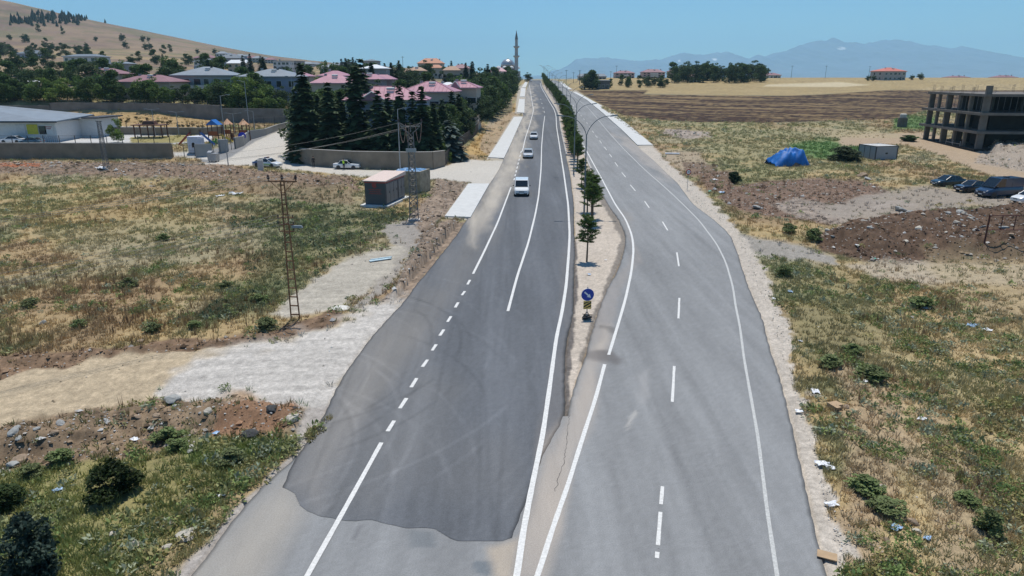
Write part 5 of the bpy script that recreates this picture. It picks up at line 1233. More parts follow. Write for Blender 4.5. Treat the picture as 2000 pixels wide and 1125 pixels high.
# ================================================================ houses
ROOFC={'pink':mat('rose sheet roof',(.42,.20,.24),.45,vary=.12,scale=.6,spec=.5),'pinkdark':mat('dusty rose roof',(.24,.115,.13),.6,vary=.15,scale=.6),'grey':mat('grey sheet roof',(.22,.25,.28),.5,vary=.1,scale=.6),'white':mat('white sheet roof',(.72,.73,.74),.45,vary=.05),'tan':mat('tan tile roof',(.40,.26,.18),.8,vary=.15),'orange':mat('orange tile roof',(.50,.24,.15),.8,vary=.12),'red':mat('red tile roof',(.52,.16,.12),.75,vary=.1),'bluegrey':mat('blue-grey roof',(.14,.17,.20),.6,vary=.1)}
WALLM={'white':mat('white render',(.62,.62,.61),.9,vary=.06),'blue':mat('blue-grey render',(.30,.33,.42),.9,vary=.06),'beige':mat('beige render',(.46,.40,.33),.9,vary=.08),'grey':mat('grey render',(.34,.34,.34),.9,vary=.08),'pinkw':mat('pale pink render',(.50,.36,.34),.9,vary=.08),'dark':mat('dark concrete',(.12,.12,.12),.9,vary=.1)}
M_WIN=mat('window glass',(.02,.028,.035),.1,vary=0,spec=.7); M_FRAME=mat('window frame',(.55,.55,.55),.6); M_WDARK=mat('dark trim',(.05,.05,.055),.6)
def hip_roof(w,d,z,rise,ov=.5,ridge=.45,seam=False):
    x0,x1,y0,y1=-w/2-ov,w/2+ov,-ov,d+ov; rl=ridge*w/2; ym=d/2
    m=MB().add([(x0,y0,z),(x1,y0,z),(x1,y1,z),(x0,y1,z),(-rl,ym,z+rise),(rl,ym,z+rise),(x0,y0,z-.18),(x1,y0,z-.18),(x1,y1,z-.18),(x0,y1,z-.18)],
      [(0,1,5,4),(1,2,5),(2,3,4,5),(3,0,4),(6,7,1,0),(7,8,2,1),(8,9,3,2),(9,6,0,3),(9,8,7,6)])
    return m
def roof_seams(w,d,z,rise,ov,ridge,step=.9):
    m=MB(); x0,x1,y0=-w/2-ov,w/2+ov,-ov; rl=ridge*w/2; ym=d/2; x=x0+step
    while x<x1-.2:
        if x<-rl: f=(x-x0)/(-rl-x0)
        elif x>rl: f=(x1-x)/(x1-rl)
        else: f=1
        m.tube((x,y0+.03,z+.03),(x,y0+(ym-y0)*f*.97,z+rise*f*.97+.03),.035,n=4); x+=step
    for s in (-1,1): m.tube((s*(w/2+ov),-ov,z+.02),(s*rl,ym,z+rise+.02),.08,n=5)
    m.tube((-rl,ym,z+rise+.02),(rl,ym,z+rise+.02),.08,n=5)
    return m
def house(label,px,Y,w,d,eave,ridge,wall='beige',roof='pink',rz=0,floors=2,wins=4,grp=None,flat=False,porch=False,chim=1,seams=False,cat='house',name='house',balc=False,wh=1.25,rl=.45,base=None):
    """eave and ridge: picture rows that give their heights at distance Y"""
    x=at_ground(px,Y); z=(T(x,Y) if base is None else base)-.4; E=Zat(eave,Y)-z; Rg=Zat(ridge,Y+d/2)-z
    if E<2.6: z-= (2.9-E); Rg+=(2.9-E); E=2.9
    t=thing(name,label,cat,(x,Y,z),R(rz),grp)
    wl=part('wall',MB().box(-w/2,w/2,0,d,-1.0,E),WALLM[wall],t)
    fh=E/floors if floors else E
    for f in range(floors):
        zc=fh*f+fh*.30
        for i in range(wins):
            xc=-w/2+w*(i+.5)/wins+(.12*((i*7+f*3)%3-1)); ww=min(.75,w/wins*.32)*(1.25 if (i+f)%3==0 else .9)
            wn=part('window',MB().box(xc-ww-.09,xc+ww+.09,-.05,.02,zc-.09,zc+min(wh,fh*.5)+.09),M_FRAME,t)
            part('pane',MB().box(xc-ww,xc+ww,-.075,-.052,zc,zc+min(wh,fh*.5)),M_WIN,wn)
        for s in (-1,1):
            for yy in (.3,.7):
                wn=part('window',MB().box(s*(w/2+.015)-.03,s*(w/2+.015)+.03,d*yy-.6,d*yy+.6,zc,zc+min(wh,fh*.5)),M_WIN,t)
    if balc:
        for f in range(1,floors): part('balcony',MB().box(-w*.18,w*.18,-1.3,-.002,fh*f-.12,fh*f+.06).box(-w*.18,w*.18,-1.3,-1.22,fh*f+.06,fh*f+.95),WALLM['white' if wall!='white' else 'grey'],t)
    if flat:
        part('roof',MB().box(-w/2-.25,w/2+.25,-.25,d+.25,E+.002,E+.3),ROOFC[roof],t)
        rf=t
    else:
        rf=part('roof',hip_roof(w,d,E+.19,max(.6,Rg-E),.55,rl),ROOFC[roof],t)
        part('fascia',MB().box(-w/2-.5,w/2+.5,-.5,-.42,E-.08,E+.0),M_FRAME,t)
        if seams: part('seam',roof_seams(w,d,E+.19,max(.6,Rg-E),.55,rl),ROOFC[roof],rf)
    for c in range(chim):
        cx=-w*.2+c*w*.28; zz=E+ (0 if flat else max(.6,Rg-E)*.55); ch=part('chimney',MB().box(cx-.3,cx+.3,d*.42,d*.42+.55,zz,zz+1.25),WALLM['dark' if c%2 else 'grey'],rf if rf is not t else t)
    if not flat and chim>0 and w>7:
        zz=E+max(.6,Rg-E)*.5; part('water_tank',MB().tube((w*.05-.7,d*.30,zz+.9),(w*.05+.7,d*.30,zz+.9),.28,n=10).box(w*.05-.6,w*.05+.6,d*.22,d*.24,zz-.1,zz+.55),M_FRAME,rf)
    if porch:
        pr=MB(); gw=w*.16
        pr.add([(-gw-w*.15,-1.4,E+.1),(gw-w*.15,-1.4,E+.1),(gw-w*.15,d*.35,E+.1),(-gw-w*.15,d*.35,E+.1),(-w*.15,-1.4,E+1.5),(-w*.15,d*.35,E+1.5)],[(0,1,4),(1,2,5,4),(3,0,4,5),(3,2,1,0)]); part('gable_roof',pr,ROOFC[roof],t)
        part('gable_trim',MB().tube((-gw-w*.15-.1,-1.45,E+.05),(-w*.15,-1.45,E+1.6),.12,n=4).tube((gw-w*.15+.1,-1.45,E+.05),(-w*.15,-1.45,E+1.6),.12,n=4),M_FRAME,t)
    part('door',MB().box(w*.28-.5,w*.28+.5,-.06,.01,0.35,2.4),M_WDARK,t)
    return t
# villas behind the compound wall
house('large pale blue villa with a wide ribbed pink roof behind the spruces',758,126,14.2,11,197,171,'blue','pink',4,2,5,None,False,True,2,True,rl=.35,wh=1.6)
house('pink-roofed villa right behind the largest one, with white columns on its porch',838,152,10.5,10,180.5,161,'beige','pink',-5,2,4,None,False,False,1,True,rl=.2)
house('villa with a white half-hip roof between two pink-roofed ones',871,170,6.5,8,177,162,'white','white',-8,2,3,None,False,False,1,rl=.15)
house('small pink-roofed villa with a white gable ahead of the roadside trees',902,166,7.2,7,172.5,159.5,'beige','pink',-6,2,3,None,False,True,1,True,rl=.15)
house('steep pink roof rising over the trees left of the tall lamp post',655,172,9.5,9,163.5,147,'beige','pink',5,2,3,rl=.3,chim=1)
house('upper pink roof peeping out directly behind the steep pink roof',657,190,7,7,149,139.5,'beige','pink',0,2,3,rl=.2)
house('small piece of pink roof between the tallest spruces and the grey villa',588,215,7,6,150,143,'beige','pink',0,2,3)
house('far pink villa roof under the white tented roof',722,195,8,8,156,146,'pinkw','pink',0,2,3)
house('second far pink villa roof beside the one under the white tented roof',748,205,6.5,7,156,147,'pinkw','pink',0,2,3)
house('open pavilion with a bright white tented roof above the pink villas',735,255,8.6,8,134.5,127,'grey','white',0,1,3,rl=.1,chim=0)
house('square grey tower-like house on the skyline left of the big orange roof',727,430,9,9,119.5,116.5,'grey','bluegrey',0,2,3,rl=.1,chim=0)
house('big mansion with an orange roof and many chimneys on the skyline',842,430,14.5,14,124,114.5,'beige','orange',0,2,5,rl=.5,chim=3)
house('lower orange-roofed annex in front of the skyline mansion',853,412,7,7,133,127,'beige','orange',0,1,3,chim=0)
house('tan-roofed house half sunk in trees below the mansion',814,300,7.5,8,139,132,'beige','tan',0,2,3)
house('house with a long tan roof on the skyline between conifers',884,310,7,8,138,130,'beige','tan',4,2,3)
house('house with a pink roof beside the long tan roof on the skyline',902,322,7,8,134,126.5,'beige','pinkdark',0,2,3)
house('pink-roofed white house nearest the mosque, among dark trees',974,395,8,8,140,132.5,'white','pink',5,2,3,chim=1)
# the grey-roofed pair and the houses among the orchards on the left
house('grey-roofed two-storey house with shaded front, left one of the large pair',405,208,16.8,12,148,131.5,'grey','grey',3,2,6,rl=.15,chim=2,balc=True,wh=1.6)
house('blue-grey two-storey house with a pale grey roof, right one of the large pair',531,206,17,12,150.5,135.5,'blue','grey',-3,2,5,rl=.15,chim=2,balc=True,wh=1.6)
house('pink-roofed bungalow standing alone among orchard trees at the left',213,222,10.8,9,145,134.5,'beige','pinkdark',2,1,4,rl=.3)
house('wide pink-roofed house in front of the orchard, right of the lone bungalow',291,196,15,11,161,147.5,'beige','pinkdark',-2,1,4,rl=.35,chim=2)
house('low shed with a pinkish and white tin roof at the left frame edge',28,212,12,6,161,155.5,'grey','white',0,1,3,rl=.8,chim=0,name='shed',cat='shed')
house('white modern villa with large dark windows on the lower hill',172,325,15.5,10,111,106.5,'white','bluegrey',-6,2,5,flat=False,chim=0,wh=1.8,rl=.6)
house('long grey-blue bungalow with a flat hip roof, highest on the left slope',70,450,15,10,105,99,'blue','bluegrey',-8,1,5,chim=0)
house('pale greenhouse-like shed below the white modern villa',246,300,8,6,125,121.5,'grey','grey',0,1,3,chim=0,name='shed',cat='shed')
house('white house with a dark-windowed wing below the pink hillside roof',409,395,12,8,120.5,115.5,'white','grey',-4,2,5,chim=0)
house('pink-roofed house above the white winged house on the hillside',407,450,12,8,113.5,107.5,'pinkw','pinkdark',0,1,4)
house('grey house with a double hip roof right of the pink hillside roof',456,445,12.5,9,114,106,'grey','bluegrey',0,2,4)
house('house under a bright white metal roof in front of the tall firs',470,375,9.5,7,124,117.5,'beige','white',-5,2,3,chim=0,rl=.9)
house('white cube house left of the flat grey one, below the skyline',556,440,10,9,119.5,117.5,'white','grey',0,2,4,flat=True,chim=1)
house('flat-roofed grey house right of the white cube house',582,455,8,8,120,118,'grey','bluegrey',0,2,3,flat=True,chim=0)
house('small white house front showing between trees left of the brown one',640,420,6,6,132,127,'white','grey',0,1,3,chim=0)
house('brown house with a dark roof on the skyline behind the spruces',660,455,9,8,127.5,123,'beige','bluegrey',0,1,4)
house('unfinished concrete frame house on the skyline beside the spruce tips',682,460,6,6,121.5,119.5,'dark','bluegrey',0,2,3,flat=True,chim=0)
frow=[(440,102,620),(452,105,640),(462,106,660),(474,107,600),(486,108,680),(497,110,640),(509,111,610),(521,113,660),(532,114,620),(604,122,560),(618,123,600)]
for i,(px,ev,Y) in enumerate(frow): house(f'tiny far house in the row climbing the hill ridge, {ordn(i)} from its left end',px,Y,8,8,ev+3,ev-1,['white','grey','beige','blue'][i%4],['grey','bluegrey','pinkdark'][i%3],0,2,3,'far houses along the hill ridge',chim=0)
# right-hand skyline
house('pinkish apartment block left of the larger ones on the far skyline',1219,520,13.5,12,143,138.5,'pinkw','pinkdark',0,2,5,chim=2,balc=True,cat='apartment block',name='apartment_block')
house('wide pinkish apartment block second from the left on the far skyline',1275,530,16,12,141.5,135.5,'pinkw','pinkdark',0,3,6,chim=3,balc=True,cat='apartment block',name='apartment_block')
house('pinkish apartment block half behind the poplar at the left of the grove',1322,540,12,12,140,134.5,'pinkw','pinkdark',0,3,5,chim=2,cat='apartment block',name='apartment_block')
house('pale apartment block with a white roof edge rising behind the grove',1366,545,19,12,140.5,134.5,'beige','pinkdark',0,3,7,chim=2,balc=True,cat='apartment block',name='apartment_block')
house('small pink-roofed house standing in front of the grove trees',1355,440,6.2,6,152,145,'white','pinkdark',0,2,3,chim=0)
house('long low grey industrial hall beside the road crest',1156,500,19,10,149.5,144.5,'grey','bluegrey',0,1,7,chim=0,name='hall',cat='hall',rl=.9)
house('small dark shed with a white flat roof among bushes near the crest',1177,375,6.6,5,157.5,155.5,'dark','white',0,1,3,flat=True,chim=0,name='shed',cat='shed')
house('low pale building right of the grove on the far skyline',1503,540,14,9,147,142.5,'white','pinkdark',0,1,5,chim=1)
house('lone grey house with a red hip roof standing on the right skyline',1741,465,16,13,139.5,132.5,'grey','red',12,2,5,chim=1,rl=.2)
house('red roof just showing over the field edge right of the lone red-roofed house',1869,600,17,10,151.5,148.5,'pinkw','pinkdark',0,1,5,chim=3)
house('roof barely showing at the field edge near the right frame side',1961,620,18,10,151.5,147.5,'pinkw','pinkdark',0,1,5,chim=3)

# the low school building in the yard
t=thing('school_building','low white school building with a grey sheet roof and a yellow panel','school')
xA=at_ground(-230,138); xB=at_ground(117,138); zb=T(xB,140); Ez=Zat(238,138); z2=Zat(215,150)
part('wall',MB().box(xA,xB,138,152,zb-1,Ez),WALLM['white'],t); part('wall',MB().box(xB+.01,xB+3.6,146,154,zb-1,Ez+.2),WALLM['white'],t)
rfz=MB().add([(xA,137.2,Ez+.02),(xB+.8,137.2,Ez-.05),(xB+.8,150,Ez+.55),(xA+6,150,z2+1.6),(xA,137.2,Ez+.3),(xB+.8,137.2,Ez+.2),(xB+.8,150,Ez+.8),(xA+6,150,z2+1.9)],[(3,2,1,0),(4,5,6,7),(0,1,5,4),(1,2,6,5),(2,3,7,6),(3,0,4,7)])
rf=part('roof',rfz,ROOFC['grey'],t); part('gutter',MB().box(xA,xB+.9,137.05,137.19,Ez-.12,Ez+.1),M_WDARK,t)
part('roof',MB().box(xB+.9,xB+4.4,145.2,154.6,Ez+.21,Ez+.45),M_WDARK,t)
for px0,px1,m,nm in ((61,82,mat('yellow board',(.50,.46,.04),.6),'yellow_panel'),(84,98,M_WIN,'window'),(96,112,WALLM['white'],'sign_board'),(40,58,M_FRAME,'shutter')):
    part(nm,MB().box(at_ground(px0,138),at_ground(px1,138),137.9,137.96,Zat(262,138),Zat(243 if nm!='window' else 246,138)),m,t)
part('downpipe',MB().tube((at_ground(2,138),137.9,zb),(at_ground(2,138),137.9,Ez),.08),M_WDARK,t)
ts=[c for c in t.children if c.name.startswith('sign_board')][0]
part('lettering',MB().box(at_ground(98,138),at_ground(110,138),137.88,137.895,Zat(248.5,138),Zat(247,138)).box(at_ground(99,138),at_ground(108,138),137.88,137.895,Zat(252,138),Zat(250.6,138)),M_KRED,ts)
r=MB()
for i in range(9): r.tube((at_ground(84+i*4,136),136,zb),(at_ground(84+i*4,136),136,zb+1.1),.03,n=4)
r.tube((at_ground(84,136),136,zb+1.1),(at_ground(116,136),136,zb+1.1),.03,n=4); part('railing',r,M_FEN,t)
# pergola
x=at_ground(299,146); z=T(x,146)
t=thing('pergola','brown timber pergola with a dark flat roof standing in the school yard','pergola',(x,146,z),0)
for sx in (-2.8,0,2.8):
    for sy in (-1.2,1.2): part('post',MB().box(sx-.1,sx+.1,sy-.1,sy+.1,-.2,2.5),mat('brown timber',(.13,.06,.04),.8),t)
part('roof',MB().box(-3.2,3.2,-1.6,1.6,2.5,2.66).box(-1.3,1.3,-.8,.8,2.66,3.35,.2,.2),mat('brown timber',(.13,.06,.04),.8),t); part('bench',MB().box(-2.2,2.2,.3,.7,.4,.5),mat('brown timber',(.13,.06,.04),.8),t)
# white booth
x=at_ground(386,126.5); z=T(x,126.5)
t=thing('guard_booth','small white rounded guard booth with a dark oval window at the yard gate','booth',(x,126.5,z),0)
oc=[(1.25*c_,1.15*s_) for c_,s_ in ((.6,-1),(1,-.6),(1,.6),(.6,1),(-.6,1),(-1,.6),(-1,-.6),(-.6,-1))]
part('body',MB().prism(oc,-.2,2.45),mat('white moulded panel',(.62,.63,.70),.5,vary=.04),t,bevel=.12); part('roof',MB().prism([(a*.95,b*.95) for a,b in oc],2.451,2.62),mat('white moulded panel',(.62,.63,.70),.5),t,bevel=.08)
part('window',MB().lathe([(.26,-.02),(.26,.02)],18,(0,-1.16,1.35),'Y').box(-.26,.26,-1.18,-1.14,.75,1.35),M_WIN,t)
# playground
M_PO=mat('orange play panel',(.42,.10,.03),.5); M_PR=mat('red play slide',(.35,.03,.03),.4); M_PB=mat('blue play roof',(.02,.14,.45),.4); M_PY=mat('yellow slide',(.60,.48,.10),.4); M_PG=mat('green play panel',(.10,.32,.06),.5); M_PBR=mat('brown play post',(.12,.05,.03),.7)
def play_tower(name,label,px,Y,w,H,roofm,slide,slm,roof='gable',dirx=1):
    x=at_ground(px,Y); z=T(x,Y); t=thing(name,label,'playground tower',(x,Y,z),0)
    for sx in (-1,1):
        for sy in (-1,1): part('post',MB().box(sx*w/2-.07,sx*w/2+.07,sy*w/2-.07,sy*w/2+.07,-.1,H-.9),M_PBR,t)
    part('deck',MB().box(-w/2,w/2,-w/2,w/2,1.35,1.45),M_PBR,t); part('side_panel',MB().box(-w/2+.08,w/2-.08,-w/2-.03,-w/2+.03,1.46,2.2),M_PO,t)
    if roof=='gable': part('roof',MB().prismy([(-w*.65,H-1.0),(w*.65,H-1.0),(0,H)],-w*.6,w*.6),roofm,t)
    else: part('roof',MB().lathe([(w*.75,H-1.1),(w*.4,H-.6),(.03,H)],8),roofm,t)
    if slide: part('slide',MB().add([(dirx*w/2,-.3,1.4),(dirx*w/2,.3,1.4),(dirx*(w/2+2.3),.3,.15),(dirx*(w/2+2.3),-.3,.15),(dirx*w/2,-.3,1.6),(dirx*w/2,.3,1.6),(dirx*(w/2+2.3),.3,.35),(dirx*(w/2+2.3),-.3,.35)],[(0,1,2,3),(0,3,7,4),(1,5,6,2)]),slm,t)
    return t
play_tower('play_tower','playground tower with a bright blue gable roof and a yellow slide',424,138,1.9,4.4,M_PB,True,M_PY)
play_tower('play_tower','left orange playground tower with a small pointed tan roof',450,141,1.5,4.3,mat('tan play roof',(.55,.30,.16),.6),False,M_PY,'cone')
play_tower('play_tower','right orange playground tower with a small pointed tan roof',481,141,1.5,4.3,mat('tan play roof',(.55,.30,.16),.6),False,M_PY,'cone')
x=at_ground(465,141); z=T(x,141); t=thing('climbing_frame','orange climbing frame with round holes joining the two pointed towers','climbing frame',(x,141,z))
fr=MB(); 
for i in range(5): fr.box(-1.4+.7*i-.04,-1.4+.7*i+.04,-.4,-.32,0,2.6)
for zz in (.9,1.7,2.5): fr.box(-1.5,1.5,-.4,-.33,zz,zz+.12)
part('frame',fr,M_PO,t); 
for i in range(2): part('panel',MB().box(-1.2+1.5*i,-.3+1.5*i,-.30,-.26,.2,1.5),mat('tan play panel',(.50,.28,.16),.6),t)
def slide_thing(label,px,Y,m,dirx):
    x=at_ground(px,Y); z=T(x,Y); t=thing('playground_slide',label,'slide',(x,Y,z))
    part('chute',MB().add([(0,-.3,2.3),(0,.3,2.3),(dirx*2.4,.3,.1),(dirx*2.4,-.3,.1),(0,-.3,2.6),(0,.3,2.6),(dirx*2.4,.3,.4),(dirx*2.4,-.3,.4)],[(0,1,2,3),(0,3,7,4),(1,5,6,2)]),m,t); part('ladder',MB().box(-.1,0,-.3,-.22,0,3).box(-.1,0,.22,.3,0,3).box(-.08,-.02,-.3,.3,.8,.9).box(-.08,-.02,-.3,.3,1.6,1.7),M_PBR,t)
slide_thing('red playground slide just left of the white booth',377,133,M_PR,-1); slide_thing('blue playground slide just right of the white booth',396,133,mat('pale blue slide',(.10,.20,.45),.4),1)
x=at_ground(419,135); t=thing('spring_toy','bright green spring rider in front of the blue-roofed play tower','spring toy',(x,135,T(x,135))); part('body',MB().box(-.9,.9,-.1,.1,.3,.75,.35,0).box(.3,.8,-.08,.08,.75,1.2,.1,0),M_PG,t,bevel=.05); part('spring',MB().lathe([(.16,0),(.12,.15),(.16,.3)],10),M_PBR,t)
x=at_ground(476,136); t=thing('spring_toy','bright blue round play panel beside the low grey wall','spring toy',(x,136,T(x,136))); part('body',MB().lathe([(.7,-.06),(.7,.06)],20,(0,0,1.6),'Y'),mat('vivid blue',(.02,.04,.50),.4),t); part('post',MB().box(-.07,.07,-.07,.07,0,1.5),M_PBR,t)

# ================================================================ mosque
M_STONEM=mat('pale mosque stone',(.42,.42,.42),.8,vary=.08); M_LEAD=mat('lead dome',(.42,.44,.46),.32,metal=.6,vary=.05)
Y=520; x=at_ground(992,Y); z=T(x,Y)
t=thing('mosque','grey stone mosque with a bright metal dome beside a tall minaret','mosque',(x,Y,z))
zc=lambda py: Zat(py,Y)-z
part('wall',MB().box(-9,9,-2,14,-1,zc(139)),M_STONEM,t)
part('drum',MB().lathe([(5.2,zc(141)),(5.2,zc(129.5)),(4.9,zc(128))],20,(0,6,0)),mat('dark arcade stone',(.16,.16,.17),.8),t)
dm=part('dome',MB().lathe([(5.1*math.cos(a),zc(128)+(zc(114.5)-zc(128))*math.sin(a)) for a in [i*math.pi/2/9 for i in range(10)]],24,(0,6,0)),M_LEAD,t,smooth=True); part('finial',MB().lathe([(.15,zc(115)),(.25,zc(114)),(.03,zc(112.5))],6,(0,6,0)),M_PY,dm)
for dx in (-6.8,-2.3,2.6,6.8): part('small_dome',MB().lathe([(1.9*math.cos(a),zc(134)+1.9*math.sin(a)) for a in [i*math.pi/2/5 for i in range(6)]],12,(dx,1 if abs(dx)<5 else 4,0)),WALLM['white'],t,smooth=True)
t=thing('minaret','slim grey minaret with two balconies and a sharply pointed cap','minaret',(at_ground(1008.5,Y),Y,z))
r0=1.35
part('shaft',MB().lathe([(r0*1.3,-1),(r0*1.25,zc(140)),(r0,zc(138)),(r0*.95,zc(111.5))],12),M_STONEM,t); part('balcony',MB().lathe([(r0,zc(112.5)),(r0*1.65,zc(110.5)),(r0*1.65,zc(108.5)),(r0*.9,zc(108.4))],12),M_STONEM,t)
part('shaft',MB().lathe([(r0*.88,zc(108.4)),(r0*.85,zc(93))],12),M_STONEM,t); part('balcony',MB().lathe([(r0*.88,zc(94)),(r0*1.6,zc(92)),(r0*1.6,zc(90)),(r0*.8,zc(89.9))],12),M_STONEM,t)
part('shaft',MB().lathe([(r0*.78,zc(89.9)),(r0*.74,zc(77))],12),M_STONEM,t); part('cap',MB().lathe([(r0*.85,zc(77)),(r0*.5,zc(69)),(.06,zc(59.5))],12),M_DST,t)

# ================================================================ unfinished building on the right
M_RAW=mat('raw concrete',(.165,.145,.125),.95,vary=.22,scale=.8,bump=.2); M_RAWD=mat('shade-dark concrete',(.035,.032,.03),.95,vary=.2,scale=.8)  # M_RAWD: shade of the open floors put into the infill colour
p=G(1903,296); t=thing('unfinished_building','bare three-storey concrete building frame with open floors and rusty starter bars','building',(p.x,p.y,p.z),R(-7))
FH=3.4; BW=24; BD=23
part('plinth',MB().box(-.2,BW,-.2,BD,-1.5,.30),mat('black bitumen',(.02,.022,.03),.8),t)
cols=[(.7,.3,1.2),(.3,5.2,.5),(.3,9.4,.5),(.3,14.2,.9),(.3,18.3,.5),(.5,22.3,1.0),(11.6,.3,1.3),(5.6,8,.5),(5.6,15,.5),(11.6,9,.6),(22.5,.3,1.2),(16.5,22.3,.6),(8.5,22.3,.6),(4.4,22.3,.5)]
for f in range(4):
    zt_=.30+FH*f
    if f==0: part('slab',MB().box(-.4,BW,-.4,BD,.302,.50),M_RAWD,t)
    else: part('slab',MB().box(-.55 if f<3 else -.2,BW+.1,-.6,BD+(1.3 if f<3 else .3),zt_-.38,zt_+.10),M_RAW,t)
    if f<3:
        for cx,yy,wd in cols: part('column',MB().box(cx-wd/2,cx+wd/2,yy-.25,yy+.3,zt_+.105+(.1 if f==0 else 0),zt_+FH-.385),M_RAW,t)
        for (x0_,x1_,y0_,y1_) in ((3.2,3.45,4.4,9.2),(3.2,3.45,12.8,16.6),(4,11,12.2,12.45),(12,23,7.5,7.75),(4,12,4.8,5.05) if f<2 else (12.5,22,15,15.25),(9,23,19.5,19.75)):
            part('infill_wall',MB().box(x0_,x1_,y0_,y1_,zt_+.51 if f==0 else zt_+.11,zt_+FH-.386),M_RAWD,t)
part('column',MB().box(.2,1.2,0,.6,.30+3*FH+.105,.30+3*FH+1.6),M_RAW,t)
ztop=.30+3*FH+.10
for i,(cx,yy,wd) in enumerate(cols):
    m=MB()
    for q in range(4): m.tube((cx-.25+.16*q,yy,ztop),(cx-.25+.16*q+.05,yy+.05,ztop+1.0+.25*((q*3+i)%3)),.018,n=4)
    part('starter_bars',m,M_WDARK,t)
for i in range(14):
    xx=.3 if i<8 else 2+1.1*(i-8); yy=.9+1.45*i if i<8 else .5
    part('prop',MB().tube((xx,yy+.6,.30+2*FH+.12),(xx+.05,yy+.6,.30+3*FH-.39),.035,n=4),M_DST,t)
part('balustrade',MB().box(-.42,-.36,5,11,.9,.97).box(-.42,-.36,5,5.08,.5,1.5).box(-.42,-.36,8,8.08,.5,1.5).box(-.42,-.36,10.9,10.98,.5,1.5),M_GALV,t)
# scaffold at its left side
p2=G(1812,264); t=thing('scaffold','small dark scaffold frame leaning by the left corner of the unfinished building','scaffold',p2,0)
m=MB()
for xx in (-1.2,-.4,.4,1.2):
    for yy in (-.5,.5): m.tube((xx,yy,-.2),(xx,yy,2.4),.03,n=4)
for zz in (1.2,2.3): m.tube((-1.3,-.5,zz),(1.3,-.5,zz),.03,n=4).tube((-1.3,.5,zz),(1.3,.5,zz),.03,n=4)
part('frame',m,M_WDARK,t); part('deck',MB().box(-1.5,1.5,-.6,.6,2.42,2.5),M_WDARK,t)
# concrete well rings
p=G(1761,248); t=thing('well_rings','stack of grey concrete well rings with a lighter top ring near the ploughed field','concrete rings',p,0)
part('lower_ring',MB().lathe([(1.15,-.2),(1.15,2.3),(.95,2.3),(.95,0)],20),M_RAW,t,smooth=False); part('upper_ring',MB().lathe([(.75,2.301),(.82,2.5),(.80,3.2),(.55,3.35)],20),mat('light concrete',(.50,.48,.44),.9),t)
# container
p=G(1728,312); t=thing('site_cabin','grey panelled site cabin with black edges and a pale littered roof','cabin',(p.x-.3,p.y+2.2,p.z),R(12))
cw,cd2,ch=4.3,4.4,2.35
M_CAB=mat('grey cabin panel',(.30,.31,.33),.6,vary=.06)
part('body',MB().box(-cw/2,cw/2,-cd2/2,cd2/2,.05,ch),M_CAB,t)
fr=MB()
for sx in (-1,1):
    for sy in (-1,1): fr.box(sx*cw/2-.07,sx*cw/2+.07,sy*cd2/2-.07,sy*cd2/2+.07,-.1,ch+.06)
for sy in (-1,1): fr.box(-cw/2+.07,cw/2-.07,sy*cd2/2-.06,sy*cd2/2+.06,ch-.06,ch+.05).box(-cw/2+.07,cw/2-.07,sy*cd2/2-.06,sy*cd2/2+.06,-.05,.08)
for sx in (-1,1): fr.box(sx*cw/2-.06,sx*cw/2+.06,-cd2/2+.07,cd2/2-.07,ch-.06,ch+.05)
for k in (1,2): fr.box(-cw/2-.03,-cw/2+.01,-cd2/2+cd2*k/3-.04,-cd2/2+cd2*k/3+.04,.08,ch-.06)
part('frame',fr,M_FEN,t); part('window',MB().box(-.2,.25,-cd2/2-.03,-cd2/2-.002,1.0,1.25),M_WIN,t)
part('roof_sheet',MB().box(-cw/2+.07,cw/2-.07,-cd2/2+.07,cd2/2-.07,ch+.002,ch+.04),mat('pale roof sheet',(.50,.49,.47),.7,vary=.25,scale=2),t)
# blue tarpaulin over a heap
def tarp():
    p=G(1537,322); n=34; V=[];Fc=[]; rr=np.random.default_rng(4)
    for j in range(n):
        for i in range(n):
            u=-1+2*i/(n-1); v=-1+2*j/(n-1); x=u*3.5; y=v*2.2
            h=1.95*(max(0,1-((u-.38)/(.62 if u>.38 else 1.5))**2)**.8)*(max(0,1-v**4)**.7)
            fold=.24*math.sin(u*7+v*2.5+1.3*math.sin(v*3+u*2))*max(0,h)**.5+.11*math.sin(u*14-v*9+2*math.sin(u*5))
            V.append((x+.1*math.sin(v*9)+.12*rr.random(),y+.1*math.sin(u*11),max(.0,h+fold*.75*(h>.05))+.03))
    for j in range(n-1):
        for i in range(n-1): Fc.append((j*n+i,j*n+i+1,(j+1)*n+i+1,(j+1)*n+i))
    o=solo('tarpaulin',MB().add(V,Fc),mat('blue tarpaulin',(.012,.14,.46),.55,vary=.25,scale=1.2,spec=.35),'crumpled bright blue tarpaulin draped over a heap on the waste ground','tarpaulin',p,R(6),smooth=True)
    o.scale=(.86,1.0,1.28); so_=o.modifiers.new('thickness','SOLIDIFY'); so_.thickness=.03
    h=solo('heap',MB().lathe([(2.6,-.1),(2.0,.7),(.9,1.25),(.1,1.4)],10),M_RAWD,'low heap of material mostly hidden under the blue tarpaulin','heap',p+Vector((.7,0,-.05)))
tarp()
# rusty steel frame at the right edge
p=G(1919,492); t=thing('steel_frame','rusty red-brown steel signboard frame without a board at the right edge','steel frame',p,0)
M_FR=mat('red-brown rust',(.11,.035,.025),.8,vary=.25); hF=Zat(421,p.y)-p.z; m=MB(); hb=Zat(449,p.y)-p.z
m.box(-.05,.05,-.05,.05,-.3,hF+.05)
part('post',m,M_FR,t); part('post',MB().box(5.6,5.7,-.05,.05,-.3,hF+.05),M_FR,t)
m=MB().box(.052,5.598,-.04,.04,hF-.03,hF+.03).box(.052,5.598,-.04,.04,hb-.03,hb+.03)
for k in range(1,5): m.box(1.12*k-.025,1.12*k+.025,-.03,.03,hb+.032,hF-.032)
part('crossbar',m,M_FR,t)
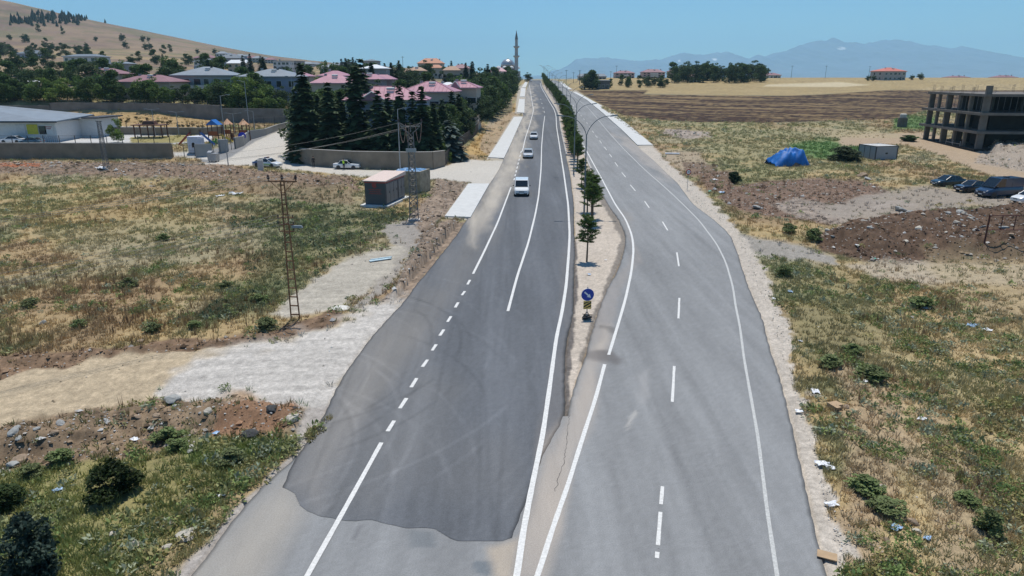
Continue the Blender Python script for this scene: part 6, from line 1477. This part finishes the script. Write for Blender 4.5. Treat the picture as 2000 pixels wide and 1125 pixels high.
# skyline poles
for i,(px,top,Y,base,lab) in enumerate([(1105,136.5,420,152,'wooden pole on the skyline just right of the road crest lamps'),(1131,137,430,152,'thick pole at the left end of the long grey hall'),(1119,141,450,151,'thin short pole between the two thicker ones at the road crest'),(1202,128,520,151,'thin pole left of the first apartment block on the skyline'),(1541,128,520,151,'lone thin pole on the skyline right of the grove'),(1607,128,520,151,'thin pole halfway between the grove and the lone red-roofed house'),(1691,129,520,151,'thin pole just left of the lone red-roofed house'),(1191,139,470,151,'thin pole above the white-roofed shed near the crest'),(790,110,400,130,'thin mast rising over the trees left of the mansion')]):
    x=at_ground(px,Y); z=T(x,Y); t=thing('utility_pole',lab,'pole',(x,Y,z)); h=Zat(top,Y)-z; rr_=.22 if i in (1,) else .12
    part('mast',MB().tube((0,0,-.3),(0,0,h),rr_,rr_*.7,6),M_WDARK,t); part('crossarm',MB().box(-.9,.9,-.08,.08,h-.5,h-.35),M_WDARK,t)

# ================================================================ trees left of the road and on the skyline
rq=random.Random(11); HB=[(x.location.x,x.location.y) for x in col.objects if x.get('category') in ('house','school')]
def clear(x,y,r=6):
    return all(not(abs(x-hx)<r and -2<y-hy+0<9) for hx,hy in HB)
SP2=[p.root for p in SPR]
def scatter_trees(pxr,Yr,n,hts,kinds,labels,grp,colr=None,test=True,zoff=0,name=None,bound=False):
    c=0; tries=0
    while c<n and tries<n*20:
        tries+=1; Y=Yr[0]*(Yr[1]/Yr[0])**rq.random(); px=rq.uniform(*pxr); x=at_ground(px,Y)
        if bound and px>np.interp(Y,[114,128,145,163,200,300,480],[852,876,898,922,960,994,1014]): continue
        if test and not clear(x,Y,7): continue
        k=rq.choice(kinds); h=rq.uniform(*hts)
        if k<5:
            r_=BRO[k].put((x,Y,T(x,Y)),rq.uniform(0,6),(h*1.25,h*1.25,h),labels[0],grp)
            if name: r_.name=name
        elif k<8: SPR[k-5].put((x,Y,T(x,Y)),rq.uniform(0,6),(h*1.35,h*1.35,h),labels[1],grp+', conifers')
        else: COL[k-8].put((x,Y,T(x,Y)),rq.uniform(0,6),(h*1.3,h*1.3,h),labels[1],grp+', conifers')
        c+=1
# garden of the villas, seen between the spruces
for i in range(30):
    px=-20+i*19.6+rq.uniform(-6,6); Y=rq.uniform(187,190); h=rq.uniform(4.2,6.6); x=at_ground(px,Y)
    BRO[rq.choice([0,1,2,0,1,3])].put((x,Y,T(x,Y)),rq.uniform(0,6),(h*1.35,h*1.35,h),'leafy tree directly behind the high retaining wall, in front of the houses','front row of trees above the retaining wall')
for px,Y,h in ((690,124,7),(722,124,6),(735,123,5),(780,121,5.5),(822,121,6),(838,126,7.5),(600,128,9),(620,133,10),(645,138,10),(700,124,5),(765,122,4.5),(805,122,4),(845,124,5),(860,130,6.5),(850,140,7),(880,142,7),(900,150,7)):
    x=at_ground(px,Y); BRO[rq.choice([0,2])].put((x,Y,T(x,Y)),rq.uniform(0,6),(h*1.3,h*1.3,h),'dark leafy tree in the villa garden behind the spruces','leafy trees in the villa garden')

scatter_trees((835,925),(117,165),22,(5,8),[0,1,2],['leafy tree inside the board fence beside the grassy embankment','-'],'trees inside the board fence',test=False,bound=True)
BRO[3].put((at_ground(865,118),118,T(at_ground(865,118),118)),1,(4.2,4.2,3.6),'bright yellow-green bush left of the blue-grey cedar')
BRO[4].put((at_ground(640,122),122,T(at_ground(640,122),122)),1,(6,6,7),'green tree filling the gap between the corner spruces and the slim one')
BRO[1].put((at_ground(676,121),121,T(at_ground(676,121),121)),2,(6,6,7.5),'bright leafy tree between the slim spruce and the tall thin-tipped one')
scatter_trees((880,962),(150,200),30,(7,10.5),[0,1,2,2],['dark green tree in the roadside belt above the footpaths','conifer in the roadside tree belt above the footpaths'],'roadside tree belt',test=False,bound=True)
scatter_trees((935,1000),(200,300),30,(8,11.5),[0,1,2,2,5],['dark green tree in the roadside belt above the footpaths','conifer in the roadside tree belt above the footpaths'],'roadside tree belt',test=False,bound=True)
scatter_trees((985,1020),(300,480),16,(7,11),[0,2,2],['dark tree in the far roadside belt below the minaret','conifer in the far roadside belt'],'far roadside tree belt',test=False,bound=True)
scatter_trees((600,900),(146,215),40,(7,10),[0,1,2,2,0,5,8],['green garden tree among the pink-roofed villas','dark conifer among the pink-roofed villas'],'garden trees among the villas')
scatter_trees((620,980),(215,400),44,(7,11),[0,1,2,2,0,6,8,9],['green tree in the thick belt beyond the pink-roofed villas','dark conifer in the thick belt beyond the pink-roofed villas'],'tree belt beyond the villas')
scatter_trees((430,610),(186,230),22,(6,9),[0,1,1,2,3],['green tree by the two grey-roofed houses','dark conifer by the grey-roofed houses'],'trees by the grey-roofed houses')
scatter_trees((330,640),(225,330),26,(6,11),[0,1,2,2,5,8,6],['green tree on the slope behind the grey-roofed houses','dark fir on the slope behind the grey-roofed houses'],'trees behind the grey-roofed houses')
scatter_trees((-40,345),(188,215),24,(5,8.5),[0,1,1,2,3,4],['orchard tree above the high retaining wall','-'],'orchard trees above the retaining wall',test=True,name='orchard_tree')
scatter_trees((-40,350),(215,285),36,(7,10),[0,1,2,2,4,0],['orchard tree on the gentle slope among the pink roofs','-'],'orchard trees among the pink roofs',name='orchard_tree')
scatter_trees((0,480),(330,480),22,(5,8),[0,2,2,4],['round scrub tree on the dry lower hill','-'],'scrub trees on the lower hill',name='scrub_tree')
scatter_trees((0,210),(480,620),26,(5,9),[0,2,4,2],['tree in the long green band across the foot of the hill','-'],'green band across the hill foot',name='scrub_tree')
scatter_trees((0,440),(600,900),20,(5,9),[0,2,2],['lone dark tree dotted on the upper dry hillside','-'],'trees dotted on the hillside',name='scrub_tree')
for px,Y,top,k,lab in ((695,330,111,6,'pointed fir breaking the skyline left of the grey tower-like house'),(681,300,113,5,'twin pointed fir breaking the skyline beside the tallest one'),(498,330,104,6,'tall fir beside the bright white metal roof'),(484,330,107,5,'dark fir just left of the tall fir by the white metal roof'),(518,335,108,7,'narrow fir right of the tall fir by the white metal roof'),(924,300,119,6,'broad dark fir on the skyline left of the mosque'),(953,320,124,7,'dark rounded fir nearest the mosque on its left'),(783,300,117,5,'dark fir in front of the skyline mansion'),(911,310,122,5,'slim fir beside the skyline house with the pink roof'),(768,280,121,6,'fir between the white tented pavilion and the mansion')):
    x=at_ground(px,Y); z=T(x,Y); h=Zat(top,Y)-z; SPR[k-5].put((x,Y,z),rq.uniform(0,6),(h*1.3,h*1.3,h),lab,'firs on the left skyline')
# dark conifer plantation on the hill, each tree one small mesh
pm_=MB().tube((0,0,0),(0,0,.2),.05,n=5).lathe([(.28,.12),(.16,.5),(.02,1.0)],7).mesh('hill_pine',mat('hill pine green',(.035,.05,.03),.9,vary=.2))
c=0
while c<190:
    px=rq.uniform(20,225); py=rq.gauss(38,6.5) if px<160 else rq.gauss(36,3)
    if px<60: py=rq.gauss(43,3)
    if not (26<py<58): continue
    x,y=G0(px,py,600)
    if y>1350: continue
    o=link('hill_pine',pm_,None,label='small dark pine in the plantation patch high on the dry hill',category='pine tree',group='pine plantation on the hill'); s=rq.uniform(5,8.5); o.scale=(s,s,s); o.location=(x,y,T(x,y)-.3); c+=1
# right side groves
scatter_trees((1310,1490),(425,470),34,(9,13),[0,2,2,0,2],['dark green tree in the dense grove left of the open fields skyline','-'],'dense grove on the right skyline',test=False)
scatter_trees((1138,1166),(370,400),7,(7,10),[0,2],['dark tree in the clump left of the white-roofed shed','-'],'clump by the white-roofed shed',test=False)
scatter_trees((1190,1300),(380,410),14,(3.5,6),[0,2,4],['low bushy tree in the hedge row below the apartment blocks','-'],'hedge row below the apartment blocks',test=False)
for px,Y,top,lab in ((1262,400,147,'round tree left of its twin below the wide apartment block'),(1276,400,148,'round tree right of its twin below the wide apartment block'),(1336,455,134,'tall poplar-like tree at the left end of the grove'),(1792,470,141,'round tree right of the lone red-roofed house'),(1775,468,145,'lower bush tree against the lone red-roofed house'),(1690,455,146,'spreading dark bush left of the lone red-roofed house'),(1700,455,146,'second spreading dark bush next to the lone red-roofed house')):
    x=at_ground(px,Y); z=T(x,Y); h=Zat(top,Y)-z; BRO[2].put((x,Y,z),rq.uniform(0,6),(h*1.4,h*1.4,h),lab)
x=at_ground(1030,480); BRO[2].put((x,480,T(x,480)),0,(9,9,6.5),'dark flat-topped tree by itself at the road crest')
BRO[3].put((at_ground(232,137),137,T(at_ground(232,137),137)),0,(4.4,4.4,5),'young bright green tree planted in the school yard'); 
sap=SAP
for i in range(26):
    px=150+i*10+rq.uniform(-3,3); Y=rq.uniform(160,176); x=at_ground(px,Y); sap.put((x,Y,T(x,Y)),rq.uniform(0,6),(1.6,1.6,1.5),'small reddish sapling on the dry slope below the high wall','saplings on the dry slope')

# ================================================================ bushes, rocks and litter near the road
def bush(label,px,py,w,h,cols,seed,n=2600,leaf=.05,name='bush'):
    if name=='weed_clump': cols=[(.15+.10*(c[1]-.08),.165+.5*(c[1]-.08),.075) for c in cols]; n=int(n*1.5); leaf*=.85
    p=G(px,py); t=thing(name,label,'bush',p)
    part('crown',broad_crown('crown',seed,n,0,leaf,30,.8,.0,cols),None,t); r=MB(); 
    for i in range(6): a=i*1.05; r.tube((0,0,-.05),(.15*math.cos(a),.15*math.sin(a),.5),.012,.005,5)
    part('stem',r,M_BARK,t); t.scale=(w*1.35,w*1.35,h); return t
bush('round dark green bush in the weeds at the lower left',225,968,1.75,1.45,((.022,.032,.012),(.05,.075,.02)),951,3800,.034)
bush('bluish dark shrub leaning at the bottom left corner',70,1135,1.75,2.3,((.025,.045,.035),(.05,.075,.055)),952,4200,.032)
bush('green bush cut by the left frame edge',2,990,1.6,1.0,((.03,.05,.015),(.06,.09,.025)),953,2600,.04)
bush('dark bush standing in dry grass beyond the speed sign',1433,358,1.9,1.7,((.02,.045,.018),(.04,.07,.025)),954)
bush('wide dark brown-green bush between the blue tarpaulin and the grey cabin',1645,314,6,2.6,((.03,.05,.022),(.06,.075,.03)),955,3600,.035)
bush('low green bush in front of the grey cabin door side',1712,296,5,1.6,((.05,.09,.03),(.08,.13,.04)),956)
bush('green clump left of the unfinished building plinth',1775,276,3.6,1.5,((.04,.08,.025),(.07,.12,.035)),957)
bush('round green bush at the fresh edge of the concrete wall corner',868,330-14,2.2,1.8,((.05,.10,.02),(.09,.16,.03)),958)
for i,(px,py,w,h,lab) in enumerate([(1620,715,1.3,.6,'low rounded green bush in the verge, left one of two near the gravel'),(1665,690,1.1,.55,'low rounded green bush in the verge, upper right one of two near the gravel'),(1700,740,1.6,.7,'broad green bush below the two low rounded ones in the verge'),(1690,960,1.3,.6,'grey-green spreading bush in the lower part of the verge'),(1735,1000,1.2,.5,'second grey-green bush just right of the spreading one in the verge'),(1890,985,.9,.5,'leafy thistle rosette with broad pale leaves in the verge'),(1930,1040,1.0,.9,'dark upright weed clump near the lower right of the verge'),(1800,600,1.6,.8,'grey-green herb drift below the pale bare track'),(1530,540,1.2,.9,'tall green weeds at the lower end of the gravel track'),(1590,470,1.7,1.1,'tall dark weeds left of the brown spoil heap'),(1540,455,1.5,1.0,'tall dark weeds nearest the road by the brown spoil heap')]):
    bush(lab,px,py,w,h,((.09,.125,.055),(.15,.19,.085)) if i%2 else ((.06,.10,.03),(.10,.16,.045)),970+i,1100,.055,'weed_clump')
for i,(px,py) in enumerate([(350,880),(455,905),(330,860),(60,930),(120,905),(250,560),(155,640),(60,600),(320,470),(440,560),(505,590),(520,640),(380,640),(300,648)]):
    bush(f'{["grey-green","dark green"][i%2]} herb clump in the left fields, {ordn(i)} counting up from the corner bush',px,py,.9+.2*(i%3),.5+.1*(i%3),((.09,.12,.06),(.16,.19,.10)) if i%2==0 else ((.05,.08,.03),(.09,.13,.045)),1000+i,800,.06,'weed_clump')
M_ROCK=[mat('pale limestone',(.46,.42,.35),.9,vary=.2,scale=3,bump=.4),mat('brown rock',(.30,.22,.15),.9,vary=.25,scale=3,bump=.4),mat('grey broken concrete',(.33,.33,.31),.9,vary=.2,scale=3,bump=.3),mat('dark broken asphalt',(.05,.05,.05),.9,vary=.3,scale=3,bump=.4)]
def rock_mesh(seed,m,flat=.6):
    r=np.random.default_rng(seed); import bmesh as bm_
    b=bm_.new(); bm_.ops.create_icosphere(b,subdivisions=2,radius=1)
    ax=[Vector(r.normal(size=3)).normalized() for _ in range(9)]; dd=r.uniform(.55,.9,9)
    for v_ in b.verts:
        c=v_.co.copy()
        for a,d in zip(ax,dd):
            k=c.dot(a)
            if k>d: c-=a*(k-d)
        v_.co=Vector((c.x,c.y*.8,c.z*flat))
    me=bpy.data.meshes.new('rock'); b.to_mesh(me); b.free(); me.materials.append(m); return me
RM=[[rock_mesh(30+i*4+j,M_ROCK[j],.55 if j<2 else .4) for i in range(3)] for j in range(4)]
rocks=[(340,803,.62,2,'large grey-green slab of broken concrete on the earth bank'),(290,804,.28,1,'brown stone on the crest of the earth bank left of the large slab'),(410,823,.30,0,'pale stone below the right end of the earth bank'),(380,850,.26,1,'brown stone beside the pale one under the earth bank'),(35,868,.42,2,'dark-sided grey block at the far left of the earth bank'),(375,882,.34,2,'grey rough block in the weeds below the earth bank'),(572,830,.45,0,'pale brown boulder at the gravel edge near the junction'),(534,818,.38,3,'dark broken asphalt piece pointing up by the junction gravel'),(489,855,.55,3,'large black piece of broken asphalt below the red soil'),(574,802,.2,3,'small black asphalt flake on the white gravel edge'),(363,1048,.52,0,'large pale flat stone at the edge of the worn asphalt'),(328,1026,.34,2,'square pale stone uphill of the large flat one'),(263,1068,.26,0,'pale stone left of the large flat stone'),(327,1070,.22,0,'small pale stone just below the large flat stone'),(220,1047,.20,0,'small white stone lying alone in the lower left grass'),(40,900,.40,1,'tan flat stone at the left end under the earth bank'),(25,912,.36,2,'grey stone under the tan flat one at the left end'),(85,632,.42,0,'pale rock in the dead weeds left of the wires'),(275,668,.30,1,'reddish brown rock on the upper side of the dirt road'),(1477,408,.75,2,'squared concrete block on reddish rubble near the shoulder'),(1760,412,1.1,2,'long broken concrete slab in the green strip below the vans'),(1778,418,.9,2,'second broken slab just right of the long one'),(1683,345,1.2,1,'leaning brown slab on the rubble pile right of the tarpaulin'),(1695,352,.9,2,'grey chunk at the foot of the leaning brown slab'),(1873,434,.7,2,'big grey boulder on the right part of the spoil heap'),(1890,446,.45,2,'grey lump below the big boulder on the spoil heap'),(1865,455,.5,0,'pale lump left of the boulder group on the spoil heap'),(1790,470,.5,0,'pale slab piece at the lower edge of the spoil heap'),(1765,488,.45,0,'tilted pale slab at the foot of the spoil heap'),(1615,457,.5,0,'pale rough boulder at the left end of the spoil heap'),(1605,466,.35,1,'brown stone under the boulder at the left end of the spoil heap'),(1660,445,.4,2,'greenish grey stone on the left of the spoil heap'),(1955,470,.7,2,'flat grey slab below the rusty steel frame'),(1970,485,.4,1,'dark brown stone below the rusty steel frame'),(1652,795,.24,1,'brown stone in the verge beneath the cardboard box'),(1785,1022,.30,1,'dark brown clod in the lower right verge'),(1790,1037,.22,0,'pale brick-like stone beside the dark clod'),(1732,1058,.2,1,'dark clod near the bottom of the right verge'),(1722,952,.22,0,'light tan stone in the lower verge'),(1780,620,.25,0,'small pale stone at the edge of the bare track'),(600,618,.22,1,'brown stone at the foot of the rusty ladder pole')]
for i,(px,py,s,k,lab) in enumerate(rocks):
    s*=.82; p=G(px,py); o=link('rock',RM[k][i%3],None,label=lab,category='rock'); o.location=p+Vector((0,0,s*.15)); o.scale=(s,s,s); o.rotation_euler=(rq.uniform(-.3,.3),rq.uniform(-.3,.3),rq.uniform(0,6))
# many similar lumps on the heaps
def heap_rocks(poly,n,smin,smax,ks,lab,grp):
    xs=[a for a,b in poly]; ys=[b for a,b in poly]; c=0
    while c<n:
        px=rq.uniform(min(xs),max(xs)); py=rq.uniform(min(ys),max(ys))
        if seg_dist(np.array([px]),np.array([py]),poly)[0]<0: continue
        p=G(px,py); k=rq.choice(ks); s=smin*(smax/smin)**rq.random()**1.6; o=link('rock',RM[k][c%3],None,label=lab,category='rock',group=grp); o.location=p+Vector((0,0,s*.1)); o.scale=(s,s,s); o.rotation_euler=(rq.uniform(-.4,.4),rq.uniform(-.4,.4),rq.uniform(0,6)); c+=1
heap_rocks([(1820,440),(1900,430),(1930,450),(1900,480),(1830,490)],26,.12,.4,[0,2],'pale stone in the cluster on the right of the spoil heap','stones clustered on the spoil heap')
heap_rocks([(1590,450),(1700,445),(1700,480),(1620,475)],20,.1,.3,[0,1,2],'stone scattered over the left end of the spoil heap','stones at the left of the spoil heap')
heap_rocks([(0,318),(80,322),(160,326),(160,338),(0,336)],26,.15,.4,[1],'reddish brown stone in the rubble line below the long school wall','rubble line below the school wall')
heap_rocks([(180,325),(420,325),(420,372),(250,362)],40,.12,.45,[0,1,2],'stone in the dumped rubble around the thin lattice post','rubble around the lattice post')
heap_rocks([(1300,256),(1385,260),(1380,272),(1310,268)],30,.15,.5,[0,2],'chunk in the flat rubble strip beyond the right footpath end','rubble strip beyond the footpath')
heap_rocks([(1920,282),(2000,278),(2000,310),(1930,305)],18,.2,.6,[0,2],'chunk on the rubble mound beside the unfinished building','rubble mound by the unfinished building')
heap_rocks([(800,500),(880,440),(905,445),(830,530),(770,570)],26,.08,.22,[1,2,3],'clod on the spoil ridge beside the dark asphalt','clods on the spoil ridge')
heap_rocks([(0,850),(150,820),(400,800),(420,825),(150,860),(0,885)],30,.07,.25,[1,1,2],'clod on the earth bank below the dirt road','clods on the earth bank')
# litter
M_LIT=[mat('white plastic',(.75,.76,.78),.5),mat('pale blue plastic',(.30,.45,.65),.4),mat('cardboard',(.42,.29,.17),.8),mat('green plastic',(.12,.40,.30),.5),mat('red wrapper',(.55,.25,.22),.6)]
def crumple(seed,flat=.35):
    r=np.random.default_rng(seed); n=5; V=[];Fc=[]
    for i in range(n):
        for j in range(n): V.append((-1+2*i/(n-1)+r.uniform(-.2,.2),-1+2*j/(n-1)+r.uniform(-.2,.2),r.uniform(0,flat)))
    for i in range(n-1):
        for j in range(n-1): Fc.append((i*n+j,(i+1)*n+j,(i+1)*n+j+1,i*n+j+1))
    return MB().add(V,Fc)
lit=[(1592,766,.28,0,'crumpled white and red wrapper in the verge grass','wrapper'),(1690,747,.16,0,'small white scrap right of the crumpled wrapper','scrap'),(1800,820,.22,0,'white plastic bottle crushed in the middle of the verge','bottle'),(1898,637,.36,1,'large clear plastic bag in the right field','bag'),(1928,645,.30,0,'white plastic bag right of the large clear bag','bag'),(1808,604,.26,0,'white bag alone on the upper right field','bag'),(1673,488,.25,0,'white scrap in the weeds left of the green one','scrap'),(1706,510,.26,3,'green plastic sheet near the bare track','sheet'),(1543,571,.26,1,'blue patterned bag at the gravel edge','bag'),(1513,585,.24,0,'long white scrap on the gravel below the blue bag','scrap'),(1560,805,.18,0,'white cup on the gravel shoulder','cup'),(1607,908,.28,0,'crumpled white paper at the verge edge, upper of the cluster','paper'),(1622,914,.2,0,'white paper piece right of the crumpled one','paper'),(1624,988,.24,0,'white paper lower in the litter by the shoulder','paper'),(1747,1032,.24,1,'pale blue plastic bag near the dark clod','bag'),(1810,1052,.16,1,'dark blue scrap at the lower right','scrap'),(1564,668,.13,0,'white scrap on the gravel edge','scrap'),(264,860,.2,0,'white plastic scrap on the earth bank foot','scrap'),(423,850,.16,1,'bright blue plastic knot below the earth bank','bag'),(433,970,.16,0,'small white scrap near the worn asphalt edge','scrap'),(113,960,.18,1,'dark can and scrap in the left grass','can'),(200,340,.9,0,'white sheet dumped at the foot of the thin lattice post','sheet'),(1183,509,.12,0,'white plastic strip on the median gravel','strip'),(1150,537,.16,1,'pale blue bag in the median gravel','bag'),(1410,377,.5,1,'blue and white plastic litter in weeds beyond the speed sign','sheet'),(1386,375,.35,3,'pale green plastic beside the gravel shoulder','sheet'),(1396,357,.4,0,'white slab-like scrap beyond the speed sign','scrap'),(460,380,.9,0,'white rubbish pile in the field near the spoil bank','rubbish'),(430,384,.5,0,'smaller white rubbish left of the rubbish pile in the field','rubbish')]
for i,(px,py,s,k,lab,cat) in enumerate(lit):
    p=G(px,py)+Vector((0,0,.05)); o=solo('litter',crumple(60+i,.5),M_LIT[k],lab,cat,p,rq.uniform(0,6)); s*=.85; o.scale=(s,s*.7,s*.8); sm_=o.modifiers.new('thickness','SOLIDIFY'); sm_.thickness=.04
solo('cardboard_box',MB().box(-.26,.26,-.2,.2,0,.24).box(-.27,-.02,-.38,-.2,.22,.24),M_LIT[2],'open brown cardboard box lying in the verge weeds','cardboard box',G(1630,797)+Vector((0,0,.02)),R(20))
solo('cardboard_sheet',MB().box(-.28,.28,-.18,.18,0,.03),M_LIT[2],'flat piece of pale cardboard on the gravel shoulder at the bottom','cardboard',G(1615,1088)+Vector((0,0,.04)),R(-25))
solo('white_pipe',MB().tube((-1.3,0,.1),(1.3,0,.1),.16,n=8),M_LIT[0],'white plastic pipe on the ground beyond the right footpath','pipe',G(1313,302)+Vector((0,0,.1)),R(-8))

# ---------------------------------------------------------------- cracks and joints in the worn asphalt
M_CRACK=mat('crack',(.07,.068,.066),.95)
for pts in ([(1426,596),(1440,597)],[(1283,1073),(1288,1072)],[(1112,812),(1108,850),(1102,900),(1084,960)]):
    q=[GP(*p) for p in pts]; V=[];Fc=[]; dense=[]
    for a,b in zip(q,q[1:]):
        n=max(2,int(math.hypot(b[0]-a[0],b[1]-a[1])/.15))
        for i in range(n): f=i/n; dense.append((a[0]+(b[0]-a[0])*f+rq.uniform(-.04,.04),a[1]+(b[1]-a[1])*f+rq.uniform(-.04,.04)))
    dense.append(q[-1])
    for i,(x,y) in enumerate(dense):
        j=min(i+1,len(dense)-1); k=max(i-1,0); dx,dy=dense[j][0]-dense[k][0],dense[j][1]-dense[k][1]; L=math.hypot(dx,dy)+1e-6; w=rq.uniform(.005,.012)
        for s in (-1,1): V.append((x-s*dy/L*w,y+s*dx/L*w,float(P(y))+.005))
    for i in range(len(dense)-1): Fc.append((2*i+1,2*i,2*i+2,2*i+3))
    me=bpy.data.meshes.new('road_crack'); me.from_pydata(V,[],Fc); me.materials.append(M_CRACK); link('road_crack',me,kind='structure')
